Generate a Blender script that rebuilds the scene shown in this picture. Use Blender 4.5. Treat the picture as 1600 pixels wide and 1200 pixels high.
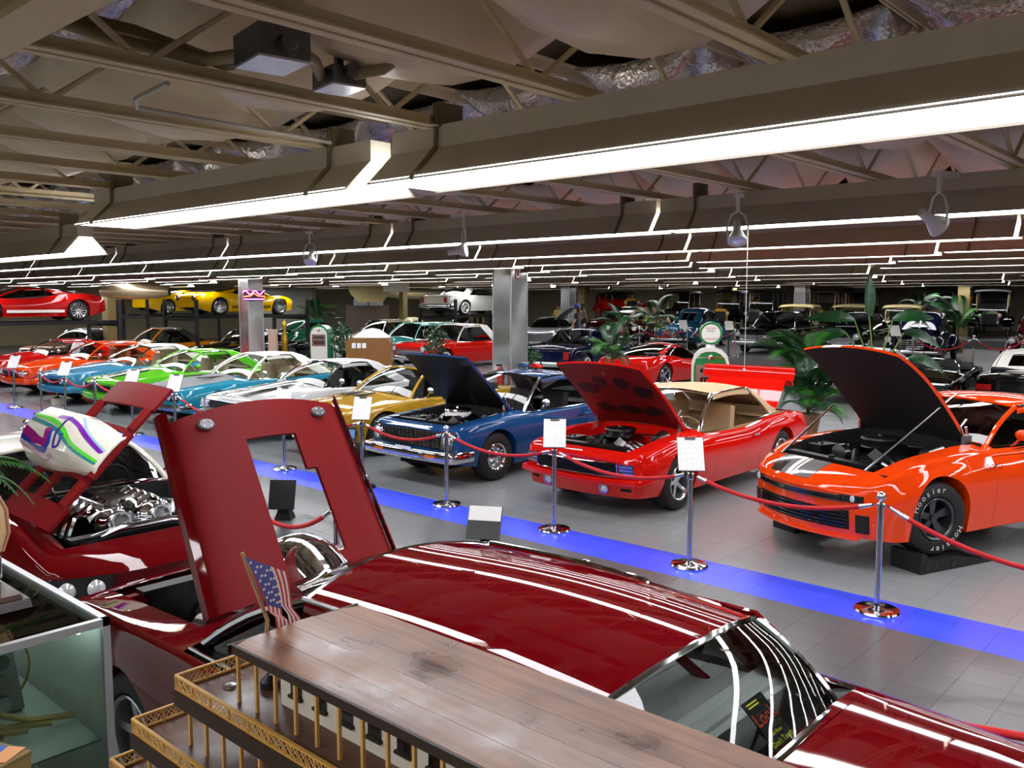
import bpy, bmesh, math, random
from mathutils import Vector, Matrix, Euler
random.seed(7)
for o in list(bpy.data.objects):
    bpy.data.objects.remove(o, do_unlink=True)
SC = bpy.context.scene
COL = SC.collection
R = math.radians
PI = math.pi

# ---------------------------------------------------------------- camera (1600 x 1200 frame, 1370 px focal length)
CAM_H = 2.55
FPX = 1370.0
PITCH = math.atan(134 / FPX)
HEAD = R(48)                       # angle between the view and -X
cd = bpy.data.cameras.new('camera')
cd.sensor_width = 36.0
cd.lens = 36.0 * FPX / 1600.0
cd.clip_start = 0.05
cd.clip_end = 300
cam = bpy.data.objects.new('camera', cd)
COL.objects.link(cam)
cam.location = (0, 0, CAM_H)
cam.rotation_euler = (R(90) - PITCH, 0, R(90) - HEAD)
SC.camera = cam

# ---------------------------------------------------------------- world and exposure
SC.view_settings.view_transform = 'Standard'
SC.view_settings.look = 'None'
SC.view_settings.gamma = 1.0
SC.view_settings.use_curve_mapping = False
SC.view_settings.exposure = 0.0
LAMP_STRENGTH = 15.0
W = bpy.data.worlds.new('world')
SC.world = W
W.use_nodes = True
W.node_tree.nodes['Background'].inputs[0].default_value = (0.9, 0.92, 1.0, 1)
W.node_tree.nodes['Background'].inputs[1].default_value = 0.05

# ---------------------------------------------------------------- pixel helpers: a pixel is a direction, depth comes from the floor or a known plane
_h = Vector((-math.cos(HEAD), math.sin(HEAD), 0))
_rt = Vector((_h.y, -_h.x, 0))
_fw = _h * math.cos(PITCH) - Vector((0, 0, math.sin(PITCH)))
_up = _h * math.sin(PITCH) + Vector((0, 0, math.cos(PITCH)))
_C = Vector((0, 0, CAM_H))
def ray(x, y): return _fw * FPX + _rt * (x - 800) - _up * (y - 600)
def gnd(x, y, z=0.0):
    d = ray(x, y); return _C + d * ((z - CAM_H) / d.z)
def far(x, d, z=0.0, y=466):
    """point on the floor at view depth d in the direction of image column x"""
    r = ray(x, y); p = _C + r * (d / FPX); p.z = z; return p

# ---------------------------------------------------------------- materials
def lin(c):
    if isinstance(c, str):
        c = c.lstrip('#'); c = [int(c[i:i + 2], 16) / 255 for i in (0, 2, 4)]
    return tuple(((v / 12.92) if v <= 0.04045 else ((v + 0.055) / 1.055) ** 2.4) for v in c)
MATS = {}
def mat(name, color, rough=0.5, metal=0.0, coat=0.0, noise=0.06, scale=8.0, bump=0.0, bscale=60.0, spec=0.5, emit=None, estr=0.0, alpha=1.0, sheen=0.0):
    if name in MATS: return MATS[name]
    m = bpy.data.materials.new(name); m.use_nodes = True
    nt = m.node_tree; b = nt.nodes['Principled BSDF']
    c = lin(color)
    tc = nt.nodes.new('ShaderNodeTexCoord')
    nz = nt.nodes.new('ShaderNodeTexNoise'); nz.inputs['Scale'].default_value = scale; nz.inputs['Detail'].default_value = 3
    nt.links.new(tc.outputs['Object'], nz.inputs['Vector'])
    mx = nt.nodes.new('ShaderNodeMix'); mx.data_type = 'RGBA'
    lo = tuple(max(0, v * (1 - noise)) for v in c); hi = tuple(min(1, v * (1 + noise)) for v in c)
    mx.inputs[6].default_value = (*lo, 1); mx.inputs[7].default_value = (*hi, 1)
    nt.links.new(nz.outputs['Fac'], mx.inputs[0]); nt.links.new(mx.outputs[2], b.inputs['Base Color'])
    b.inputs['Roughness'].default_value = rough; b.inputs['Metallic'].default_value = metal
    b.inputs['Coat Weight'].default_value = coat; b.inputs['Coat Roughness'].default_value = 0.03
    b.inputs['Specular IOR Level'].default_value = spec
    if sheen: b.inputs['Sheen Weight'].default_value = sheen
    if emit is not None:
        b.inputs['Emission Color'].default_value = (*lin(emit), 1); b.inputs['Emission Strength'].default_value = estr
    if bump:
        n2 = nt.nodes.new('ShaderNodeTexNoise'); n2.inputs['Scale'].default_value = bscale
        nt.links.new(tc.outputs['Object'], n2.inputs['Vector'])
        bp = nt.nodes.new('ShaderNodeBump'); bp.inputs['Strength'].default_value = bump; bp.inputs['Distance'].default_value = 0.01
        nt.links.new(n2.outputs['Fac'], bp.inputs['Height']); nt.links.new(bp.outputs['Normal'], b.inputs['Normal'])
    MATS[name] = m
    return m
def paint(name, color, metal=0.0, rough=0.35):
    return mat('paint_' + name, color, .6, metal, 1.0, 0.03, 3.0, spec=.0)
def glass(name='glass_clear', tint=(0.75, 0.8, 0.79), refl=1.0):
    if name in MATS: return MATS[name]
    m = bpy.data.materials.new(name); m.use_nodes = True
    nt = m.node_tree; nt.nodes.clear()
    out = nt.nodes.new('ShaderNodeOutputMaterial')
    tr = nt.nodes.new('ShaderNodeBsdfTransparent'); tr.inputs[0].default_value = (*tint, 1)
    gl = nt.nodes.new('ShaderNodeBsdfGlossy'); gl.inputs['Roughness'].default_value = 0.02; gl.inputs[0].default_value = (refl, refl, refl, 1)
    fr = nt.nodes.new('ShaderNodeFresnel'); fr.inputs[0].default_value = 1.5
    mx = nt.nodes.new('ShaderNodeMixShader')
    nt.links.new(fr.outputs[0], mx.inputs[0]); nt.links.new(tr.outputs[0], mx.inputs[1]); nt.links.new(gl.outputs[0], mx.inputs[2])
    nt.links.new(mx.outputs[0], out.inputs[0])
    MATS[name] = m
    return m
CHROME = mat('chrome', '#d8dade', 0.07, 1.0, noise=0.02)
STEEL = mat('brushed_steel', '#b4b6b8', 0.25, 1.0)
ALU = mat('aluminium', '#b9bcc0', 0.38, 0.9)
RUBBER = mat('tire_rubber', '#161616', 0.6, bump=0.15)
BLACK = mat('black_satin', '#0c0c0d', 0.4)
BLKMAT = mat('black_matte', '#0a0a0a', 0.8)
BLKGLOSS = mat('black_gloss', '#060607', 0.15, coat=0.6)
UNDER = mat('underbody_black', '#050505', 0.9)
GLASS = glass()
GLASSD = glass('glass_dark', (0.28, 0.31, 0.31))
WHITE = mat('white_enamel', '#eceae4', 0.3, coat=0.4)
PAPER = mat('paper_white', '#f2f1ee', 0.7)
LENS = mat('lamp_lens', '#e9ecef', 0.08, 0.35, coat=1.0)
AMBER = mat('amber_lens', '#e0721a', 0.2, coat=1)
REDLENS = mat('red_lens', '#b30f12', 0.2, coat=1)
VELVET = mat('red_velvet_rope', '#c4141a', 0.8, sheen=0.08, bump=0.3, bscale=200)
TAN = mat('tan_vinyl', '#b59a72', 0.6)
DKINT = mat('dark_vinyl', '#17171a', 0.55)

# ---------------------------------------------------------------- mesh building
class MB:
    def __init__(s): s.v = []; s.f = []
    def add(s, vs, fs, M=None):
        n = len(s.v)
        s.v += [tuple(M @ Vector(p)) if M else tuple(p) for p in vs]
        s.f += [tuple(i + n for i in f) for f in fs]
        return s
    def quad(s, *pts):
        return s.add(pts, [tuple(range(len(pts)))])
    def box(s, c, d, rot=None, taper=1.0):
        x, y, z = d[0] / 2, d[1] / 2, d[2] / 2; t = taper
        vs = [(-x, -y, -z), (x, -y, -z), (x, y, -z), (-x, y, -z), (-x * t, -y * t, z), (x * t, -y * t, z), (x * t, y * t, z), (-x * t, y * t, z)]
        M = Matrix.Translation(c)
        if rot: M = M @ Euler(rot).to_matrix().to_4x4()
        return s.add(vs, [(0, 3, 2, 1), (4, 5, 6, 7), (0, 1, 5, 4), (1, 2, 6, 5), (2, 3, 7, 6), (3, 0, 4, 7)], M)
    def cyl(s, p0, p1, r0, r1=None, n=12, caps=True):
        r1 = r0 if r1 is None else r1
        p0 = Vector(p0); p1 = Vector(p1); d = (p1 - p0)
        q = d.to_track_quat('Z', 'Y').to_matrix()
        vs = []
        for p, r in ((p0, r0), (p1, r1)):
            for i in range(n):
                a = 2 * PI * i / n
                vs.append(p + q @ Vector((r * math.cos(a), r * math.sin(a), 0)))
        fs = [(i, (i + 1) % n, n + (i + 1) % n, n + i) for i in range(n)]
        if caps: fs += [tuple(range(n - 1, -1, -1)), tuple(range(n, 2 * n))]
        return s.add(vs, fs)
    def tube(s, pts, r, n=8, caps=True, closed=False):
        pts = [Vector(p) for p in pts]; m = len(pts)
        rs = r if isinstance(r, (list, tuple)) else [r] * m
        vs = []; prev = None
        for i, p in enumerate(pts):
            if closed: t = pts[(i + 1) % m] - pts[i - 1]
            else: t = (pts[min(i + 1, m - 1)] - pts[max(i - 1, 0)])
            if t.length < 1e-9: t = Vector((0, 0, 1))
            t.normalize()
            if prev is None:
                a = Vector((0, 0, 1)) if abs(t.z) < 0.9 else Vector((1, 0, 0))
                nx = t.cross(a).normalized()
            else:
                nx = (prev - t * prev.dot(t))
                nx = nx.normalized() if nx.length > 1e-6 else t.orthogonal().normalized()
            prev = nx; ny = t.cross(nx)
            for k in range(n):
                a = 2 * PI * k / n
                vs.append(p + (nx * math.cos(a) + ny * math.sin(a)) * rs[i])
        fs = []
        for i in range(m if closed else m - 1):
            j = (i + 1) % m
            for k in range(n):
                l = (k + 1) % n
                fs.append((i * n + k, i * n + l, j * n + l, j * n + k))
        if caps and not closed: fs += [tuple(range(n - 1, -1, -1)), tuple((m - 1) * n + k for k in range(n))]
        return s.add(vs, fs)
    def lathe(s, prof, n=24, M=None, closed=False, caps=True):
        """prof: (r, z) pairs turned about Z"""
        vs = []; m = len(prof)
        for r, z in prof:
            for k in range(n):
                a = 2 * PI * k / n
                vs.append((r * math.cos(a), r * math.sin(a), z))
        fs = []
        for i in range(m if closed else m - 1):
            j = (i + 1) % m
            for k in range(n):
                l = (k + 1) % n
                fs.append((i * n + k, i * n + l, j * n + l, j * n + k))
        if not closed and caps:
            if prof[0][0] > 1e-6: fs.append(tuple(range(n - 1, -1, -1)))
            if prof[-1][0] > 1e-6: fs.append(tuple((m - 1) * n + k for k in range(n)))
        return s.add(vs, fs, M)
    def grid(s, rows, M=None):
        n = len(rows[0]); vs = [p for r in rows for p in r]
        fs = [(i * n + k, i * n + k + 1, (i + 1) * n + k + 1, (i + 1) * n + k) for i in range(len(rows) - 1) for k in range(n - 1)]
        return s.add(vs, fs, M)
    def slab(s, rows, off):
        """a grid with a second skin shifted by off and closed rims"""
        o = Vector(off); n = len(rows[0]); m = len(rows)
        a = [Vector(p) for r in rows for p in r]; N = len(a)
        fs = []
        for i in range(m - 1):
            for k in range(n - 1):
                q = (i * n + k, i * n + k + 1, (i + 1) * n + k + 1, (i + 1) * n + k)
                fs.append(q); fs.append(tuple(N + t for t in reversed(q)))
        rim = [k for k in range(n)] + [i * n + n - 1 for i in range(1, m)] + [(m - 1) * n + k for k in range(n - 2, -1, -1)] + [i * n for i in range(m - 2, 0, -1)]
        for t in range(len(rim)):
            p, q = rim[t], rim[(t + 1) % len(rim)]
            fs.append((p, N + p, N + q, q))
        return s.add(a + [p + o for p in a], fs)
    def prism(s, poly, ax, h0, h1):
        """poly: 2D outline; ax: axis it is pulled along (0, 1, 2)"""
        def P(a, b, h): return [(h, a, b), (a, h, b), (a, b, h)][ax]
        n = len(poly)
        vs = [P(a, b, h0) for a, b in poly] + [P(a, b, h1) for a, b in poly]
        fs = [tuple(range(n - 1, -1, -1)), tuple(range(n, 2 * n))] + [(i, (i + 1) % n, n + (i + 1) % n, n + i) for i in range(n)]
        return s.add(vs, fs)
    def ball(s, c, r, n=12, sq=(1, 1, 1)):
        m = n // 2
        prof = [(max(1e-4, math.sin(PI * i / m)) * r, -math.cos(PI * i / m) * r) for i in range(m + 1)]
        return s.lathe(prof, n, Matrix.Translation(c) @ Matrix.Diagonal((*sq, 1)))
    def mesh(s, name, m, smooth=38, merge=True, seam=0.0):
        me = bpy.data.meshes.new(name)
        vs, fs = s.v, s.f
        if merge:
            key = {}; idx = []; nv = []
            for p in vs:
                k = (round(p[0], 4), round(p[1], 4), round(p[2], 4))
                if k not in key: key[k] = len(nv); nv.append(p)
                idx.append(key[k])
            nf = []
            for f in fs:
                g = []
                for i in f:
                    j = idx[i]
                    if not g or g[-1] != j: g.append(j)
                if len(g) > 1 and g[0] == g[-1]: g.pop()
                if len(g) > 2 and len(set(g)) == len(g): nf.append(tuple(g))
            vs, fs = nv, nf
        me.from_pydata([tuple(p) for p in vs], [], fs)
        bm = bmesh.new(); bm.from_mesh(me)
        bmesh.ops.recalc_face_normals(bm, faces=bm.faces)
        if seam:
            bm.normal_update()
            be = [e for e in bm.edges if e.is_boundary]
            bv = {v for e in be for v in e.verts}
            mv = {}
            for v in bv:
                c = Vector()
                for f in v.link_faces: c += f.calc_center_median()
                d = c / len(v.link_faces) - v.co
                if d.length > 1e-6: mv[v] = (d.normalized() * seam, v.normal.copy())
            for v, (d, n) in mv.items(): v.co += d
            ret = bmesh.ops.extrude_edge_only(bm, edges=be)
            nm = {tuple(round(x, 5) for x in v.co): n for v, (d, n) in mv.items()}
            for g in ret['geom']:
                if isinstance(g, bmesh.types.BMVert):
                    n = nm.get(tuple(round(x, 5) for x in g.co))
                    if n: g.co -= n * 0.03
        bm.to_mesh(me); bm.free()
        if smooth:
            me.polygons.foreach_set('use_smooth', [True] * len(me.polygons))
            me.set_sharp_from_angle(angle=R(smooth))
        for mm in (m if isinstance(m, (list, tuple)) else [m]): me.materials.append(mm)
        return me
    def build(s, name, m, parent=None, loc=(0, 0, 0), rot=(0, 0, 0), **k):
        if not s.f: return None
        return link(name, s.mesh(name, m, **k), parent, loc, rot)
def link(name, me, parent=None, loc=(0, 0, 0), rot=(0, 0, 0)):
    o = bpy.data.objects.new(name, me); COL.objects.link(o)
    o.location = loc; o.rotation_euler = rot
    if parent: o.parent = parent
    return o
def tag(o, label=None, cat=None, group=None, kind=None):
    if label: o['label'] = label
    if cat: o['category'] = cat
    if group: o['group'] = group
    if kind: o['kind'] = kind
    return o
def thing(name, label, cat, loc=(0, 0, 0), rz=0.0, group=None):
    o = bpy.data.objects.new(name, None); COL.objects.link(o); o.empty_display_size = 0.2
    o.location = loc; o.rotation_euler = (0, 0, rz)
    return tag(o, label, cat, group)
def copy_tree(o, parent=None):
    c = o.copy(); COL.objects.link(c); c.parent = parent
    for ch in o.children: copy_tree(ch, c)
    return c
CH = {}
def text_mb(txt, size=0.1, depth=0.004, shear=0.0, align='CENTER'):
    """lettering as a mesh builder, standing in the XY plane"""
    key = (txt, shear)
    if key not in CH:
        cu = bpy.data.curves.new('lettering', 'FONT'); cu.body = txt; cu.size = 1.0; cu.align_x = 'CENTER'; cu.align_y = 'CENTER'; cu.resolution_u = 2; cu.shear = shear
        o = bpy.data.objects.new('lettering', cu); COL.objects.link(o)
        dg = bpy.context.evaluated_depsgraph_get(); me = o.evaluated_get(dg).to_mesh()
        CH[key] = ([tuple(v.co) for v in me.vertices], [tuple(p.vertices) for p in me.polygons])
        bpy.data.objects.remove(o, do_unlink=True)
    vs, fs = CH[key]
    b = MB(); b.add([(x * size, y * size, depth) for x, y, z in vs], fs)
    return b
def pchip(pts):
    xs = [p[0] for p in pts]; ys = [p[1] for p in pts]; n = len(xs)
    h = [xs[i + 1] - xs[i] for i in range(n - 1)]
    dl = [(ys[i + 1] - ys[i]) / h[i] for i in range(n - 1)]
    m = [dl[0]] + [0 if dl[i - 1] * dl[i] <= 0 else 2 * dl[i - 1] * dl[i] / (dl[i - 1] + dl[i]) for i in range(1, n - 1)] + [dl[-1]]
    def f(x):
        if x <= xs[0]: return ys[0]
        if x >= xs[-1]: return ys[-1]
        i = 0
        while x > xs[i + 1]: i += 1
        t = (x - xs[i]) / h[i]
        return ((2 * t ** 3 - 3 * t * t + 1) * ys[i] + (t ** 3 - 2 * t * t + t) * h[i] * m[i] + (-2 * t ** 3 + 3 * t * t) * ys[i + 1] + (t ** 3 - t * t) * h[i] * m[i + 1])
    return f
def lerp(a, b, t): return a + (b - a) * t
def vl(a, b, t): return tuple(lerp(p, q, t) for p, q in zip(a, b))
# ================================================================ cars
WC = {}
RIMD = mat('rim_grey', '#5d6064', 0.3, 0.8)
RIMS = mat('rim_silver', '#c9ccd0', 0.22, 0.9)
WHITEWALL = mat('whitewall', '#e8e4da', 0.6)
def wheel_meshes(style, tr, tw, rr):
    k = (style, round(tr, 3), round(tw, 3), round(rr, 3))
    if k in WC: return WC[k]
    h = tw / 2; M = Matrix.Rotation(R(90), 4, 'Y')       # lathe axis -> X (outside = +X)
    t = MB()
    t.lathe([(rr, -h * .82), (rr + .02, -h), (tr - .06, -h * 1.04), (tr - .02, -h * .9), (tr, -h * .6), (tr, h * .6), (tr - .02, h * .9), (tr - .06, h * 1.04), (rr + .02, h), (rr, h * .82)], 36, M, closed=True)
    tm = t.mesh('tire', RUBBER)
    d = MB(); mt = RIMS
    d.lathe([(rr * 1.01, h * .95), (rr * .98, h * 1.0), (rr * .9, h * .9), (rr * .88, h * .2), (rr * .88, -h * .8)], 32, M, caps=False)
    if style == 'five':
        d.lathe([(0.001, h * .55), (rr * .2, h * .55), (rr * .22, h * .3)], 16, M, caps=False)
        for i in range(5):
            a = 2 * PI * i / 5 + .3
            q = Matrix.Rotation(a, 4, 'X')
            d.add([(h * .5, -rr * .13, 0), (h * .5, rr * .13, 0), (h * .62, rr * .1, rr * .9), (h * .62, -rr * .1, rr * .9), (h * .1, -rr * .13, 0), (h * .1, rr * .13, 0), (h * .2, rr * .1, rr * .9), (h * .2, -rr * .1, rr * .9)],
                  [(0, 1, 2, 3), (4, 7, 6, 5), (0, 3, 7, 4), (1, 5, 6, 2)], q)
    elif style == 'gt':
        d.lathe([(0.001, h * .6), (rr * .2, h * .55), (rr * .22, h * .3)], 16, M, caps=False)
        for i in range(7):
            a = 2 * PI * i / 7
            for s in (-1, 1):
                q = Matrix.Rotation(a, 4, 'X'); y1 = s * rr * .2
                d.add([(h * .5, -rr * .05, 0), (h * .5, rr * .05, 0), (h * .7, rr * .05 + y1, rr * .9), (h * .7, -rr * .05 + y1, rr * .9)], [(0, 1, 2, 3)], q)
    elif style == 'rally':
        d.lathe([(0.001, h * .8), (rr * .2, h * .75), (rr * .24, h * .45), (rr * .5, h * .35), (rr * .62, h * .5), (rr * .9, h * .45)], 32, M, caps=False)
        for i in range(10):
            a = 2 * PI * i / 10
            d.box((h * .5, rr * .68 * math.cos(a), rr * .68 * math.sin(a)), (.02, rr * .12, rr * .12), (a, 0, 0))
    elif style == 'wire':
        d.lathe([(0.001, h * .9), (rr * .16, h * .8), (rr * .18, h * .1)], 14, M)
        for i in range(16):
            a = 2 * PI * i / 16
            d.cyl((h * .5, 0, 0), (h * .2, rr * .9 * math.cos(a), rr * .9 * math.sin(a)), .012, n=5)
    elif style == 'drag':
        mt = RIMD
        d.lathe([(0.001, h * .75), (rr * .16, h * .7), (rr * .2, h * .4), (rr * .3, h * .35)], 20, M)
        for i in range(5):
            a = 2 * PI * i / 5
            q = Matrix.Rotation(a, 4, 'X')
            d.add([(h * .45, -rr * .1, rr * .1), (h * .45, rr * .1, rr * .1), (h * .5, rr * .22, rr * .9), (h * .5, -rr * .22, rr * .9), (h * .15, -rr * .1, rr * .1), (h * .15, rr * .1, rr * .1), (h * .2, rr * .22, rr * .9), (h * .2, -rr * .22, rr * .9)],
                  [(0, 1, 2, 3), (4, 7, 6, 5), (0, 3, 7, 4), (1, 5, 6, 2)], q)
    else:                                                    # full chrome cap
        d.lathe([(0.001, h * 1.0), (rr * .25, h * .95), (rr * .45, h * .7), (rr * .7, h * .85), (rr * .95, h * .8)], 28, M)
        for i in range(24):
            a = 2 * PI * i / 24
            d.box((h * .82, rr * .6 * math.cos(a), rr * .6 * math.sin(a)), (.014, rr * .04, rr * .3), (a + PI / 2, 0, 0))
        mt = CHROME
    rm = d.mesh('rim', mt)
    b = MB(); b.lathe([(0.001, -h * .3), (rr * .9, -h * .3), (rr * .9, -h * .35)], 20, M)
    bm_ = b.mesh('brake_drum', BLKMAT)
    WC[k] = (tm, rm, bm_)
    return WC[k]
def wheel(E, x, y, z, tr, tw, rr, style, whitewall=False, steer=0.0):
    tm, rm, dm = wheel_meshes(style, tr, tw, rr)
    t = link('tire', tm, E, (x, y, z), (0, 0, (PI if x < 0 else 0) + steer))
    link('rim', rm, t); link('brake_drum', dm, t)
    if whitewall:
        b = MB(); h = tw / 2
        b.lathe([(rr + .025, h * 1.03), (rr + .075, h * 1.07)], 28, Matrix.Rotation(R(90), 4, 'Y'), caps=False)
        b.build('whitewall', WHITEWALL, t)
    return t

DEF = dict(L=4.72, W=1.84, H=1.31, fa=0.93, wb=2.75, tr=.335, tw=.23, rr=.19, rim='rally', whitewall=False,
    plan=[(0, .86), (.02, .92), (.1, .97), (.25, 1), (.76, 1), (.92, .96), (.985, .9), (1, .86)],
    sh=[(0, .70), (.03, .76), (.18, .82), (.36, .865), (.55, .85), (.72, .885), (.85, .87), (.97, .82), (1, .78)],
    top=[(0, .71), (.03, .78), (.18, .88), (.33, .95), (.6, .95), (.79, .93), (.97, .85), (1, .8)],
    bot=[(0, .34), (.08, .27), (.2, .2), (.8, .2), (.92, .28), (1, .38)],
    lowk=.10, upk=.06, fe=.80, crown=2.6, fil=.04, sweep=.10, lean=-.05, rsweep=.08, arch=1.13, wheel_in=.025,
    cowl=.33, wt=.455, rt=.635, rb=.79, rw=.56, ccf=.69, cct=.575, hood0=.035, trunk1=.965, door=(.36, .62), beltk=.94, roofcrown=.045,
    body=None, topmat=None, hoodmat=None, interior=DKINT, trim=CHROME, glass=GLASS, sideglass=True, style='coupe', hood_open=0.0, trunk_open=0.0,
    front=[], rear=[], bay=UNDER, liner=None, lod=1, ride=0.0, pillar=None, engine=True, seat=None, mirror=True, bulge=0.0, seams=True, hood_hole=None, side_open=False, rbow=.10)

def conform(mb, fy, x0, x1, z0, z1, d0, d1, nx=8, nz=2):
    """a panel of thickness d0..d1 that follows the nose surface fy(x, z)"""
    rows = []
    for j in range(nz + 1):
        z = lerp(z0, z1, j / nz)
        rows.append([(lerp(x0, x1, i / nx), fy(lerp(x0, x1, i / nx), z) - d1, z) for i in range(nx + 1)])
    mb.slab(rows, (0, d1 - d0 + .004, 0))
def lampset(E, x, z, r, fy, name='headlight', lens=LENS, rim=CHROME, sgn=-1, square=False):
    y = fy(x, z)
    b = MB(); M = Matrix.Translation((x, y, z)) @ Matrix.Rotation(R(90) * (1 if sgn < 0 else -1), 4, 'X')
    if square: M = M @ Matrix.Rotation(R(45), 4, 'Z')
    n = 4 if square else 20
    b.lathe([(r * .85, .0), (r * .95, .035), (r * 1.12, .035), (r * 1.18, -.03)], n, M, caps=False)
    o = b.build(name, rim, E)
    c = MB(); c.lathe([(.001, .045), (r * .45, .04), (r * .75, .026), (r * .9, .004)], n, M); c.build('lens', lens, o)
def sweep(mb, path, h, d, n=10):
    """bumper bar: an upright rounded section (height h, depth d) along a path in plan"""
    rows = []
    m = len(path)
    for i, p in enumerate(path):
        a = Vector(path[max(0, i - 1)]); b = Vector(path[min(m - 1, i + 1)])
        t = (b - a); t.z = 0; t.normalize(); nrm = Vector((t.y, -t.x, 0))
        row = []
        for k in range(n + 1):
            an = 2 * PI * k / n
            ca, sa = math.cos(an), math.sin(an)
            row.append(Vector(p) + nrm * (d / 2 * math.copysign(abs(ca) ** .6, ca)) + Vector((0, 0, h / 2 * math.copysign(abs(sa) ** .6, sa))))
        rows.append(row)
    mb.grid(rows)
    for r in (rows[0], rows[-1]): mb.add(r[:-1], [tuple(range(n))])

def engine(E, y, z, s=1.0, mt=None, kind='v8', cx=0.0):
    mt = mt or BLACK
    b = MB(); b.box((cx, y, z - .22), (.5 * s, .62 * s, .3), taper=.85); o = b.build('engine_block', mt, E)
    for sx in (-1, 1):
        c = MB(); c.box((cx + sx * .2 * s, y, z - .04), (.14, .55 * s, .09), (0, sx * R(28), 0), .8); c.build('valve_cover', CHROME if kind != 'black' else BLACK, E)
        h = MB()
        for i in range(4): h.tube([(cx + sx * .24, y - .2 + i * .13, z - .12), (cx + sx * .36, y - .18 + i * .12, z - .16), (cx + sx * .4, y - .1 + i * .1, z - .3)], .025, 7)
        h.build('exhaust_header', STEEL, E)
    c = MB(); c.lathe([(.001, .02), (.02, .03), (.03, .01), (.19, .0), (.2, -.02), (.19, -.035), (.19, -.09), (.2, -.1), (.16, -.12), (.1, -.16)], 24, Matrix.Translation((cx, y + .05, z + .1)))
    a = c.build('air_cleaner', CHROME if kind == 'chrome' else BLACK, E)
    if kind == 'chrome':
        c = MB(); c.lathe([(.185, -.04), (.193, -.04), (.193, -.085), (.185, -.085)], 24, Matrix.Translation((cx, y + .05, z + .1))); c.build('filter_element', PAPER, a)
    h = MB(); h.tube([(cx + .05, y - .32, z - .05), (cx + .1, y - .42, z + .0), (cx + .18, y - .52, z - .06), (cx + .2, y - .6, z - .2)], .03, 8)
    h.build('hose', BLACK, E); h = MB()
    h.tube([(cx - .1, y + .3, z - .02), (cx - .3, y + .32, z + .02), (cx - .45, y + .2, z - .1)], .015, 6)
    h.build('hose', BLACK, E); h = MB()
    h.tube([(cx + .15, y + .28, z), (cx + .4, y + .2, z + .03), (cx + .52, y - .1, z - .1)], .012, 6)
    h.build('hose', BLACK, E)
    c = MB(); c.cyl((cx - .12, y - .42, z - .05), (cx - .12, y - .34, z - .05), .09, n=16); c.build('pulley', STEEL, E); c = MB(); c.cyl((cx + .15, y - .42, z - .2), (cx + .15, y - .34, z - .2), .11, n=16); c.build('pulley', STEEL, E)
    c = MB(); c.box((cx - .5, y - .25, z - .12), (.18, .26, .2)); c.cyl((cx - .54, y - .3, z - .02), (cx - .54, y - .3, z + .01), .012, n=8); c.cyl((cx - .46, y - .3, z - .02), (cx - .46, y - .3, z + .01), .012, n=8); c.build('battery', BLACK, E)
    c = MB(); c.cyl((cx + .48, y + .3, z - .02), (cx + .48, y + .12, z - .04), .11, .08, 16); c.build('brake_booster', STEEL, E)

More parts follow.
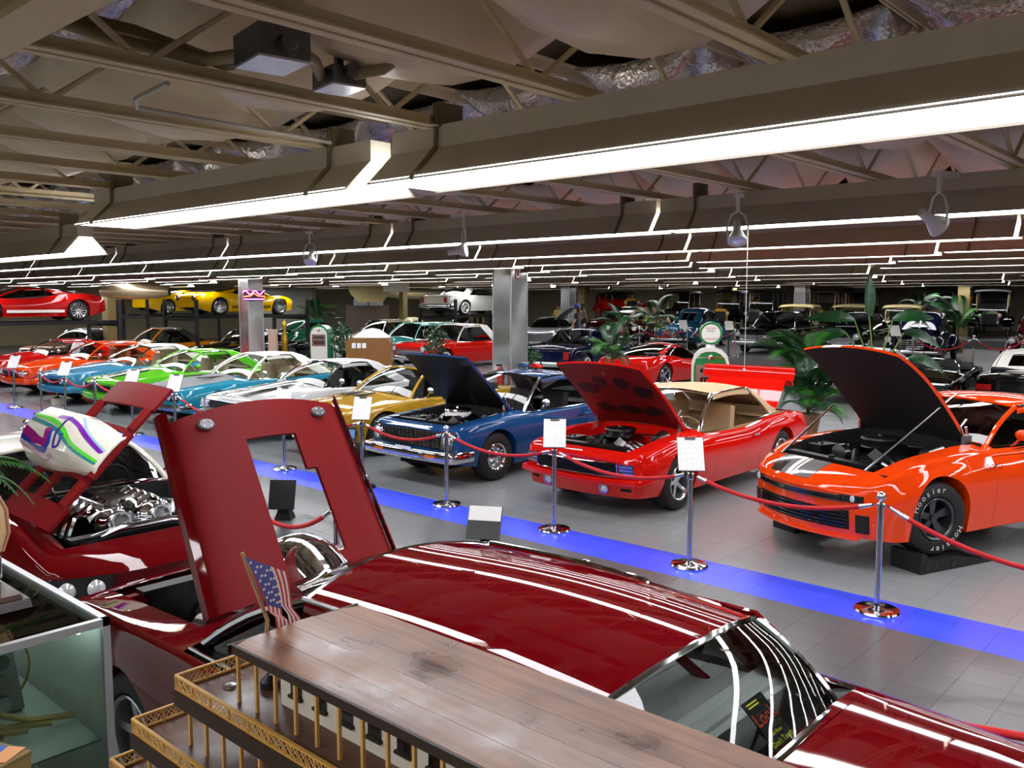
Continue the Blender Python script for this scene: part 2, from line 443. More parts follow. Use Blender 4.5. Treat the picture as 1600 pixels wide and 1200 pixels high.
def car(name, label, cat, loc, rz=0.0, group=None, **kw):
    S = dict(DEF); S.update(kw)
    S = type('S', (), S)
    L, hw, H = S.L, S.W / 2, S.H
    E = thing(name, label, cat, loc, rz, group)
    sc = lambda pts: pchip([(a * L, b) for a, b in pts])
    plan, sh, top, bot = sc(S.plan), sc(S.sh), sc(S.top), sc(S.bot)
    ra = S.tr * S.arch
    ax = (S.fa, S.fa + S.wb)
    cowl, wt, rt, rb = S.cowl * L, S.wt * L, S.rt * L, S.rb * L
    hood0, trunk1 = S.hood0 * L, S.trunk1 * L
    d0, d1 = S.door[0] * L, S.door[1] * L
    hood1 = cowl - .13; trunk0 = rb + .05
    rz_ = S.ride
    def warp(u, x, z):
        y = u
        ff = max(0, 1 - u / (.2 * L)) ** 2; fr = max(0, 1 - (L - u) / (.2 * L)) ** 2
        q = (x / hw) ** 2
        y += ff * (S.sweep * q + S.lean * (z - .45) / .3) - fr * (S.rsweep * q)
        return y - S.fa
    def P(u, x, z): return (x, warp(u, x, z), z + rz_)
    def wid(u, z):
        zs = sh(u); t = max(0, min(1, (z - .22) / max(.05, zs - .22)))
        k = 1 - S.lowk * ((.62 - t) / .62) ** 2 if t < .62 else 1 - S.upk * ((t - .62) / .38) ** 2
        return plan(u) * hw * k
    def zb(u):
        z = bot(u)
        for c in ax:
            d = abs(u - c)
            if d < ra: z = max(z, S.tr + math.sqrt(max(0, ra * ra - d * d)))
        return min(z, sh(u) - S.fil - .03)
    def ztop(u, f):
        z = sh(u) + (top(u) - sh(u)) * (1 - abs(f) ** S.crown)
        if S.bulge and u < cowl: z += S.bulge * max(0, 1 - (f / .45) ** 4) * max(0, min(1, (u - .25) / .5))
        return z
    n = 56 if S.lod else 34
    us = {round(L * i / n, 4) for i in range(n + 1)} | {.012, .03, .06, L - .012, L - .03, L - .06, cowl, hood0, hood1, trunk0, trunk1, rb, d0, d1}
    for c in ax:
        us |= {c + ra * math.sin(R(a)) for a in range(-90, 91, 9 if S.lod else 15)} | {c - ra - .004, c + ra + .004}
    us = sorted(u for u in us if 0 <= u <= L)
    us = [u for i, u in enumerate(us) if i == 0 or u - us[i - 1] > .0025]
    nz = 8 if S.lod else 5
    fr = [.93, .87, S.fe, .62, .42, .2, 0.0]; NF = len(fr)
    rows = []
    for u in us:
        z0 = zb(u); zs = sh(u); zt = zs - S.fil; r = []
        r.append((max(.3, wid(u, z0) - .24), z0))
        for i in range(nz + 1):
            z = lerp(z0, zt, i / nz); r.append((wid(u, z), z))
        w = wid(u, zt)
        for a in (30, 60, 90):
            r.append((w - S.fil * (1 - math.cos(R(a))), zt + S.fil * math.sin(R(a))))
        w2 = w - S.fil
        for f in fr: r.append((w2 * f, ztop(u, f)))
        rows.append(r)
    nside = nz + 1
    kfe = nside + 3 + 3                                    # row index of the hood edge
    body, dl, dr, hood, trunk = MB(), MB(), MB(), MB(), MB()
    holes = S.hood_hole
    for j in range(len(us) - 1):
        u0, u1 = us[j], us[j + 1]; um = (u0 + u1) / 2; A, B = rows[j], rows[j + 1]
        for k in range(len(A) - 1):
            tgt = {1: body, -1: body}
            if k >= 1 and k < nside and d0 <= um <= d1 and S.style != 'none': tgt = {1: dr, -1: dl}
            elif k >= nside + 3:
                if hood1 <= um < cowl or (um < hood0): pass
                elif um < hood1:
                    if k >= kfe: tgt = {1: hood, -1: hood}
                elif um < rb:
                    continue
                elif trunk0 < um < trunk1 and k >= kfe: tgt = {1: trunk, -1: trunk}
            for s in (1, -1):
                q = [P(u0, s * A[k][0], A[k][1]), P(u1, s * B[k][0], B[k][1]), P(u1, s * B[k + 1][0], B[k + 1][1]), P(u0, s * A[k + 1][0], A[k + 1][1])]
                tgt[s].quad(*(q if s > 0 else q[::-1]))
    for j in (0, len(us) - 1):
        A = rows[j]; u = us[j]
        for k in range(1, len(A) - 1):
            a, b = A[k], A[k + 1]
            NX = 6
            for i in range(NX):
                f0, f1 = -1 + 2 * i / NX, -1 + 2 * (i + 1) / NX
                body.quad(P(u, a[0] * f0, a[1]), P(u, a[0] * f1, a[1]), P(u, b[0] * f1, b[1]), P(u, b[0] * f0, b[1]))
    sm = .004 if S.seams and S.lod else 0.0
    body.build('body', S.body, E, smooth=42)
    for b in (dr, dl):
        dd = b.build('door', S.body, E, smooth=42, seam=sm)
        if S.lod and dd:
            sx = 1 if b is dr else -1
            h = MB(); uh = d1 - .16; zh = sh(uh) - .13; xh = wid(uh, zh)
            h.box((sx * (xh + .012), warp(uh, xh, zh), zh + rz_), (.02, .15, .028)); h.build('door_handle', S.trim, dd)
    # hood
    hm = S.hoodmat or S.body
    if S.hood_open or S.side_open:
        if S.side_open:
            xh = -plan((hood0 + hood1) / 2) * hw * S.fe + .02; piv = Vector((xh, 0, sh(hood1) + rz_)); rot = (0, -R(S.side_open), 0)
        else:
            piv = Vector((0, warp(hood1, 0, 1), ztop(hood1, 0) + rz_)); rot = (-R(S.hood_open), 0, 0)
        hb = MB(); hb.v = [tuple(Vector(p) - piv) for p in hood.v]; hb.f = hood.f
        li = MB(); li.v = [(p[0] * .985, p[1], p[2] - .03) for p in hb.v]; li.f = [tuple(reversed(f)) for f in hb.f]
        rim = MB()
        key = {}
        for f in hb.f:
            for a, b in zip(f, f[1:] + f[:1]):
                ka = tuple(round(t, 4) for t in hb.v[a]); kb = tuple(round(t, 4) for t in hb.v[b])
                e = tuple(sorted((ka, kb))); key.setdefault(e, []).append((a, b))
        for e, l in key.items():
            if len(l) == 1 and e[0] != e[1]:
                a, b = l[0]; rim.quad(hb.v[a], hb.v[b], li.v[b], li.v[a])
        hb.v += rim.v; hb.f += [tuple(i + len(hb.v) - len(rim.v) for i in f) for f in rim.f]
        ho = hb.build('hood', hm, E, piv, rot, smooth=42)
        lo = li.build('hood_liner', S.liner or S.bay, ho, smooth=42)
        E_h = ho
    else:
        ho = hood.build('hood', hm, E, smooth=42, seam=sm)
    # trunk lid
    if S.trunk_open:
        piv = Vector((0, warp(trunk0, 0, 1), ztop(trunk0, 0) + rz_))
        tb = MB(); tb.v = [tuple(Vector(p) - piv) for p in trunk.v]; tb.f = trunk.f
        to = tb.build('trunk_lid', hm, E, piv, (R(S.trunk_open), 0, 0), smooth=42)
        yb = warp(trunk1, 0, 1) - piv.y
        fl = MB(); zz = ztop(trunk1, 0) + rz_ - piv.z; w = wid(trunk1, .8) * .8
        fl.slab([[(-w, yb, zz), (w, yb, zz)], [(-w, yb - .03, zz - .22), (w, yb - .03, zz - .22)]], (0, -.03, 0)); fl.build('lid_lip', hm, to)
        sp = MB()
        rows2 = [[(x, yb - .12, zz + .01), (x, yb - .02, zz + .05), (x, yb + .06, zz + .10), (x, yb + .05, zz + .085), (x, yb + .02, zz + .0)] for x in (-w - .1, -w + .05, 0, w - .05, w + .1)]
        sp.grid(rows2); sp.build('rear_spoiler', hm, to)
    else:
        to = trunk.build('trunk_lid', S.body, E, smooth=42, seam=sm)
    # chassis and interior
    b = MB(); b.box((0, L / 2 - S.fa, .3 + rz_), (1.1 * hw, L - .5, .2)); b.box((0, (ax[0] + ax[1]) / 2 - S.fa, .27 + rz_), (1.7 * hw, S.wb - 2 * ra - .05, .1)); b.build('chassis', UNDER, E)
    it = MB(); wi = hw * .86; zf = .36 + rz_
    y0, y1 = warp(cowl, 0, .8) + .02, warp(rb, 0, .8)
    zc = sh(cowl) - .02 + rz_; zr = sh(rb) - .02 + rz_
    it.quad((-wi, y0, zf), (wi, y0, zf), (wi, y1, zf), (-wi, y1, zf))
    for s in (-1, 1): it.quad((s * wi, y0, zf), (s * wi, y1, zf), (s * wi, y1, zr), (s * wi, y0, zc))
    it.quad((-wi, y0, zf), (wi, y0, zf), (wi, y0, zc), (-wi, y0, zc)); it.quad((-wi, y1, zf), (wi, y1, zf), (wi, y1, zr), (-wi, y1, zr))
    it.slab([[(-wi, warp(rt, 0, .8) + .25, zr), (wi, warp(rt, 0, .8) + .25, zr)], [(-wi, y1, zr + .02), (wi, y1, zr + .02)]], (0, 0, -.02))
    it.build('interior', S.interior, E)
    seat = S.seat or S.interior
    ds = MB(); ds.box((0, y0 + .17, zc - .09), (wi * 1.96, .34, .16), taper=.9); ds.build('dashboard', S.interior, E)
    ys = warp(wt, 0, .8) + .32
    for s in (-1, 1):
        b = MB(); b.box((s * .36, ys, zf + .16), (.5, .5, .2), taper=.92); b.box((s * .36, ys + .28, zf + .44), (.48, .14, .56), (R(-12), 0, 0), .85); b.build('front_seat', seat, E)
    b = MB(); b.box((0, ys + .95, zf + .18), (wi * 1.8, .45, .2)); b.box((0, ys + 1.2, zf + .4), (wi * 1.8, .14, .45), (R(-15), 0, 0)); b.build('rear_seat', seat, E)
    st = MB(); sc_ = Vector((.36, y0 + .45, zc - .02))
    st.tube([sc_ + Matrix.Rotation(R(-65), 3, 'X') @ Vector((.19 * math.cos(a), .19 * math.sin(a), 0)) for a in [2 * PI * i / 20 for i in range(20)]], .013, 6, closed=True)
    st.tube([sc_ + Vector((-.19, 0, 0)), sc_, sc_ + Vector((.19, 0, 0))], .012, 6); st.tube([sc_, sc_ + Vector((0, -.3, -.12))], .02, 6)
    st.build('steering_wheel', S.interior, E)
    # greenhouse
    bw_a = (wid(cowl, sh(cowl)) - S.fil) * S.beltk; bw_c = (wid(rb, sh(rb)) - S.fil) * S.beltk
    zA, zC = sh(cowl) - .005, sh(rb) - .005
    rw = S.rw; NX, NS = 12, 6
    zedge = H - S.roofcrown - .015
    def arcx(f, bow): return bow * (1 - f * f)
    def wsp(s, f):
        base = Vector((f * bw_a, cowl - arcx(f, .16), ztop(cowl, f * .9) if abs(f) < 1 else zA)); base.z = lerp(zA, max(ztop(cowl, 0), zA), 1 - abs(f) ** 3)
        tp = Vector((f * rw, wt - arcx(f, .07), zedge + S.roofcrown * (1 - f * f)))
        p = base.lerp(tp, s); p.y -= .05 * math.sin(PI * s) * (1 - f * f * .5); p.z += .03 * math.sin(PI * s)
        return p
    def rwp(s, f):
        tp = Vector((f * rw, rt + arcx(f, .05), zedge - .01 + S.roofcrown * (1 - f * f)))
        base = Vector((f * bw_c * .86, rb + arcx(f, S.rbow), lerp(zC, max(ztop(rb, 0), zC), 1 - abs(f) ** 3)))
        p = tp.lerp(base, s); p.z += .03 * math.sin(PI * s); return p
    def loc3(p): return (p.x, p.y - S.fa, p.z + rz_)
    fx = [-1 + 2 * i / NX for i in range(NX + 1)]
    b = MB(); b.grid([[loc3(wsp(s / NS, f)) for f in fx] for s in range(NS + 1)]); b.build('windshield', S.glass, E)
    pm = S.pillar or S.trim
    b = MB()
    for f in (-1, 1): b.tube([loc3(wsp(s / NS, f)) for s in range(NS + 1)], .024, 8)
    b.tube([loc3(wsp(1, f)) for f in fx], .018, 8); b.build('windshield_frame', pm, E)
    b = MB(); b.tube([loc3(wsp(0, f) + Vector((0, -.005, .008))) for f in fx], .012, 6); b.build('windshield_trim', S.trim, E)
    topm = S.topmat or S.body
    if S.style in ('coupe', 'soft'):
        NR = 10
        rr_ = []
        for i in range(NR + 1):
            t = i / NR; u = lerp(wt, rt, t); row = []
            for f in [-1.045, -1.03] + fx + [1.03, 1.045]:
                g = max(-1, min(1, f))
                yy = lerp(wt - arcx(g, .07), rt + arcx(g, .05), t)
                zz = zedge + S.roofcrown * (1 - g * g) + .028 * math.sin(PI * t) - .01 * t
                if abs(f) > 1.04: zz -= .05
                elif abs(f) > 1: zz -= .015
                row.append((f * rw, yy - S.fa, zz + rz_ + .012))
            rr_.append(row)
        b = MB(); b.slab(rr_, (0, 0, -.03)); b.build('roof', topm, E, smooth=50)
        if S.style == 'coupe':
            b = MB(); b.grid([[loc3(rwp(s / NS, f)) for f in fx] for s in range(NS + 1)]); b.build('rear_window', S.glass, E)
            b = MB(); b.tube([loc3(rwp(0, f)) for f in fx] + [loc3(rwp(s / NS, 1)) for s in range(1, NS + 1)] + [loc3(rwp(1, -f)) for f in fx[1:]] + [loc3(rwp(1 - s / NS, -1)) for s in range(1, NS + 1)], .014, 6); b.build('rear_window_trim', S.trim, E)
        else:
            b = MB(); b.slab([[loc3(rwp(s / NS, f)) for f in fx] for s in range(NS + 1)], (0, -.02, 0)); so = b.build('top_rear_panel', topm, E)
            b = MB(); b.slab([[loc3(rwp(.2 + .6 * s / 4, f * .6) + Vector((0, .012, .012))) for f in fx] for s in range(5)], (0, -.005, 0)); b.build('rear_window', S.glass, so)
        ccf, cct = S.ccf * L, S.cct * L
        def bx(u): return lerp(bw_a, bw_c, (u - cowl) / (rb - cowl))
        def bz(u): return sh(u) - .005
        for s in (-1, 1):
            fb = Vector((s * bx(ccf), ccf, bz(ccf))); ft = Vector((s * rw * 1.03, cct, zedge + .02))
            gr = []
            for i in range(7):
                t = i / 6; ub = lerp(ccf, rb, t); ut = lerp(cct, rt, t)
                B_ = Vector((s * bx(ub) if i < 6 else s * bw_c * .9, ub, bz(ub) - .02)); T_ = Vector((s * rw * 1.03, ut, zedge + .015))
                gr.append([loc3(B_.lerp(T_, q / 5) + Vector((s * .03 * math.sin(PI * q / 5), 0, 0))) for q in range(6)])
            b = MB(); b.slab(gr, (-s * .03, 0, 0)); b.build('rear_pillar', topm, E, smooth=50)
            tr_ = MB(); tr_.tube([loc3(Vector((s * rw * 1.04, lerp(wt, cct, i / 8), zedge + .012 + .02 * math.sin(PI * i / 10)))) for i in range(9)] + [loc3(ft.lerp(fb, i / 4)) for i in range(1, 5)], .012, 6); tr_.build('drip_rail', S.trim, E)
            um = lerp(cowl, ccf, .68)
            if S.sideglass:
                for (a0, a1) in ((.0, .64), (.66, 1)):
                    g = []
                    for i in range(6):
                        t = lerp(a0, a1, i / 5)
                        T_ = Vector((s * rw * 1.0, lerp(wt + .03, cct - .02, t), zedge + .01)); B_ = Vector((s * (bx(lerp(cowl, ccf, t)) - .01), lerp(cowl + .05, ccf - .02, t), bz(lerp(cowl, ccf, t))))
                        g.append([loc3(B_.lerp(T_, q / 4)) for q in range(5)])
                    b = MB(); b.grid(g); b.build('side_window', S.glass, E)
    for s in (-1, 1):
        b = MB(); b.tube([(s * (wid(lerp(cowl, rb, i / 8), sh(lerp(cowl, rb, i / 8))) - S.fil * 1.3), lerp(cowl, rb, i / 8) - S.fa, sh(lerp(cowl, rb, i / 8)) + .004 + rz_) for i in range(9)], .01, 6)
        b.build('belt_molding', S.trim, E)
    if S.mirror and S.lod:
        for s in (-1, 1):
            um = cowl + .32; x = s * (wid(um, sh(um)) + .02); z = sh(um) + rz_
            b = MB(); b.tube([(x - s * .06, um - S.fa, z), (x + s * .04, um - S.fa - .02, z + .09)], .012, 6); b.ball((x + s * .06, um - S.fa - .02, z + .13), .075, 12, (1, .55, .75)); b.build('mirror', S.trim if S.mirror is True else S.mirror, E)
    # wheels
    for i, c in enumerate(ax):
        for s in (-1, 1):
            tw = S.tw * (1.0 if i == 0 else getattr(S, 'rtw', 1.0))
            wheel(E, s * (plan(c) * hw * .985 - tw / 2 - S.wheel_in), c - S.fa, S.tr + rz_, S.tr, tw, S.rr, S.rim, S.whitewall)
    # engine bay
    if S.hood_open or S.side_open:
        b = MB(); yA, yB = warp(hood0, 0, .6) + .06, warp(hood1, 0, .6)
        xb = hw * .78; zb_ = .42 + rz_
        b.quad((-xb, yA, zb_), (xb, yA, zb_), (xb, yB, zb_), (-xb, yB, zb_))
        for s in (-1, 1):
            g0 = []; g1 = []; g2 = []
            for i in range(9):
                u = lerp(hood0, hood1, i / 8); w = (wid(u, sh(u) - S.fil) - S.fil) * S.fe
                z = ztop(u, S.fe) + rz_
                g0.append(P(u, s * w, z - rz_)); g1.append((s * (w - .03), warp(u, w, .6), z - .05)); g2.append((s * (w - .1), warp(u, w, .6), zb_))
            b.grid([g0, g1, g2])
        zc2 = ztop(hood1, 0) + rz_
        b.quad((-xb, yB, zb_), (xb, yB, zb_), (xb, yB, zc2 - .03), (-xb, yB, zc2 - .03))
        zc3 = ztop(hood0, 0) + rz_ - .03
        b.slab([[(-xb, yA, zb_), (xb, yA, zb_)], [(-xb, yA, zc3), (xb, yA, zc3)]], (0, .05, 0))
        b.build('engine_bay', S.bay, E)
        ra_ = MB(); ra_.box((0, yA + .1, zc3 - .12), (1.0, .05, .3)); ra_.box((0, yA + .1, zc3 + .03), (1.1, .1, .03)); ra_.cyl((.0, yA + .1, zc3 + .04), (0, yA + .1, zc3 + .07), .03, n=10); ra_.build('radiator', BLACK, E)
        for s in (-1, 1):
            hg = MB(); y_ = yB - .06; hg.box((s * xb * .86, y_ - .02, zc2 - .04), (.03, .12, .16)); hg.tube([(s * xb * .86, y_ - .05, zc2), (s * xb * .86, y_ - .12, zc2 + .14), (s * xb * .84, y_ - .02, zc2 + .2)], .014, 6); hg.tube([(s * xb * .86, y_, zc2), (s * xb * .86, y_ - .04, zc2 + .13)], .014, 6)
            if not S.side_open: hg.build('hood_hinge', STEEL, E)
        if S.engine: engine(E, lerp(yA, yB, .56), zc2 - .13, 1.0, BLACK, S.engine if isinstance(S.engine, str) else 'v8')
    # nose and tail fittings
    fy = lambda x, z: warp(0, x, z)
    ry = lambda x, z: warp(L, x, z)
    F = lambda z: z + rz_
    def fit(ops, sy, sgn):
        for op in ops:
            k = op[0]
            if k == 'panel':
                _, x0, x1, z0, z1, m_, nm = op[:7]; d = op[7] if len(op) > 7 else .012
                b = MB(); conform(b, (lambda x, z: sy(x, z - rz_) if sgn < 0 else 2 * sy(x, z - rz_) - sy(x, z - rz_)), x0, x1, F(z0), F(z1), -.01, d * (1 if sgn < 0 else -1), 10, 3); b.build(nm, m_, E)
            elif k == 'pair':
                _, x0, x1, z0, z1, m_, nm = op[:7]; d = op[7] if len(op) > 7 else .012
                for s in (-1, 1):
                    b = MB(); conform(b, lambda x, z: sy(x, z - rz_), *(sorted((s * x0, s * x1))), F(z0), F(z1), -.01, d * (1 if sgn < 0 else -1), 5, 2); b.build(nm, m_, E)
            elif k == 'bars':
                _, x0, x1, z0, z1, nb, m_, th = op[:8]
                for i in range(nb):
                    z = lerp(z0, z1, (i + .5) / nb); b = MB(); conform(b, lambda x, z: sy(x, z - rz_), x0, x1, F(z) - th / 2, F(z) + th / 2, -.0, .028 * (1 if sgn < 0 else -1), 10, 1); b.build('grille_bar', m_, E)
            elif k == 'vbars':
                _, x0, x1, z0, z1, nb, m_, th = op[:8]; b = MB()
                for i in range(nb):
                    x = lerp(x0, x1, (i + .5) / nb); b.box((x, sy(x, (z0 + z1) / 2) - .018, F((z0 + z1) / 2)), (th, .02, z1 - z0))
                b.build('grille_mesh', m_, E)
            elif k == 'frame':
                _, x0, x1, z0, z1, m_, r_ = op[:7]
                pts = [(lerp(x0, x1, i / 10), z0) for i in range(11)] + [(lerp(x1, x0, i / 10), z1) for i in range(11)]
                b = MB(); b.tube([(x, sy(x, z) - .018, F(z)) for x, z in pts], r_, 6, closed=True); b.build('grille_surround', m_, E)
            elif k == 'lamp':
                _, x, z, r_ = op[:4]; nm = op[4] if len(op) > 4 else 'headlight'; ln = op[5] if len(op) > 5 else LENS
                for s in (-1, 1): lampset(E, s * x, F(z), r_, lambda x, z: sy(x, z - rz_), nm, ln, S.trim, sgn)
            elif k == 'bumper':
                _, z, h, d, hwb, m_, wrap = op[:7]; nm = 'front_bumper' if sgn < 0 else 'rear_bumper'
                pts = []
                for i in range(13):
                    x = lerp(-hwb, hwb, i / 12); pts.append((x, sy(x, z) + sgn * (.05 + d / 2), F(z)))
                e0 = pts[0]; e1 = pts[-1]
                if wrap:
                    pts = [(e0[0] - .035, e0[1] - sgn * wrap, e0[2]), (e0[0] - .03, e0[1] - sgn * .06, e0[2])] + pts + [(e1[0] + .03, e1[1] - sgn * .06, e1[2]), (e1[0] + .035, e1[1] - sgn * wrap, e1[2])]
                b = MB(); sweep(b, pts, h, d); b.build(nm, m_, E)
            elif k == 'plate':
                _, x, z, txt, colr = op[:5]
                b = MB(); b.box((x, sy(x, z) + sgn * .13, F(z)), (.31, .012, .155)); o = b.build('license_plate', PAPER, E)
                if txt:
                    t = text_mb(txt, .1, 0); t.build('plate_lettering', mat('plate_blue', '#2d4f9a', .5), o, (x, sy(x, z) + sgn * .138, F(z)), (R(90), 0, 0), merge=False)
    fit(S.front, fy, -1); fit(S.rear, ry, 1)
    E['_w'] = 1; del E['_w']
    return E, dict(warp=warp, wid=wid, sh=sh, top=top, ztop=ztop, ho=ho, to=to, fy=fy, cowl=cowl, hood1=hood1, hood0=hood0, S=S, L=L, hw=hw, P=P)
def hood_stripe(info, parent, u0, u1, f0, f1, m, name='stripe', off=.004, n=14):
    """a painted stripe as a thin skin over a closed hood or deck"""
    i = info; L = i['L']; rows = []
    for a in range(n + 1):
        u = lerp(u0, u1, a / n); w = i['wid'](u, i['sh'](u) - i['S'].fil) - i['S'].fil
        row = []
        for c in range(5):
            f = lerp(f0, f1, c / 4); p = i['P'](u, w * f, i['ztop'](u, f) + off); row.append(p)
        rows.append(row)
    b = MB(); b.slab(rows, (0, 0, -off * .8)); return b.build(name, m, parent)
# ================================================================ the hall
def tile_mat(name, color, rough):
    m = mat(name, color, rough, noise=.10, scale=1.3, spec=.5)
    nt = m.node_tree; b = nt.nodes['Principled BSDF']
    tc = nt.nodes.new('ShaderNodeTexCoord'); wv = nt.nodes.new('ShaderNodeTexChecker'); wv.inputs['Scale'].default_value = 55
    nt.links.new(tc.outputs['Object'], wv.inputs['Vector'])
    bp = nt.nodes.new('ShaderNodeBump'); bp.inputs['Strength'].default_value = .06; bp.inputs['Distance'].default_value = .002
    nt.links.new(wv.outputs['Fac'], bp.inputs['Height']); nt.links.new(bp.outputs['Normal'], b.inputs['Normal'])
    return m
T_AISLE = tile_mat('tile_dark_grey', '#5b5d5f', .24)
T_BAY = tile_mat('tile_light_grey', '#8d9193', .20)
T_BLUE = tile_mat('tile_blue', '#3a52f4', .28)
b = MB(); b.quad((-52, -6, -.003), (12, -6, -.003), (12, 52, -.003), (-52, 52, -.003))
floor = tag(b.build('floor', mat('floor_base', '#7b7d7f', .3)), kind='structure')
TS = .315
Y_S0, Y_S1 = 6.85, 6.85 + 2 * TS
def tile_mb(mb, x, y):
    a, g = TS / 2 - .0005, .0012
    vs = [(x - a, y - a, -.0025), (x + a, y - a, -.0025), (x + a, y + a, -.0025), (x - a, y + a, -.0025), (x - a + g, y - a + g, 0), (x + a - g, y - a + g, 0), (x + a - g, y + a - g, 0), (x - a + g, y + a - g, 0)]
    mb.add(vs, [(4, 5, 6, 7), (0, 1, 5, 4), (1, 2, 6, 5), (2, 3, 7, 6), (3, 0, 4, 7)])
def one_tile(m):
    t = MB(); tile_mb(t, 0, 0); return t.mesh('tile', m, smooth=0)
tm_blue, tm_a, tm_b = one_tile(T_BLUE), one_tile(T_AISLE), one_tile(T_BAY)
blue_far = MB()
for i in range(-8, 150):
    for j in (0, 1):
        x, y = -TS * (i + .5), Y_S0 + TS * (j + .5)
        if i < 140: link('blue_tile', tm_blue, floor, (x, y, 0))
        else: tile_mb(blue_far, x, y)
tag(blue_far.build('blue_tile_run', T_BLUE, floor, smooth=0), kind='stuff')
cells = []
for i in range(-14, 120):
    for j in range(-14, 38):
        if j in (0, 1): continue
        x, y = -TS * (i + .5), Y_S0 + TS * (j + .5)
        d = Vector((x, y, -CAM_H)); z = d.dot(_fw)
        vis = z > 1 and abs(d.dot(_rt) / z * FPX) < 830 and abs(d.dot(_up) / z * FPX) < 620
        # clear sight of the floor: the aisle beyond the red car and the bay in front of the parked cars
        seen = vis and 4.6 < y < 9.4 and x > -13
        cells.append((0 if seen else 1, (x * x + y * y), x, y, j < 0))
cells.sort()
fa_, fb_ = MB(), MB()
for n, (s, d, x, y, ais) in enumerate(cells):
    if n < 300: link('floor_tile', tm_a if ais else tm_b, floor, (x, y, 0))
    else: tile_mb(fa_ if ais else fb_, x, y)
tag(fa_.build('aisle_tile_field', T_AISLE, floor, smooth=0, merge=False), kind='stuff')
tag(fb_.build('bay_tile_field', T_BAY, floor, smooth=0, merge=False), kind='stuff')
# raised floors of the back rows
for (xa, xb, ya, z0, z1) in ((-12, 11.9, 26.2, 0, .49), (-30, -12.01, 27.6, 0, .49), (-25, 11.9, 39.6, .49, .82)):
    b = MB(); b.box(((xa + xb) / 2, (ya + 51.9) / 2, (z0 + z1) / 2), (xb - xa, 51.9 - ya, z1 - z0)); tag(b.build('floor', mat('stage_floor', '#5c5a58', .35)), kind='structure')

WALLM = mat('wall_olive', '#b0a688', .8, bump=.1)
WALLG = mat('wall_grey', '#77756c', .7)
for nm, c, d in (('wall_back', (-20, 52.1, 2), (64, .2, 4.2)), ('wall_left', (-52.1, 23, 2), (.2, 58, 4.2)), ('wall_right', (12.1, 23, 2), (.2, 58, 4.2)), ('wall_front', (-20, -6.1, 2), (64, .2, 4.2))):
    b = MB(); b.box(c, d); tag(b.build(nm, WALLM), kind='structure')
# ceiling: steel deck, joists, beams, sagging insulation
DECK = mat('ceiling_deck', '#6b6146', .85, bump=.2, bscale=12)
BEIGE = mat('steel_beige', '#d2c29c', .6, noise=.12, scale=2)
BEIGE2 = mat('steel_beige_dark', '#6e654b', .7, noise=.15, scale=2)
b = MB()
nrib = 256; rows = []
for i in range(nrib + 1):
    x = -52 + 64 * i / nrib; z = 3.95 + (.04 if (i // 2) % 2 else 0)
    rows.append([(x, -6, z), (x, 52, z)])
b.grid(rows); ceiling = tag(b.build('ceiling', DECK, smooth=0), kind='structure')
JZ, JD = 3.40, .5
def joist_mesh(webs, y0, y1):
    b = MB()
    for zc, up in ((JZ, 1), (JZ + JD, -1)):
        for s in (-1, 1):
            b.box((s * .032, (y0 + y1) / 2, zc + .004 * up), (.05, y1 - y0, .008)); b.box((s * .011, (y0 + y1) / 2, zc + .03 * up), (.007, y1 - y0, .06))
    if webs:
        n = int((y1 - y0) / .6)
        for i in range(n):
            ya = y0 + i * .6; up = i % 2
            b.cyl((0, ya, JZ + .03 if up else JZ + JD - .03), (0, ya + .6, JZ + JD - .03 if up else JZ + .03), .014, n=5, caps=False)
    return b.mesh('joist', BEIGE, smooth=30)
jm1, jm2 = joist_mesh(True, 1.0, 26), joist_mesh(False, 1.0, 51)
jm3 = joist_mesh(True, -5.8, 1.0)
for k in range(-8, 50):
    x = -1.45 - .93 * k
    link('joist', jm1 if k < 14 else jm2, ceiling, (x, 0, 0))
    if k < 5: link('joist', jm3, ceiling, (x, 0, 0))
for (y, w, z0, h) in ((1.02, .15, 3.34, .5), (15.2, .2, 3.36, .5), (28.5, .2, 3.36, .5), (41, .2, 3.36, .5)):
    b = MB(); b.box((-20, y, z0 + .012), (63, w, .025)); b.box((-20, y, z0 + h / 2), (63, .02, h)); b.box((-20, y, z0 + h), (63, w, .025)); b.build('girder', BEIGE, ceiling)
VINYL = mat('insulation_vinyl', '#d8c9ab', .38, noise=.08, scale=4, bump=.25, bscale=9)
FOIL = mat('insulation_foil', '#b9b3ad', .25, .8, noise=.2, scale=20, bump=.8, bscale=30)
def bag_mesh(seed, m, ln=1.25, sag=.30):
    rnd = random.Random(seed); b = MB(); N, Mx = 14, 10; rows = []
    ph = rnd.random() * 6
    for i in range(N + 1):
        t = i / N; row = []
        e = math.sin(PI * min(1, max(0, t))) ** .55
        for j in range(Mx + 1):
            f = -1 + 2 * j / Mx; c = (1 - abs(f) ** 2.4)
            wr = .012 * math.sin(j * 3.1 + i * 1.7 + ph) * c
            row.append((f * .42, (t - .5) * ln, .42 - sag * e * c - .04 * c + wr))
        rows.append(row)
    b.slab(rows, (0, 0, .03)); return b.mesh('insulation_bag', m, smooth=60)
bags = [bag_mesh(i, VINYL, 1.25 + .2 * i, .30 + .03 * i) for i in range(3)]
foils = [bag_mesh(9 + i, FOIL, .5, .22) for i in range(2)]
rnd = random.Random(4)
for k in range(-4, 26):
    xm = -1.45 - .93 * (k + .5)
    for r, yc in enumerate((2.55, 5.35, 8.2, 11.0)):
        if k > 16 and r > 1: continue
        link('insulation_bag', rnd.choice(bags), ceiling, (xm, yc + rnd.uniform(-.12, .12), JZ + .02))
        if r in (0, 1) and -2 < k < 14: link('insulation_foil', rnd.choice(foils), ceiling, (xm, yc - .95 + rnd.uniform(-.1, .1), JZ + .05))
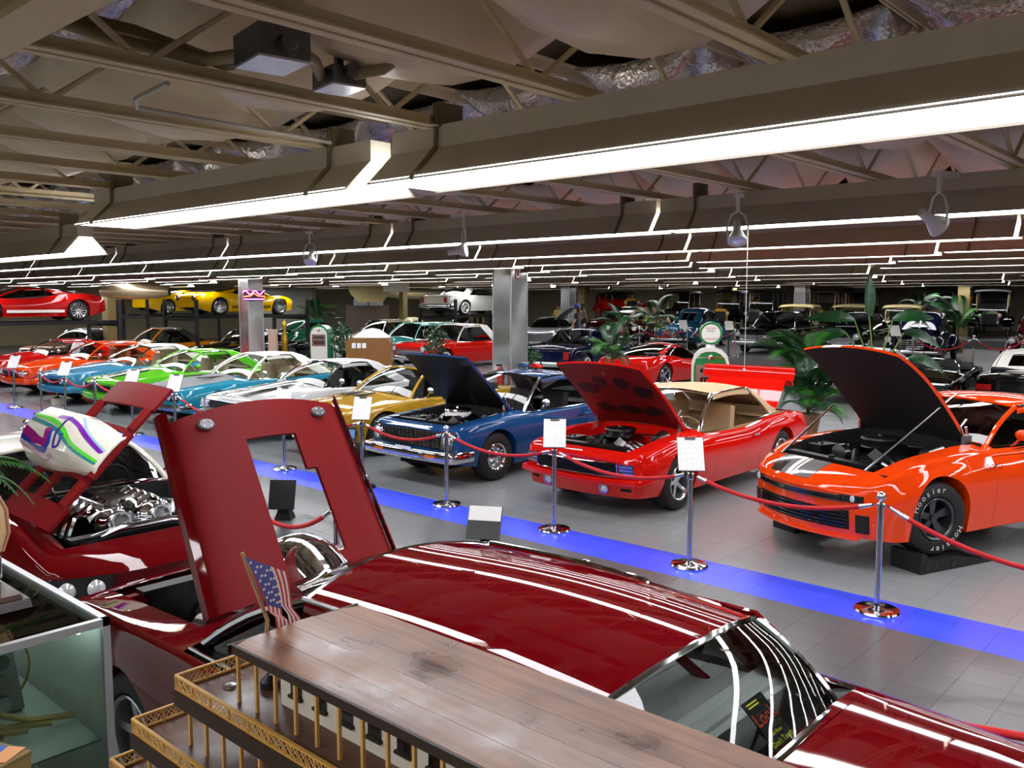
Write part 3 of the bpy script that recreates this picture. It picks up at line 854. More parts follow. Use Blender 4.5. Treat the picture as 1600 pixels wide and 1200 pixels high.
# fluorescent fixtures
LAMP = mat('lamp_panel_lit', '#ffffff', .5, emit='#fbfbff', estr=LAMP_STRENGTH)
REFL = mat('lamp_reflector', '#b9b1a2', .45, noise=.08)
def fixture_meshes(ln, w, h=.17, lw=.9):
    b = MB(); a = w / 2
    prof = [(-a, 0), (-.07, h), (-.07, h + .11), (.07, h + .11), (.07, h), (a, 0), (a - .012, 0), (.06, h - .012), (-.06, h - .012), (-a + .012, 0)]
    b.prism(prof, 0, -ln / 2, ln / 2)
    l = MB(); l.box((0, 0, .012), (ln - .03, w * (.95 if w > .45 else .82), .006))
    t = MB()
    s = MB(); s.box((0, 0, h + .16), (.05, .16, .12)); s.tube([(0, -a - .004, .0), (0, -.09, h), (0, -.08, h + .2)], .012, 6)
    return b.mesh('reflector', REFL, smooth=30), l.mesh('lamp_panel', LAMP), s.mesh('hanger', BEIGE2)
FM = {}
FIX_N = 0
def place_word(x, y): return
def fixture(x, y, z, ln, w, label):
    key = (round(ln, 2), round(w, 2))
    if key not in FM: FM[key] = fixture_meshes(ln, w)
    a, l, s = FM[key]
    e = thing('fluorescent_fixture', label, 'light fixture', (x, y, z), 0, 'fluorescent fixtures in ceiling rows')
    link('reflector', a, e); link('lamp_panel', l, e); link('hanger', s, e, (-ln / 2 + .35, 0, 0)); link('hanger', s, e, (ln / 2 - .35, 0, 0))
LR = [(3.15, .50), (6.65, .38), (9.5, .38), (11.9, .34), (14.3, .34), (17.4, .38), (21, .42), (25.2, .44), (30, .44), (36, .44), (43, .44)]
ORD = ['first', 'second', 'third', 'fourth', 'fifth', 'sixth', 'seventh', 'eighth', 'ninth', 'tenth', 'eleventh', 'twelfth', 'thirteenth', 'fourteenth', 'fifteenth']
ordn = ['nearest', 'second', 'third', 'fourth', 'fifth', 'sixth', 'seventh', 'eighth', 'ninth', 'tenth', 'eleventh', 'twelfth', 'thirteenth', 'fourteenth']
for r, (y, w) in enumerate(LR):
    ln = 3.5
    if r == 0:
        for i, (xc, zz) in enumerate(((1.72, 3.13), (-1.87, 3.13), (-5.55, 3.12), (-10.2, 2.96), (-13.75, 2.96), (-17.3, 2.96), (-20.85, 2.96))):
            fixture(xc, y + (.32 if i > 2 else 0), zz, 3.5, w if i < 3 else .42, ('long white fluorescent fixture in the nearest row, %s from the right edge' % ordn[i + 0].replace('nearest', 'first')) if i < 3 else '%s fluorescent fixture from the right in the lower hung left run' % ORD[i - 3])
        continue
    off = (r * 1.37) % 3.5
    for i in range(14):
        xc = 6 - off - i * 3.54
        if xc < -50: break
        if r > 4 and (i * 7 + r * 3) % 6 == 0: continue
        if r <= 4: lb = 'white fluorescent fixture, %s from the right in the %s ceiling row' % (ORD[i], ordn[r])
        else: lb = 'distant white fluorescent fixture, %s from the right in the %s ceiling row' % (ORD[i], ordn[r])
        fixture(xc, y, 3.12 - (.0 if r < 3 else (i % 2) * .03), ln, w, lb)
for i in range(3):
    for k, yy in enumerate((-.9, -3.9)):
        fixture(-8 + i * 3.6, yy, 3.12, 3.5, .45, 'fluorescent fixture %s from the left in the %s row behind the camera' % (ORD[i], ORD[k]))
# spotlights hung from the second row
SPOTW = mat('spot_white', '#d9d8d6', .4)
def spot(px, py, label, tilt, rz, Y=6.38):
    d = ray(px, py); p = _C + d * (Y / d.y)
    e = thing('spotlight', label, 'spotlight', p, rz, None)
    y = MB(); y.tube([(-.075, 0, -.0), (-.08, 0, .1), (-.05, 0, .19), (0, 0, .22), (.05, 0, .19), (.08, 0, .1), (.075, 0, 0)], .009, 6); y.build('yoke', SPOTW, e)
    a = MB(); a.cyl((0, 0, .21), (0, 0, .34), .018, n=8); a.box((0, .05, .34), (.09, .16, .03)); a.build('mount', SPOTW, e)
    M = Matrix.Rotation(tilt, 4, 'X')
    h = MB(); h.lathe([(.001, .17), (.03, .17), (.035, .08), (.072, .0), (.078, -.02), (.072, -.022)], 20, M); o = h.build('shade', SPOTW, e)
    l = MB(); l.lathe([(.001, -.026), (.04, -.022), (.07, -.015)], 20, M); l.build('lens', LENS, o)
spot(485, 408, 'white round spotlight on the second light row, leftmost of four', R(-35), R(40))
spot(725, 390, 'white cone spotlight seen from the side above the steel column', R(-100), R(120))
spot(1152, 374, 'white spotlight with wire yoke beside the pull cord', R(-30), R(30))
spot(1465, 352, 'pale twin headed spotlight at the far right of the second row', R(60), R(-30))
d = ray(1163, 578); p = _C + d * (6.62 / d.y)
e = thing('pull_cord', 'thin white pull cord with a small ball at its end', 'cord', p)
b = MB(); b.cyl((0, 0, .01), (0, 0, 3.28 - p.z), .0035, n=6); b.build('string', SPOTW, e)
b = MB(); b.ball((0, 0, 0), .014, 10); b.build('ball', SPOTW, e)
# conduit and junction boxes
GALV = mat('galvanised_box', '#6d6f72', .35, .8, noise=.3, scale=25)
def jbox(px, py, dims, label, rz):
    p = gnd(px, py, 3.42); e = thing('junction_box', label, 'electrical box', p, rz, None)
    b = MB(); b.box((0, 0, dims[2] / 2), dims); b.build('box', GALV, e)
    c = MB(); c.box((0, 0, -.004), (dims[0] * .98, dims[1] * .98, .008)); c.build('cover', mat('galv_cover', '#c9ccd0', .3, .7, noise=.3, scale=14), e)
    for sx in (-1, 1):
        c = MB(); c.cyl((sx * dims[0] / 2, 0, .05), (sx * (dims[0] / 2 + .04), 0, .05), .03, n=10); c.build('connector', GALV, e)
    b = MB(); b.box((0, 0, dims[2] + .16), (.03, .03, .34)); b.build('support_strut', GALV, e)
    return p
p1 = jbox(425, 100, (.24, .2, .11), 'large grey metal junction box between ceiling joists', R(-10))
p2 = jbox(530, 138, (.19, .15, .07), 'small grey metal junction box right of the large one', R(-10))
CON = mat('conduit_beige', '#8a7d5c', .5)
for i, dy in enumerate((0, .09)):
    b = MB(); b.tube([p1 + Vector((-.12, dy - .03, .05)), p1 + Vector((-.35, dy - .08, .06)), p1 + Vector((-.55, dy - .35, .12 + i * .05)), p1 + Vector((-.7, dy - .7, .22)), p1 + Vector((-.75, dy - 1.4, .3))], .026, 10)
    tag(b.build('conduit', CON), ['beige bent conduit running to the large junction box, lower one', 'beige bent conduit running to the large junction box, upper one'][i], 'conduit')
b = MB(); b.tube([p1 + Vector((.12, 0, .05)), vl(p1, p2, .5) + Vector((0, 0, 0)) if False else (Vector(p1) + Vector(p2)) / 2 + Vector((.05, 0, .05)), p2 + Vector((-.1, 0, .04))], .024, 10)
tag(b.build('conduit', CON), 'short beige conduit joining the two junction boxes', 'conduit')
b = MB(); b.tube([p2 + Vector((.1, 0, .04)), p2 + Vector((.22, .05, .05)), p2 + Vector((.3, .12, .12)), p2 + Vector((.32, .16, .4))], .024, 10)
tag(b.build('conduit', CON), 'beige conduit elbow rising from the small junction box', 'conduit')
q1, q2, q3, q4 = gnd(262, 130, 3.42), gnd(212, 155, 3.42), gnd(214, 168, 3.43), gnd(600, 238, 3.42)
b = MB(); b.tube([q1, q1.lerp(q2, .8), q2, q3, q3.lerp(q4, .15), q4], .011, 8)
tag(b.build('conduit', mat('conduit_white', '#b3aea4', .4)), 'thin pale conduit bent back along a joist', 'conduit')
# square columns clad in diamond plate
def plate_mat():
    m = mat('diamond_plate', '#c4c5c6', .2, 1.0, noise=.08, scale=1.5)
    nt = m.node_tree; b = nt.nodes['Principled BSDF']; tc = nt.nodes.new('ShaderNodeTexCoord'); mp = nt.nodes.new('ShaderNodeMapping'); mp.inputs['Rotation'].default_value = (R(45), R(45), R(45))
    v = nt.nodes.new('ShaderNodeTexChecker'); v.inputs['Scale'].default_value = 34
    nt.links.new(tc.outputs['Object'], mp.inputs[0]); nt.links.new(mp.outputs[0], v.inputs['Vector'])
    bp = nt.nodes.new('ShaderNodeBump'); bp.inputs['Strength'].default_value = .35; bp.inputs['Distance'].default_value = .01
    nt.links.new(v.outputs['Fac'], bp.inputs['Height']); nt.links.new(bp.outputs['Normal'], b.inputs['Normal']); return m
PLATE = plate_mat()
REDSIGN = mat('sign_red', '#b01218', .5)
def column(p, w, label, zt=3.4, sign=None):
    e = thing('column', label, 'column', p)
    for i in range(4):
        a = i * PI / 2; c, s = math.cos(a), math.sin(a)
        b = MB()
        b.box((0, 0, zt / 2), (w, .012, zt - .02)); b.build('plate_panel', PLATE, e, (s * w / 2, -c * w / 2, .01), (0, 0, a))
    b = MB(); b.box((0, 0, zt / 2), (w - .03, w - .03, zt)); b.build('core', BEIGE2, e)
    for (sx, sy) in ((-1, -1), (1, -1), (1, 1), (-1, 1)):
        b = MB(); b.box((sx * w / 2, sy * w / 2, zt / 2), (.03, .03, zt - .02)); b.build('corner_strip', ALU, e)
    if sign:
        f, z = sign
        for i, (dx, dz, mm, nm) in enumerate(((.15, .22, REDSIGN, 'sign_plate'), (.11, .18, PAPER, 'sign_field'), (.05, .12, REDSIGN, 'sign_symbol'))):
            b = MB(); b.box((w / 2 + .012 + i * .003, f, z), (.006, dx, dz)); b.build(nm, mm, e)
    return e
col1 = far(797, 18.6)
column((col1.x, col1.y, 0), .5, 'wide diamond plate column with red fire extinguisher sign, behind the blue car', sign=(-.05, 3.07))
col0 = far(392, 27.0); column((col0.x, col0.y, 0), .5, 'diamond plate column with pink neon sign at left')
c3 = far(888, 42.5); column((c3.x, c3.y, 0), .5, 'narrow diamond plate column behind the two mannequins')
c4 = far(1253, 40.0); column((c4.x, c4.y, 0), .5, 'diamond plate column with small red sign among old cars', sign=(0, 3.05))
OLIVE = mat('column_olive', '#7c6f45', .7)
for px, d, w, lb in ((173, 34, .5, 'olive painted column below the silver duct'), (1442, 46, .62, 'olive column behind the cream roadster'), (1140, 47, .55, 'olive column right of the blue sedan'), (912, 47, .45, 'dark olive column right of the plate column'), (630, 44, .3, 'thin beige post beside the white ceiling box')):
    p = far(px, d); b = MB(); b.box((0, 0, 1.7), (w, w, 3.4)); e = thing('column', lb, 'column', p); b.build('shaft', OLIVE, e)
    b = MB(); b.box((0, 0, 3.3), (w * 1.25, w * 1.25, .12)); b.build('cap', OLIVE, e); b = MB(); b.box((0, 0, .1), (w * 1.15, w * 1.15, .2)); b.build('foot', OLIVE, e)
# ================================================================ the front row, noses to the aisle
P_BLUE = paint('marina_blue', '#174a82', .35)
P_RED = paint('bright_red', '#d3140c')
P_ORANGE = paint('hugger_orange', '#f0440b')
P_GOLD = paint('gold', '#b3891f', .3)
P_SILVER = paint('silver', '#c6c8ca', .35)
P_TEAL = paint('teal_blue', '#2489a8', .3)
P_GREEN = paint('lime_green', '#5fc32a')
P_LBLUE = paint('light_blue', '#3d88ad', .35)
P_JUDGE = paint('carousel_orange', '#ea4a12')
P_RED2 = paint('dark_red', '#b3120f')
P_BLACK = paint('black', '#070708')
P_WHITE = paint('white', '#efeee8')
VINYLB = mat('black_vinyl_top', '#19191b', .6, bump=.3, bscale=300)
VINYLW = mat('white_vinyl_top', '#ece9e0', .5, bump=.2, bscale=300)
CANVAS = mat('tan_canvas_top', '#cdb48a', .75, bump=.25, bscale=400)
HOODGREY = mat('hood_grey', '#6f7275', .55)
CREAM_INT = mat('cream_vinyl', '#b9aa8c', .55)
# --- blue car
E1, I1 = car('coupe_car', 'metallic blue boxy sixties coupe with its black lined hood raised', 'car', (-9.12, 8.87, 0), 0, 'cars along the aisle',
    L=4.65, W=1.80, H=1.40, body=P_BLUE, hood_open=47, bay=BLKMAT, liner=BLACK, engine='chrome', rim='cap', tr=.345, tw=.235, fa=.86, rw=.58, sideglass=False, lean=.03, sweep=.04,
    sh=[(0, .76), (.02, .81), (.18, .87), (.36, .895), (.55, .89), (.72, .90), (.85, .89), (.97, .85), (1, .8)], top=[(0, .77), (.03, .82), (.18, .90), (.33, .98), (.6, .96), (.79, .95), (.97, .87), (1, .82)],
    plan=[(0, .93), (.02, .97), (.1, .985), (.25, 1), (.76, 1), (.92, .98), (.985, .95), (1, .92)], lowk=.08, fe=.80,
    front=[('panel', -.58, .58, .52, .75, BLKMAT, 'grille'), ('bars', -.58, .58, .53, .75, 8, CHROME, .007), ('vbars', -.58, .58, .53, .75, 14, CHROME, .007), ('pair', .60, .83, .52, .77, CHROME, 'headlight_bezel', .02), ('lamp', .71, .645, .088), ('bumper', .43, .15, .09, .86, CHROME, .38), ('pair', .44, .62, .42, .46, AMBER, 'parking_lamp', .15), ('plate', 0, .45, 'L-79', 0)])
hz = MB(); hz.box((0, -.62, -.045), (.07, 1.1, .03)); hz.build('hood_brace', BLKMAT, I1['ho'])
hz = MB(); hz.box((0, -.42, -.05), (1.2, .06, .03)); hz.build('hood_brace', BLKMAT, I1['ho'])
# --- two toy cars on its roof
def toy(p, rz, m, m2, label):
    e = thing('toy_car', label, 'toy car', p, rz, 'toy cars on the blue roof')
    b = MB(); pr = [(-.12, .018), (-.12, .045), (-.06, .055), (-.03, .08), (.05, .08), (.08, .055), (.125, .05), (.125, .02)]; b.prism(pr, 0, -.042, .042); b.build('body', m, e)
    b = MB(); b.box((0, -.0, .084), (.07, .08, .004)); b.build('roof', m2, e)
    for x in (-1, 1):
        for y in (-.075, .08):
            b = MB(); b.cyl((x * .036, y, .017), (x * .048, y, .017), .017, n=12); b.build('wheel', RUBBER, e)
        b = MB(); b.box((x * .043, .01, .067), (.003, .07, .016)); b.build('side_window', BLKGLOSS, e)
toy((-9.42, 10.75, 1.421), R(70), P_BLUE, P_WHITE, 'small blue toy car on the blue roof, left one')
toy((-9.12, 10.72, 1.424), R(75), P_RED, P_WHITE, 'small red and white toy car on the blue roof, right one')
# --- red convertible
E2, I2 = car('convertible_car', 'bright red convertible with tan top, hood and trunk lid raised', 'car', (-6.35, 9.08, 0), 0, 'cars along the aisle',
    L=4.78, W=1.90, H=1.34, body=P_RED, topmat=CANVAS, style='soft', hood_open=46, trunk_open=52, bay=P_RED, liner=mat('liner_red', '#7d0c0a', .5), rim='five', tr=.34, tw=.26, rr=.215, fa=.92, rw=.59, rt=.67, rb=.815, ccf=.75, cct=.655, interior=TAN, sideglass=False, mirror=False, engine='v8', sweep=.16,
    sh=[(0, .66), (.02, .74), (.08, .79), (.2, .86), (.32, .855), (.52, .83), (.70, .90), (.80, .91), (.92, .87), (.985, .80), (1, .74)], upk=.09, fil=.055, bot=[(0, .25), (.08, .23), (.2, .2), (.8, .2), (.92, .28), (1, .38)],
    front=[('panel', -.60, .60, .50, .66, BLKMAT, 'grille', .006), ('bars', -.59, .59, .505, .655, 6, BLACK, .008), ('frame', -.60, .60, .50, .66, CHROME, .008), ('pair', .62, .79, .52, .65, RIMD, 'headlight_door', .008), ('bumper', .445, .07, .05, .84, P_RED, .4), ('lamp', .42, .345, .06, 'driving_lamp'), ('pair', .62, .74, .33, .36, BLKMAT, 'valance_slot')] )
for sx in (-1, 1):
    for i in range(3):
        b = MB(); conform(b, I2['fy'], *sorted((sx * .63, sx * .785)), .535 + i * .04, .548 + i * .04, 0, .016, 4, 1); b.build('headlight_louver', CHROME, E2)
ho = I2['ho']
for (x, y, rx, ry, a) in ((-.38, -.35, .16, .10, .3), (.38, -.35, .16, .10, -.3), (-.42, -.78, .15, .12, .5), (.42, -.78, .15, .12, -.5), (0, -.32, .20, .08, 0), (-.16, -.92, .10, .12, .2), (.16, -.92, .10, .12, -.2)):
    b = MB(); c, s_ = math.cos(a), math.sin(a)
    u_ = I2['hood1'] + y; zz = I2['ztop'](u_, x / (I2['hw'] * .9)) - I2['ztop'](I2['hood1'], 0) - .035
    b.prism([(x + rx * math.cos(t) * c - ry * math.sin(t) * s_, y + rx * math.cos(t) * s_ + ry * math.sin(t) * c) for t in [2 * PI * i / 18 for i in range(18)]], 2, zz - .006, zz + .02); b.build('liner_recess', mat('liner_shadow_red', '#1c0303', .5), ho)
b = MB(); b.box((0, -1.1, -.13), (.05, .06, .06)); b.build('hood_latch', STEEL, ho)
# --- orange modern car on ramps
OP, ORZ = (-3.27, 9.02, 0), R(-22)
E3, I3 = car('sports_coupe', 'bright orange modern coupe on black ramps, black lined hood raised', 'car', OP, ORZ, 'cars along the aisle',
    L=4.78, W=1.92, H=1.36, ride=.13, body=P_ORANGE, hoodmat=P_ORANGE, hood_open=50, bay=BLKMAT, liner=BLKMAT, rim='drag', tr=.355, tw=.26, rr=.2, fa=.93, wb=2.81, rw=.60, cowl=.385, wt=.505, rt=.67, rb=.86, ccf=.78, cct=.63, glass=GLASSD, trim=BLKGLOSS, pillar=P_ORANGE, engine='black', sweep=.34, lean=-.02, arch=1.16, hood0=.07, mirror=P_ORANGE,
    sh=[(0, .60), (.015, .68), (.06, .76), (.18, .90), (.32, .94), (.5, .93), (.70, 1.0), (.85, 1.02), (.95, .98), (1, .9)], top=[(0, .62), (.015, .70), (.06, .80), (.18, .93), (.36, 1.02), (.6, 1.0), (.86, 1.05), (.97, 1.04), (1, .92)],
    bot=[(0, .20), (.08, .17), (.2, .18), (.8, .18), (.92, .24), (1, .3)], plan=[(0, .74), (.015, .84), (.06, .92), (.12, .97), (.22, 1), (.4, .97), (.6, .96), (.8, 1), (.94, .96), (1, .84)], lowk=.05, upk=.14, fil=.06,
    front=[('panel', -.58, .58, .27, .45, BLKMAT, 'lower_grille', .006), ('bars', -.57, .57, .28, .45, 5, BLKGLOSS, .012), ('panel', -.52, .52, .535, .585, BLKGLOSS, 'upper_grille', .008), ('frame', -.52, .52, .535, .585, BLACK, .006), ('pair', .50, .70, .535, .60, BLKGLOSS, 'headlight', .012), ('pair', .64, .74, .25, .42, BLKMAT, 'side_intake', .008), ('panel', -.66, .66, .175, .20, P_ORANGE, 'splitter', .03)])
for sx in (-1, 1):
    b = MB(); M = Matrix.Translation((sx * .62, I3['fy'](.62, .57) - .014, .57 + .13)) @ Matrix.Rotation(R(90), 4, 'X'); b.lathe([(.001, .01), (.028, .006), (.032, 0)], 16, M); b.build('headlight_projector', LENS, E3)
# nose stripes: black, grey, white-orange-white
for f0, f1, m_ in ((-.62, .22, mat('decal_grey', '#3d4043', .35, coat=.8)), (-.24, -.16, WHITE), (-.135, -.09, WHITE), (-.62, -.36, BLKGLOSS)):
    hood_stripe(I3, E3, .05, .33, f0, f1, m_, 'nose_stripe', .003 + .002 * (m_ is WHITE) + .001 * (m_ is BLKGLOSS), 5)
b = MB(); b.box((.86, .62, .80), (.012, .2, .05)); b.build('fender_badge', CHROME, E3)
t = text_mb('COPO', .09, 0); t.build('fender_lettering', BLACK, E3, (.963, .68, .93), (R(90), 0, R(90)), merge=False)
b = MB(); b.tube([(.55, -.58, .93), (.62, .55, 1.62)], .012, 6); b.build('hood_strut', STEEL, E3)
b = MB(); b.tube([(-.55, -.58, .93), (-.62, .2, 1.38)], .012, 6); b.build('hood_strut', STEEL, E3)
b = MB()
for i in range(12): b.box((.05, .38 + i * .028, .93), (.34, .014, .12))
b.box((.05, .53, .90), (.36, .36, .1)); b.build('supercharger_case', BLACK, E3)
# white tire lettering
for tire in [c for c in E3.children if c.name.startswith('tire') and c.location.x > 0][:1]:
    tire.rotation_euler.z -= R(8)
    for base in (R(118), R(298)):
        tm_ = MB(); word = 'Hoosier'
        for i, ch in enumerate(word):
            an = base - (i - 3) * R(13); t = text_mb(ch, .085, 0)
            M = Matrix.Translation((.1385, 0, 0)) @ Matrix.Rotation(R(90), 4, 'Y') @ Matrix.Rotation(R(90), 4, 'Z') @ Matrix.Rotation(an - R(90), 4, 'Z') @ Matrix.Translation((0, .282, 0))
            tm_.add(t.v, t.f, M)
        tm_.build('tire_lettering', WHITE, tire, smooth=0, merge=False)
RAMP = mat('ramp_black_plastic', '#121213', .5)
def ramp(p, rz, label):
    e = thing('car_ramp', label, 'ramp', p, rz, 'black ramps under the orange car')
    b = MB(); b.prism([(-.28, 0), (-.28, .19), (-.22, .19), (-.17, .125), (.17, .125), (.72, .012), (.72, 0)], 0, -.17, .17); b.build('ramp_body', RAMP, e)
    for y in (-.2, -.08, .16):
        for s in (-1, 1):
            q = MB(); q.prism([(y - .022, .03), (y + .022, .03), (y + .022, .095), (y - .022, .095)], 0, s * .168, s * .174); q.build('ramp_slot', BLKGLOSS, e)
    for i in range(5):
        q = MB(); q.box((0, .24 + i * .09, .116 - i * .0185), (.3, .02, .012)); q.build('ramp_rib', RAMP, e)
for sx, sy, lb in ((.80, 0, 'black plastic ramp under the lettered front tire of the orange car'), (-.80, 0, 'black plastic ramp under the far front tire of the orange car'), (.80, 2.81, 'black plastic ramp under the rear tire of the orange car, outside row'), (-.80, 2.81, 'black plastic ramp under the rear tire of the orange car, inner side')):
    c, s_ = math.cos(ORZ), math.sin(ORZ); ramp((OP[0] + sx * c - sy * s_, OP[1] + sx * s_ + sy * c, 0), ORZ, lb)
# --- gold coupe
E4, I4 = car('coupe_car', 'gold coupe with black vinyl roof and twin hood louvers', 'car', (-11.85, 9.1, 0), 0, 'cars along the aisle',
    L=4.75, W=1.86, H=1.34, body=P_GOLD, topmat=VINYLB, rim='drag', tr=.345, tw=.25, lean=.02, sweep=.06, bulge=.012, pillar=P_GOLD, sideglass=False,
    front=[('panel', -.82, .82, .56, .70, BLKMAT, 'grille'), ('frame', -.82, .82, .56, .70, CHROME, .009), ('lamp', .71, .63, .075), ('bumper', .45, .11, .09, .88, CHROME, .35), ('panel', -.5, .5, .30, .38, BLKMAT, 'lower_valance'), ('plate', 0, .40, '', 0)])
t = text_mb('SS', .1, 0); t.build('grille_badge', CHROME, E4, (0, I4['fy'](0, .63) - .02, .63), (R(90), 0, 0), merge=False)
for sx in (-1, 1):
    b = MB(); z = I4['ztop'](1.15, .18) + .01; b.box((sx * .16, .18, z), (.09, .44, .028), taper=.85); o = b.build('hood_louver', BLACK, E4)
    b = MB(); b.box((sx * .16, -.04, z), (.085, .02, .024)); b.build('louver_tip', CHROME, o)
# --- silver coupe with black stripes
E5, I5 = car('coupe_car', 'silver coupe with two wide black hood stripes', 'car', (-14.35, 9.1, 0), 0, 'cars along the aisle',
    L=4.85, W=1.90, H=1.33, body=P_SILVER, rim='five', bulge=.03, lean=.02, sweep=.05, sideglass=False,
    front=[('panel', -.5, .5, .56, .70, BLKMAT, 'grille'), ('frame', -.86, .86, .555, .71, CHROME, .01), ('pair', .52, .86, .56, .70, STEEL, 'headlight_bezel', .014), ('lamp', .60, .63, .07), ('lamp', .77, .63, .07), ('bumper', .43, .13, .09, .9, CHROME, .35)])
for f0, f1 in ((-.52, -.16), (.16, .52)): hood_stripe(I5, I5['ho'], .2, I5['hood1'] - .02, f0, f1, BLKGLOSS, 'hood_stripe')
# --- teal coupe, grey hood, white roof
E6, I6 = car('coupe_car', 'teal coupe with flat grey hood and white vinyl roof', 'car', (-17.0, 9.1, 0), 0, 'cars along the aisle',
    L=4.9, W=1.92, H=1.36, body=P_TEAL, hoodmat=HOODGREY, topmat=VINYLW, pillar=VINYLW, rim='five', bulge=.02, sideglass=False, interior=CREAM_INT, lean=.02, sweep=.06,
    front=[('panel', -.86, .86, .55, .70, BLKMAT, 'grille'), ('bars', -.5, .5, .56, .69, 3, STEEL, .008), ('lamp', .60, .63, .07), ('lamp', .77, .63, .07), ('bumper', .43, .12, .09, .9, CHROME, .35)])
for sx in (-1, 1):
    b = MB(); b.box((sx * .3, .15, I6['ztop'](1.1, .3) + .012), (.06, .6, .02)); b.build('hood_vent', mat('vent_brown', '#3b2420', .5), I6['ho'])
# --- green coupe
E7, I7 = car('coupe_car', 'lime green coupe with black hood intakes', 'car', (-19.7, 9.1, 0), 0, 'cars along the aisle',
    L=4.87, W=1.9, H=1.33, body=P_GREEN, pillar=P_GREEN, rim='five', bulge=.03, interior=CREAM_INT, sideglass=False, lean=-.04, sweep=.14, mirror=P_GREEN,
    front=[('pair', .08, .62, .50, .66, BLKMAT, 'grille'), ('pair', .68, .84, .52, .66, BLKMAT, 'headlight_recess'), ('lamp', .76, .59, .07), ('bumper', .40, .13, .06, .86, P_GREEN, .35)])
for sx in (-1, 1): hood_stripe(I7, I7['ho'], .25, 1.1, sx * .12, sx * .36, BLKGLOSS, 'hood_intake', .012)
# --- light blue coupe with white roof
E8, I8 = car('coupe_car', 'light blue coupe with white vinyl roof', 'car', (-22.35, 9.1, 0), 0, 'cars along the aisle',
    L=5.0, W=1.92, H=1.35, body=P_LBLUE, topmat=VINYLW, rim='rally', interior=CREAM_INT, sideglass=False, lean=-.05, sweep=.16, bulge=.02,
    front=[('pair', .1, .52, .50, .64, BLKMAT, 'grille'), ('lamp', .63, .60, .07), ('lamp', .79, .60, .07), ('bumper', .40, .16, .07, .88, P_LBLUE, .35)])
# --- orange coupe
E9, I9 = car('coupe_car', 'vivid orange coupe with orange roof, left of the light blue one', 'car', (-25.3, 9.2, 0), 0, 'cars along the aisle',
    L=5.0, W=1.92, H=1.33, body=P_JUDGE, pillar=P_JUDGE, rim='rally', sideglass=False, lean=-.05, sweep=.16, bulge=.025, interior=mat('orange_int', '#a8601c', .6),
    front=[('pair', .1, .52, .50, .64, BLKMAT, 'grille'), ('lamp', .63, .60, .07), ('lamp', .79, .60, .07), ('bumper', .40, .16, .07, .88, P_JUDGE, .35)])
# --- red coupe at the frame's left edge
E10, I10 = car('coupe_car', 'red coupe cut by the left edge, in line with the aisle row', 'car', (-28.3, 9.3, 0), 0, 'cars along the aisle',
    L=4.9, W=1.9, H=1.3, body=P_RED2, pillar=CHROME, rim='rally', bulge=.03, front=[('panel', -.8, .8, .5, .66, BLKMAT, 'grille'), ('lamp', .70, .6, .075), ('bumper', .42, .12, .08, .86, CHROME, .35)])
# ---------------------------------------------------------------- stanchions, ropes and signs
POLE = mat('polished_pole', '#c9cbce', .1, 1.0, noise=.02)
def at_y(px, py, Y):
    d = ray(px, py); return _C + d * (Y / d.y)
def st_mesh():
    b = MB(); b.lathe([(.001, 0), (.178, 0), (.18, .012), (.172, .026), (.06, .034), (.03, .05)], 36)
    p = MB(); p.cyl((0, 0, .045), (0, 0, .9), .0245, n=20)
    c = MB(); c.lathe([(.026, .86), (.034, .865), (.034, .895), (.02, .905), (.016, .92), (.03, .93), (.04, .95), (.04, .965), (.03, .985), (.001, .998)], 20)
    for a in range(4):
        q = a * PI / 2; c.tube([(.03 * math.cos(q), .03 * math.sin(q), .885), (.055 * math.cos(q), .055 * math.sin(q), .888), (.06 * math.cos(q), .06 * math.sin(q), .87)], .006, 6)
    return b.mesh('base', POLE), p.mesh('pole', POLE), c.mesh('finial', CHROME)
SB, SP, SF = st_mesh()
SIGNF = None
def lined_paper():
    m = mat('printed_sheet', '#f4f3f0', .6); nt = m.node_tree; b = nt.nodes['Principled BSDF']
    tc = nt.nodes.new('ShaderNodeTexCoord'); sx = nt.nodes.new('ShaderNodeSeparateXYZ'); nt.links.new(tc.outputs['Object'], sx.inputs[0])
    w = nt.nodes.new('ShaderNodeMath'); w.operation = 'SINE'; k = nt.nodes.new('ShaderNodeMath'); k.operation = 'MULTIPLY'; k.inputs[1].default_value = 420
    nt.links.new(sx.outputs['Y'], k.inputs[0]); nt.links.new(k.outputs[0], w.inputs[0])
    nz = nt.nodes.new('ShaderNodeTexNoise'); nz.inputs['Scale'].default_value = 90; nt.links.new(tc.outputs['Object'], nz.inputs['Vector'])
    g = nt.nodes.new('ShaderNodeMath'); g.operation = 'GREATER_THAN'; g.inputs[1].default_value = .55
    ml = nt.nodes.new('ShaderNodeMath'); ml.operation = 'MULTIPLY'; nt.links.new(w.outputs[0], ml.inputs[0]); nt.links.new(nz.outputs['Fac'], ml.inputs[1])
    g.inputs[1].default_value = .42; nt.links.new(ml.outputs[0], g.inputs[0])
    mx = nt.nodes.new('ShaderNodeMix'); mx.data_type = 'RGBA'; mx.inputs[6].default_value = (.9, .9, .88, 1); mx.inputs[7].default_value = (.45, .45, .47, 1)
    nt.links.new(g.outputs[0], mx.inputs[0]); nt.links.new(mx.outputs[2], b.inputs['Base Color']); return m
PRINT = lined_paper()
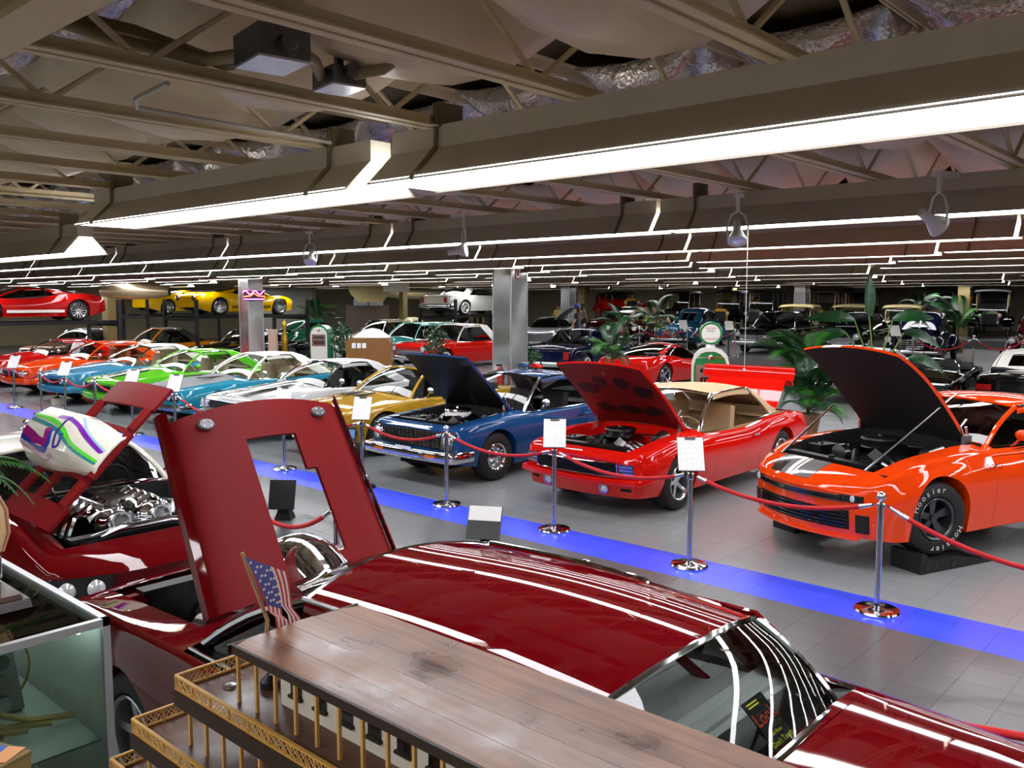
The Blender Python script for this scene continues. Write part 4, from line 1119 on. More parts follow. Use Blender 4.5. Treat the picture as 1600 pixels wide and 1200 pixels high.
def stanchion(p, label, sign=False, sign_label=None):
    e = thing('stanchion', label, 'stanchion', p, 0, 'chrome stanchions along the blue strip')
    link('base', SB, e); link('pole', SP, e)
    if not sign: link('finial', SF, e)
    else:
        b = MB(); b.lathe([(.026, .84), (.034, .85), (.034, .9), (.001, .905)], 16); b.build('cap', POLE, e)
        s = thing('sign_holder', sign_label, 'sign', (p[0], p[1], .905), R(38), 'white information sheets on stanchions')
        M = (R(56), 0, 0)
        b = MB(); b.box((0, 0, 0), (.25, .35, .008)); o = b.build('backing_board', BLACK, s, (0, .04, .17), M)
        b = MB(); b.box((0, .0, .007), (.243, .34, .004)); b.build('sheet', PRINT, o)
        b = MB(); b.box((0, .158, .012), (.10, .022, .012)); b.build('clip', BLACK, o)
        b = MB(); b.tube([(0, 0, .002), (0, .04, .15)], .012, 8); b.build('stem', BLACK, s)
def rope(a, c, label, sag=.13, z=.875):
    a, c = Vector((a[0], a[1], z)), Vector((c[0], c[1], z)); d = (c - a); d.normalize()
    a = a + d * .07; c = c - d * .07
    e = thing('rope_barrier', label, 'rope', a, 0, 'red velvet ropes'); pts = []
    for i in range(17):
        t = i / 16; q = a.lerp(c, t) - a; q.z -= sag * (1 - (2 * t - 1) ** 2); pts.append(q)
    b = MB(); b.tube(pts[1:-1], .019, 10); b.build('velvet', VELVET, e)
    for q in (0, 1):
        b = MB(); i0, i1 = (0, 1) if q == 0 else (15, 16); b.cyl(pts[i0], vl(pts[i0], pts[i1], 1.0) if False else pts[i1], .014 if q == 0 else .021, .021 if q == 0 else .014, 10); b.build('end_cap', CHROME, e)
SX = [(0.05, 7.15, 0, 'outside'), (-2.44, 7.17, 0, 'in front of the orange car'), (-4.22, 7.22, 1, 'left of the orange car'), (-6.0, 7.36, 1, 'in front of the red convertible'), (-7.74, 7.39, 0, 'in front of the blue car'), (-9.31, 7.32, 1, 'between the gold and blue cars')]
for px, py, k, w in ((442, 630, 1, 'in front of the gold car'), (272, 612, 1, 'in front of the silver car'), (205, 597, 1, 'in front of the teal car'), (147, 590, 0, 'in front of the green car'), (100, 578, 1, 'in front of the light blue car'), (62, 574, 0, 'in front of the orange coupe'), (20, 566, 1, 'at the far left of the strip')):
    q = at_y(px, py, 7.35); SX.append((q.x, 7.35, k, w))
SX.sort(key=lambda s: -s[0])
for i, (x, y, k, w) in enumerate(SX):
    if w == 'outside': continue
    stanchion((x, y, 0), ('chrome stanchion holding a sheet, ' if k else 'chrome stanchion with ball top, ') + w, k, 'white information sheet on a stanchion ' + w)
for i in range(len(SX) - 1):
    rope(SX[i][:2], SX[i + 1][:2], 'red velvet rope sagging between stanchions ' + (SX[i + 1][3] if i else 'at the right edge of the photo'), .13 if abs(SX[i][0] - SX[i + 1][0]) < 2.2 else .3)
# picture on easel, trophy, placard by the strip
e = thing('easel_picture', 'framed car picture on a small black easel before the gold car', 'picture', (-10.6, 8.0, 0), R(38))
b = MB(); b.box((0, 0, 0), (.36, .02, .40)); o = b.build('frame', BLACK, e, (0, 0, .42), (R(-14), 0, 0))
for z0, h, m_ in ((.10, .13, mat('print_sky', '#6fa6d8', .5)), (.02, .07, mat('print_trees', '#31462f', .5)), (-.08, .13, mat('print_cars', '#8c8f93', .5)), (-.155, .05, PAPER)):
    b = MB(); b.box((0, -.012, z0), (.32, .006, h)); b.build('print_band', m_, o)
b = MB(); b.box((.09, -.017, -.04), (.08, .004, .06)); b.build('print_car', P_RED, o)
b = MB(); b.box((-.06, -.017, -.03), (.13, .004, .06)); b.build('print_car', P_SILVER, o)
for x, y in ((-.16, -.04), (.16, -.04), (0, .2)):
    b = MB(); b.tube([(x, y, 0), (x * .3, .06, .62)], .01, 6); b.build('easel_leg', BLACK, e)
p = gnd(90, 632); e = thing('trophy', 'small gold trophy cup standing on the floor before the light blue car', 'trophy', (p.x, p.y, 0))
GOLDM = mat('trophy_gold', '#c7a13a', .25, 1.0)
b = MB(); b.box((0, 0, .08), (.26, .2, .16)); b.build('base', mat('trophy_base', '#cfc6b2', .4), e)
b = MB(); b.lathe([(.08, .16), (.03, .2), (.025, .36), (.06, .44), (.09, .52), (.1, .58), (.001, .56)], 18); b.build('cup', GOLDM, e)
for s in (-1, 1):
    b = MB(); b.tube([(s * .08, 0, .46), (s * .15, 0, .5), (s * .15, 0, .56), (s * .09, 0, .57)], .01, 6); b.build('handle', GOLDM, e)
p = gnd(773, 862); e = thing('floor_sign', 'low angled black and white placard standing by the strip', 'sign', (p.x, p.y - .15, 0), R(30))
b = MB(); b.box((0, 0, 0), (.34, .02, .34)); o = b.build('board', BLACK, e, (0, 0, .33), (R(-30), 0, 0)); b = MB(); b.box((0, -.013, .09), (.33, .006, .15)); b.build('sheet', PAPER, o)
b = MB(); b.box((0, .1, .1), (.2, .2, .2), taper=.3); b.build('stand', BLACK, e)
# ================================================================ foreground
P_CANDY = paint('candy_red', '#5e0309', .0, .3)
P_CANDY2 = mat('hood_inner_red', '#70050a', .6, 0, 0, spec=.2)
PEARL = mat('pearl_white', '#e9e4d6', .3, 0, .9)
SEATG = mat('pale_grey_vinyl', '#b9bdb8', .45, bump=.1, bscale=40)
# --- dark red coupe, roof right below the camera; it faces -X
NX0, NY0 = -4.25, 2.72
EN, IN = car('coupe_car', 'dark candy red coupe in the foreground with a cut out hood raised', 'car', (NX0, NY0, 0), R(-90), 'dark red show cars near the camera',
    L=4.98, W=1.84, H=1.335, body=P_CANDY, fa=.90, wb=2.85, cowl=.283, wt=.405, rt=.712, rb=.779, rw=.565, ccf=.70, cct=.60, hood0=.045, roofcrown=.075, beltk=.9,
    sh=[(0, .78), (.02, .86), (.1, .90), (.28, .93), (.5, .93), (.72, .955), (.88, .93), (.98, .88), (1, .82)], top=[(0, .79), (.02, .87), (.1, .93), (.28, 1.0), (.6, .98), (.79, .985), (.97, .92), (1, .84)],
    hood_open=58, bay=P_CANDY2, liner=P_CANDY2, engine='chrome', rim='five', rr=.22, tr=.34, interior=mat('charcoal_int', '#1d1f20', .6), seat=SEATG, sideglass=True, mirror=False, door=(.33, .62), fil=.05, rbow=.035)
for ch in [c for c in EN.children if c.name.startswith('hood_hinge')]: bpy.data.objects.remove(ch, do_unlink=True)
old = IN['ho']
for ch in list(old.children): bpy.data.objects.remove(ch, do_unlink=True)
piv = old.location.copy(); bpy.data.objects.remove(old, do_unlink=True)
def hood1():
    # the raised hood: a frame with a stepped opening; a runs across, b from hinge to front edge
    Wd, Ln = 1.20, 1.10
    def S(a, b):
        x = (.5 - a) * Wd * lerp(1.0, .93, b); z = .05 * math.sin(PI * a) + .035 * (1 - abs(2 * a - 1) ** 6) * 0
        if abs(2 * a - 1) > .90: z -= .045 * (abs(2 * a - 1) - .90) / .10
        return Vector((x, -b * Ln * (1 - .06 * abs(2 * a - 1) ** 2), z))
    A = [0, .03, .07, .14, .22, .30, .36, .42, .50, .58, .64, .70, .78, .86, .93, .97, 1]; B = [0, .08, .14, .25, .4, .52, .60, .66, .72, .80, .9, .96, 1]
    b = MB()
    for i in range(len(A) - 1):
        for j in range(len(B) - 1):
            a, c = (A[i] + A[i + 1]) / 2, (B[j] + B[j + 1]) / 2
            if .14 < c < .80 and .36 < a < .64: continue
            if .14 < c < .60 and .64 < a < .70: continue
            q = [S(A[i], B[j]), S(A[i + 1], B[j]), S(A[i + 1], B[j + 1]), S(A[i], B[j + 1])]
            b.quad(*q); b.quad(*[p + Vector((0, 0, -.025)) for p in reversed(q)])
            for (i2, j2, e0, e1) in ((i - 1, j, 3, 0), (i + 1, j, 1, 2), (i, j - 1, 0, 1), (i, j + 1, 2, 3)):
                out = not (0 <= i2 < len(A) - 1 and 0 <= j2 < len(B) - 1)
                if not out:
                    a2, c2 = (A[i2] + A[i2 + 1]) / 2, (B[j2] + B[j2 + 1]) / 2
                    out = (.14 < c2 < .80 and .36 < a2 < .64) or (.14 < c2 < .60 and .64 < a2 < .70)
                if out: b.quad(q[e0], q[e1], q[e1] + Vector((0, 0, -.025)), q[e0] + Vector((0, 0, -.025)))
    ho = b.build('hood', P_CANDY2, EN, piv, (-R(60), 0, 0), smooth=30)
    for s in (-1, 1):
        f = MB(); f.slab([[(s * (Wd / 2 - .012 - .05 * t), -Ln * t, .008 - .04 * (1 - t) * 0), (s * (Wd / 2 + .02 - .05 * t), -Ln * t, -.02), (s * (Wd / 2 + .025 - .05 * t), -Ln * t, -.06)] for t in [i / 8 for i in range(9)]], (0, 0, -.012)); f.build('side_flange', P_CANDY, ho)
        d = MB(); d.lathe([(.001, .012), (.035, .011), (.042, 0)], 16, Matrix.Translation((s * .36, -Ln * .9, .045)) @ Matrix.Diagonal((1.15, .8, 1, 1))); pl = d.build('hood_pin_plate', mat('pin_plate', '#6e6f72', .5, .6), ho)
        for a in range(4):
            e = MB(); e.ball((s * .36 + .026 * math.cos(a * PI / 2 + .7), -Ln * .9 + .018 * math.sin(a * PI / 2 + .7), .057), .005, 8); e.build('rivet', CHROME, pl)
hood1()
# chrome intake scoop on its engine
b = MB(); rows = []
for i in range(9):
    t = i / 8; w = lerp(.17, .21, t); h = .05 + .24 * math.sin(PI * (.12 + .76 * t)) ** .8; y = -.05 + .62 * (1 - t)
    rows.append([(w * math.cos(PI * k / 10) * (1.0 if k not in (0, 10) else 1), y, .98 + h * math.sin(PI * k / 10) ** .7) for k in range(11)])
b.slab(rows, (0, 0, -.012)); sc1 = b.build('intake_scoop', CHROME, EN)
b = MB(); b.box((0, .25, .90), (.34, .6, .18), taper=.8); b.build('blower', STEEL, EN)
# roll bar, tufted seat, sign in the rear window
for sx in (-1, 1):
    b = MB(); b.tube([(sx * .42, 2.05, 1.2), (sx * .45, 2.6, .9), (sx * .47, 2.95, .72)], .024, 10); b.build('roll_bar', P_CANDY, EN)
b = MB(); b.tube([(-.46, 1.98, .5), (-.46, 2.0, 1.12), (-.38, 2.0, 1.22), (.38, 2.0, 1.22), (.46, 2.0, 1.12), (.46, 1.98, .5)], .024, 10); b.build('roll_bar', P_CANDY, EN)
for i in range(6):
    b = MB(); b.box((0, 2.16 + .105 * i, .93 + .006 * i), (1.18, .1, .05), (R(3), 0, 0)); b.build('seat_roll', SEATG, EN)
_pt, _nn = Vector((-1.56, 2.9, 1.27)), Vector((.62, 0, .78)).normalized()          # the plane just inside the rear glass
_nn = Vector((.66, 0, .75)).normalized(); _d = ray(1216, 1143); _t = (_pt - _nn * .02 - _C).dot(_nn) / _d.dot(_nn)
e = thing('window_sign', 'black sign with red and yellow lettering inside the rear window', 'sign', _C + _d * _t + Vector((-.03, -.01, .028)), 0)
_upv = Vector((-_nn.z, 0, _nn.x)); _rv = Vector((0, 1, 0)); _q = Matrix((_rv, -_nn, _upv)).transposed().to_euler()
SG = MB(); SG.box((0, 0, 0), (.15, .004, .2)); so = SG.build('card', BLKMAT, e, (0, 0, .0), tuple(_q))
LOOKR = mat('sign_red_print', '#e2421f', .5); LOOKY = mat('sign_yellow_print', '#f2ee35', .5)
for txt, sz, z, m_ in (('Look', .072, .025, LOOKR), ('But Please', .018, -.036, LOOKY), ("Don't Touch", .029, -.068, LOOKY), ('Thank you for', .013, .085, LOOKY), ('not leaning', .013, .073, LOOKY)):
    if txt in ('Thank you for', 'not leaning'):
        t = MB(); t.box((-.02, 0, 0), (.075, .005, .002)); t.build('print_line', m_, so, (0, -.0035, z), (R(90), 0, 0)); continue
    t = text_mb(txt, sz, 0); t.build('lettering', m_, so, (0, -.0035, z), (R(90), 0, 0), smooth=0, merge=False)
# --- second dark red car nose to nose with it, side hinged painted hood; it faces +X
MX0, MY0 = -7.02, 3.02
EM, IM = car('show_car', 'dark candy red show car with a painted scoop hood tilted to the side', 'car', (MX0, MY0, 0), R(90), 'dark red show cars near the camera',
    L=4.6, W=1.86, H=1.30, body=P_CANDY, topmat=PEARL, pillar=PEARL, fa=.93, wb=2.5, cowl=.315, wt=.43, rt=.62, rb=.80, rw=.56, hood0=.07, side_open=44, bay=BLKMAT, engine=None, rim='five', sweep=.30, lean=-.06, fil=.07, upk=.12,
    sh=[(0, .60), (.02, .68), (.08, .78), (.2, .90), (.32, .92), (.5, .90), (.72, .93), (.9, .9), (1, .8)], top=[(0, .62), (.02, .70), (.08, .80), (.2, .90), (.32, .98), (.6, .96), (.8, .94), (1, .82)], mirror=True,
    front=[('pair', .42, .80, .44, .62, mat('plum_lens_cover', '#150609', .12, coat=1), 'headlight_cover', .012), ('panel', -.4, .4, .30, .44, BLKMAT, 'grille')])
for x in (-.70, -.53, .53, .70): 
    b = MB(); M = Matrix.Translation((x, IM['fy'](x, .53) - .02, .53)) @ Matrix.Rotation(R(90), 4, 'X'); b.lathe([(.001, .03), (.03, .028), (.055, .015), (.065, 0)], 20, M); b.build('headlight', LENS, EM)
old = IM['ho']; piv2 = old.location.copy(); rot2 = old.rotation_euler.copy()
for ch in list(old.children): bpy.data.objects.remove(ch, do_unlink=True)
bpy.data.objects.remove(old, do_unlink=True)
def hood2():
    # frame of the side hinged hood: a across from the hinge (0..1.32), b along the car (front -> cowl)
    y0, y1 = -.50, .42; Wd = 1.34
    H = bpy.data.objects.new('hood', None)
    fr = MB()
    def sheet(mb, a0, a1, b0, b1, h0=0, h1=0, n=6):
        mb.slab([[(a, lerp(b0, b1, i / n), lerp(h0, h1, (a - a0) / (a1 - a0)) + .03 * math.sin(PI * i / n)) for a in (a0, (a0 + a1) / 2, a1)] for i in range(n + 1)], (0, 0, -.025))
    sheet(fr, 0, .20, y0 - .05, y1); sheet(fr, Wd - .22, Wd, y0 - .02, y1)
    sheet(fr, .20, .42, y0, y0 + .12); sheet(fr, .20, .42, y1 - .10, y1); sheet(fr, .92, Wd - .22, y0, y0 + .10); sheet(fr, .92, Wd - .22, y1 - .10, y1)
    sheet(fr, .20, .42, -.02, .06)
    sheet(fr, .42, .46, y0, y1); sheet(fr, .88, .92, y0, y1); sheet(fr, .46, .88, y0 - .03, y0 + .06)
    ho = fr.build('hood', P_CANDY2, EM, piv2, rot2)
    # painted scoop pod
    ys = [y0 - .02, y0 + .10, y0 + .25, y0 + .5, y0 + .75, y1 + .06]
    hh = [.04, .13, .22, .27, .28, .28]
    prof = [(-.25, 0), (-.24, .35), (-.17, .85), (-.06, 1.0), (.06, 1.0), (.17, .85), (.24, .35), (.25, 0)]
    def pod(b_, k, off=0):
        h = pchip(list(zip(ys, hh)))(b_); wid_ = lerp(.72, 1.0, max(0, min(1, (b_ - y0) / .5)))
        return Vector((.67 + prof[k][0] * wid_, b_, h * prof[k][1] + off))
    def podf(b_, g, off=.0):                                   # g in 0..7
        k = min(6, int(g)); t = g - k; return pod(b_, k, off).lerp(pod(b_, k + 1, off), t)
    p = MB(); bs = [lerp(ys[0], ys[-1], i / 14) for i in range(15)]
    p.slab([[podf(v, g / 2) for g in range(15)] for v in bs], (0, 0, -.012)); pd = p.build('scoop_pod', PEARL, ho)
    def band(pts, w, m_, nm='painted_flame'):
        """pts: (b fraction, g) centre line of a painted stripe lying on the pod"""
        rows = []
        N = 24; fb = pchip([(i / (len(pts) - 1), q[0]) for i, q in enumerate(pts)]); fg = pchip([(i / (len(pts) - 1), q[1]) for i, q in enumerate(pts)])
        for i in range(N + 1):
            t = i / N; dt = .02
            db, dg = fb(min(1, t + dt)) - fb(max(0, t - dt)), (fg(min(1, t + dt)) - fg(max(0, t - dt))) / 7
            L_ = math.hypot(db, dg) or 1; nb, ng = -dg / L_, db / L_
            row = []
            for s in (-1, -.3, .3, 1):
                row.append(podf(lerp(ys[0], ys[-1], max(0, min(1, fb(t) + s * nb * w))), max(0.05, min(6.95, fg(t) + s * ng * w * 7)), .0035))
            rows.append(row)
        q = MB(); q.slab(rows, (0, 0, -.002)); q.build(nm, m_, pd)
    C_ = lambda n, c: mat('flame_' + n, c, .3, coat=.9)
    band([(1, 4.0), (.7, 3.9), (.45, 3.6), (.2, 2.6), (.02, 2.3)], .022, C_('green', '#5fdc33'))
    band([(1, 3.65), (.7, 3.5), (.45, 3.25), (.2, 2.35), (.02, 2.05)], .018, C_('teal', '#0f8289'))
    band([(1, 2.8), (.8, 2.5), (.62, 2.2), (.54, 2.5), (.58, 3.3)], .045, C_('magenta', '#a81d86'))
    band([(1, 2.35), (.8, 2.05), (.6, 1.75), (.49, 2.2), (.53, 3.2)], .024, C_('blue', '#2a3fb0'))
    band([(.62, 4.3), (.45, 4.4), (.3, 4.2), (.15, 3.6), (.03, 3.2)], .022, C_('purple', '#7b1fae'))
    band([(.47, 4.6), (.44, 3.0), (.40, 2.1), (.36, 2.4), (.37, 3.2)], .012, C_('indigo', '#3c1a9a'))
    band([(.36, 5.0), (.28, 4.6), (.15, 3.9), (.02, 3.5)], .012, C_('sky', '#9fc3e6'))
    band([(1, 1.9), (.8, 1.6), (.6, 1.3), (.45, 1.6)], .02, C_('pink', '#d8a6c6'))
    for s in (.3, 1.0):
        t = MB(); t.cyl((.3 * s + .1, y1 - .1, -.02), (.25 * s, y1 - .02, -.40), .012, n=8); t.build('hood_strut', CHROME, ho)
hood2()
# its polished engine
for k, (x, y) in enumerate(((-.16, -.28), (.16, -.28))):
    b = MB(); b.lathe([(.001, .16), (.09, .16), (.1, .12), (.12, .1), (.14, .02), (.13, -.1), (.07, -.14), (.001, -.14)], 22, Matrix.Translation((x, y, .80)) @ Matrix.Rotation(R(70), 4, 'X')); tb = b.build('turbo_housing', CHROME, EM)
    b = MB(); b.lathe([(.05, .16), (.06, .2), (.075, .2), (.07, .15)], 18, Matrix.Translation((x, y, .80)) @ Matrix.Rotation(R(70), 4, 'X')); b.build('inlet_ring', STEEL, tb)
b = MB(); b.box((0, .08, .68), (.56, .6, .34), taper=.85); b.build('engine_block', STEEL, EM)
for s in (-1, 1):
    b = MB(); b.box((s * .22, .08, .84), (.13, .55, .09), (0, s * R(20), 0), .8); b.build('valve_cover', CHROME, EM)
    for i in range(4):
        b = MB(); b.tube([(s * .1, -.12 + i * .13, .88), (s * .22, -.12 + i * .13, .95), (s * .36, -.1 + i * .13, .86), (s * .42, -.1 + i * .12, .7)], .03, 8); b.build('intake_runner', CHROME, EM)
b = MB(); b.box((0, .1, .93), (.2, .5, .07)); b.build('plenum', CHROME, EM)
b = MB(); b.tube([(-.5, -.45, .74), (-.2, -.5, .82), (.2, -.5, .82), (.5, -.45, .74)], .035, 10); b.build('charge_pipe', CHROME, EM)
b = MB(); b.tube([(.3, -.3, .8), (.45, -.1, .84), (.5, .2, .8)], .04, 10); b.build('charge_pipe', STEEL, EM)
b = MB(); b.box((0, .46, .94), (1.3, .1, .02)); b.build('cowl_vent', STEEL, EM)
for f0, f1, m_ in ((.74, .93, PEARL), (.80, .83, mat('flame_dkgreen', '#1b6b3a', .3, coat=.9)), (.865, .885, mat('flame_violet', '#7a3f86', .3, coat=.9))):
    hood_stripe(IM, EM, .35, 1.2, f0, f1, m_, 'fender_stripe', .004 + .002 * (m_ is not PEARL))
# ---------------------------------------------------------------- wooden steamboat model
OAK = mat('boat_trim_gold', '#b98a3c', .5)
WDARK = mat('boat_wood_dark', '#2a1a10', .55)
def wood(name, c1, c2, rough, sc):
    m = bpy.data.materials.new(name); m.use_nodes = True; nt = m.node_tree; b = nt.nodes['Principled BSDF']
    tc = nt.nodes.new('ShaderNodeTexCoord'); mp = nt.nodes.new('ShaderNodeMapping'); mp.inputs['Scale'].default_value = (1.2 * sc, 14 * sc, 14 * sc)
    nz = nt.nodes.new('ShaderNodeTexNoise'); nz.inputs['Scale'].default_value = 2.2; nz.inputs['Detail'].default_value = 8; nz.inputs['Roughness'].default_value = .65
    n2 = nt.nodes.new('ShaderNodeTexNoise'); n2.inputs['Scale'].default_value = 5; n2.inputs['Detail'].default_value = 4
    r = nt.nodes.new('ShaderNodeValToRGB'); r.color_ramp.elements[0].color = (*lin(c1), 1); r.color_ramp.elements[1].color = (*lin(c2), 1); r.color_ramp.elements[0].position = .35; r.color_ramp.elements[1].position = .7
    nt.links.new(tc.outputs['Object'], mp.inputs[0]); nt.links.new(mp.outputs[0], nz.inputs['Vector']); nt.links.new(tc.outputs['Object'], n2.inputs['Vector'])
    a = nt.nodes.new('ShaderNodeMath'); a.operation = 'ADD'; s = nt.nodes.new('ShaderNodeMath'); s.operation = 'MULTIPLY'; s.inputs[1].default_value = .5
    nt.links.new(nz.outputs['Fac'], a.inputs[0]); nt.links.new(n2.outputs['Fac'], a.inputs[1]); nt.links.new(a.outputs[0], s.inputs[0]); nt.links.new(s.outputs[0], r.inputs[0]); nt.links.new(r.outputs[0], b.inputs['Base Color'])
    rr = nt.nodes.new('ShaderNodeMapRange'); rr.inputs[1].default_value = .3; rr.inputs[2].default_value = .7; rr.inputs[3].default_value = rough - .1; rr.inputs[4].default_value = rough + .2
    nt.links.new(n2.outputs['Fac'], rr.inputs[0]); nt.links.new(rr.outputs[0], b.inputs['Roughness'])
    bp = nt.nodes.new('ShaderNodeBump'); bp.inputs['Strength'].default_value = .25; bp.inputs['Distance'].default_value = .004; nt.links.new(nz.outputs['Fac'], bp.inputs['Height']); nt.links.new(bp.outputs['Normal'], b.inputs['Normal'])
    MATS[name] = m; return m
ROOFW = wood('boat_roof_wood', '#47271a', '#9c6a4a', .3, 1.0)
DECKW = wood('boat_deck_wood', '#33201a', '#71482f', .4, 1.0)
BZ = 1.55
BX0, BX1 = -2.24, .25
BT = thing('model_steamboat', 'wooden model steamboat with stained plank roof and gold lattice railings', 'model boat', (0, 0, 0))
ny = 5
for j in range(ny):
    ya, yb = lerp(1.285, 1.74, j / ny), lerp(1.285, 1.74, (j + 1) / ny)
    bz = lambda y: BZ + .012 * (1 - ((y - 1.5) / .23) ** 2)
    b = MB(); b.slab([[(x, y, bz(y)) for x in (BX0 + .004 * (j % 2), -1.5, -.8, BX1)] for y in (ya + .0006, (ya + yb) / 2, yb - .0006)], (0, 0, -.016)); b.build('roof_plank', ROOFW, BT, smooth=20)
b = MB(); b.box(((BX0 + BX1) / 2, 1.279, BZ - .008), (BX1 - BX0, .01, .026)); b.build('roof_edge', WDARK, BT)
b = MB(); b.box((BX0 - .004, 1.5, BZ - .008), (.01, .47, .026)); b.build('roof_edge', WDARK, BT)
def deck(z, x0, y0, y1, nm):
    b = MB(); b.box(((x0 + BX1) / 2, (y0 + y1) / 2, z - .012), (BX1 - x0, y1 - y0, .024)); d_ = b.build(nm, DECKW, BT)
    b = MB(); b.box(((x0 + BX1) / 2, y0 - .004, z - .02), (BX1 - x0, .012, .045)); b.build('deck_edge', WDARK, BT)
    b = MB(); b.box((x0 - .004, (y0 + y1) / 2, z - .02), (.012, y1 - y0, .045)); b.build('deck_edge', WDARK, BT)
def rail_panel_mesh(w, h):
    b = MB()
    b.box((0, 0, h), (w, .010, .006)); b.box((0, 0, .006), (w, .006, .006)); b.box((-w / 2, 0, h / 2), (.005, .006, h))
    n = max(1, round(w / (h * .8)))
    for i in range(n):
        xa, xb = -w / 2 + w * i / n, -w / 2 + w * (i + 1) / n; xm = (xa + xb) / 2
        for q in (((xa, .01), (xb, h)), ((xa, h), (xb, .01)), ((xa, h / 2), (xm, h)), ((xm, h), (xb, h / 2)), ((xb, h / 2), (xm, .008)), ((xm, .008), (xa, h / 2))):
            b.cyl((q[0][0], 0, q[0][1]), (q[1][0], 0, q[1][1]), .0017, n=4, caps=False)
    return b.mesh('rail_panel', OAK, smooth=0)
RP = rail_panel_mesh(.1, .045)
def railing(z, x0, y0, y1):
    n = int((BX1 - x0) / .1)
    for i in range(n): link('rail_panel', RP, BT, (x0 + .05 + i * .1, y0, z))
    m = int((y1 - y0) / .1 + .5)
    for i in range(m): link('rail_panel', RP, BT, (x0, y0 + .05 + i * .1, z), (0, 0, R(90)))
D2 = (1.385, -2.43, 1.20, 1.80); D1 = (1.215, -2.60, 1.14, 1.86); D0 = (1.05, -2.72, 1.12, 1.88)
for k, (z, x0, y0, y1) in enumerate((D2, D1, D0)):
    deck(z, x0, y0, y1, 'deck'); railing(z, x0, y0, y1)
POSTM = MB(); POSTM.box((0, 0, .082), (.009, .009, .164)); POSTM = POSTM.mesh('post', mat('boat_post', '#c89a55', .5), smooth=0)
for (zt, x0, y0) in ((1.385, BX0 + .02, 1.285), (1.215, -2.40, 1.225), (1.05, -2.56, 1.17)):
    for i in range(24):
        x = x0 + i * .095
        if x < BX1 - .05: link('post', POSTM, BT, (x, y0, zt), (0, 0, 0))
CABW = mat('boat_cabin_white', '#c9c2b2', .6)
for (z, x0, y0, h) in ((1.385, -2.12, 1.36, .15), (1.215, -2.2, 1.36, .146), (1.05, -2.3, 1.34, .14)):
    b = MB(); b.box(((x0 + BX1) / 2, 1.52, z + h / 2), (BX1 - x0, 2 * (1.52 - y0), h)); cb = b.build('cabin', CABW if z > 1.3 else WDARK, BT)
    for i in range(18):
        x = x0 + .08 + i * .115
        if x > BX1 - .05: break
        q = MB(); q.box((x, y0 - .002, z + .085), (.05, .006, .075)); w_ = q.build('cabin_window', BLKGLOSS, BT)
        q = MB(); q.box((x, y0 - .006, z + .044), (.06, .012, .008)); q.build('window_sill', WDARK, BT)
b = MB(); b.box((-1.15, 1.5, .93), (2.9, .62, .2)); b.build('hull', WDARK, BT)
b = MB(); b.lathe([(.001, .012), (.018, .008), (.02, 0)], 12, Matrix.Translation((-2.33, 1.32, 1.386))); b.build('capstan', STEEL, BT)
b = MB(); b.lathe([(.03, 0), (.03, .02), (.012, .04), (.001, .04)], 12, Matrix.Translation((-2.24, 1.40, 1.386))); b.build('capstan', BLACK, BT)
TBL = thing('display_table', 'dark table carrying the model steamboat', 'table', (-1.15, 1.42, 0))
b = MB(); b.box((0, 0, .80), (3.1, .66, .05)); b.build('table_top', WDARK, TBL)
for sx in (-1, 1):
    for sy in (-1, 1):
        b = MB(); b.box((sx * 1.45, sy * .28, .388), (.07, .07, .775)); b.build('leg', WDARK, TBL)
# flag on a stick at the boat's stern
FL = thing('small_flag', 'small faded American flag on a crooked stick beside the boat roof', 'flag', (-2.262, 1.40, 1.385))
b = MB(); b.tube([(0, .02, .0), (-.005, .0, .1), (-.0, .01, .2), (-.012, -.06, .42)], .0065, 8); b.build('stick', mat('stick_wood', '#a5855c', .6), FL)
FR, FW, FB = mat('flag_red', '#b5333a', .7), mat('flag_white', '#d9d0c6', .7), mat('flag_blue', '#4a4c8c', .7)
def flagpt(s, t):
    """s along the stripes (0 hoist .. 1 fly, hanging), t across the stripes (0 top)"""
    # the cloth hangs: hoist on the stick, fly end falling toward the table
    x = .0 + .03 * math.sin(s * 5 + t * 2); yb = -.05 + .012 * s
    y = lerp(-.06, .19, t * .5 + s * .5) + (0 if s < .5 else .02); z = .41 - .36 * s - .07 * t
    return Vector((x, y, z))
cant = (.0, .44)
for i in range(13):
    t0, t1 = i / 13, (i + 1) / 13; s0 = .42 if i < 7 else 0
    b = MB(); b.slab([[flagpt(lerp(s0, 1, k / 8), t) for k in range(9)] for t in (t0, t1)], (.002, 0, 0)); b.build('stripe', FR if i % 2 == 0 else FW, FL, merge=False)
b = MB(); b.slab([[flagpt(.42 * k / 5, 7 / 13 * q / 3) for k in range(6)] for q in range(4)], (.003, 0, 0)); ca = b.build('canton', FB, FL)
for r in range(5):
    for c in range(5):
        p = flagpt(.42 * (c + .5 + .25 * (r % 2)) / 5.5, 7 / 13 * (r + .5) / 5); q = MB(); q.add([(p.x + .0048, p.y + .006 * math.sin(2 * PI * k / 10) * (1 if k % 2 == 0 else .45), p.z + .006 * math.cos(2 * PI * k / 10) * (1 if k % 2 == 0 else .45)) for k in range(10)], [tuple(range(10))]); q.build('star', FW, ca, smooth=0)
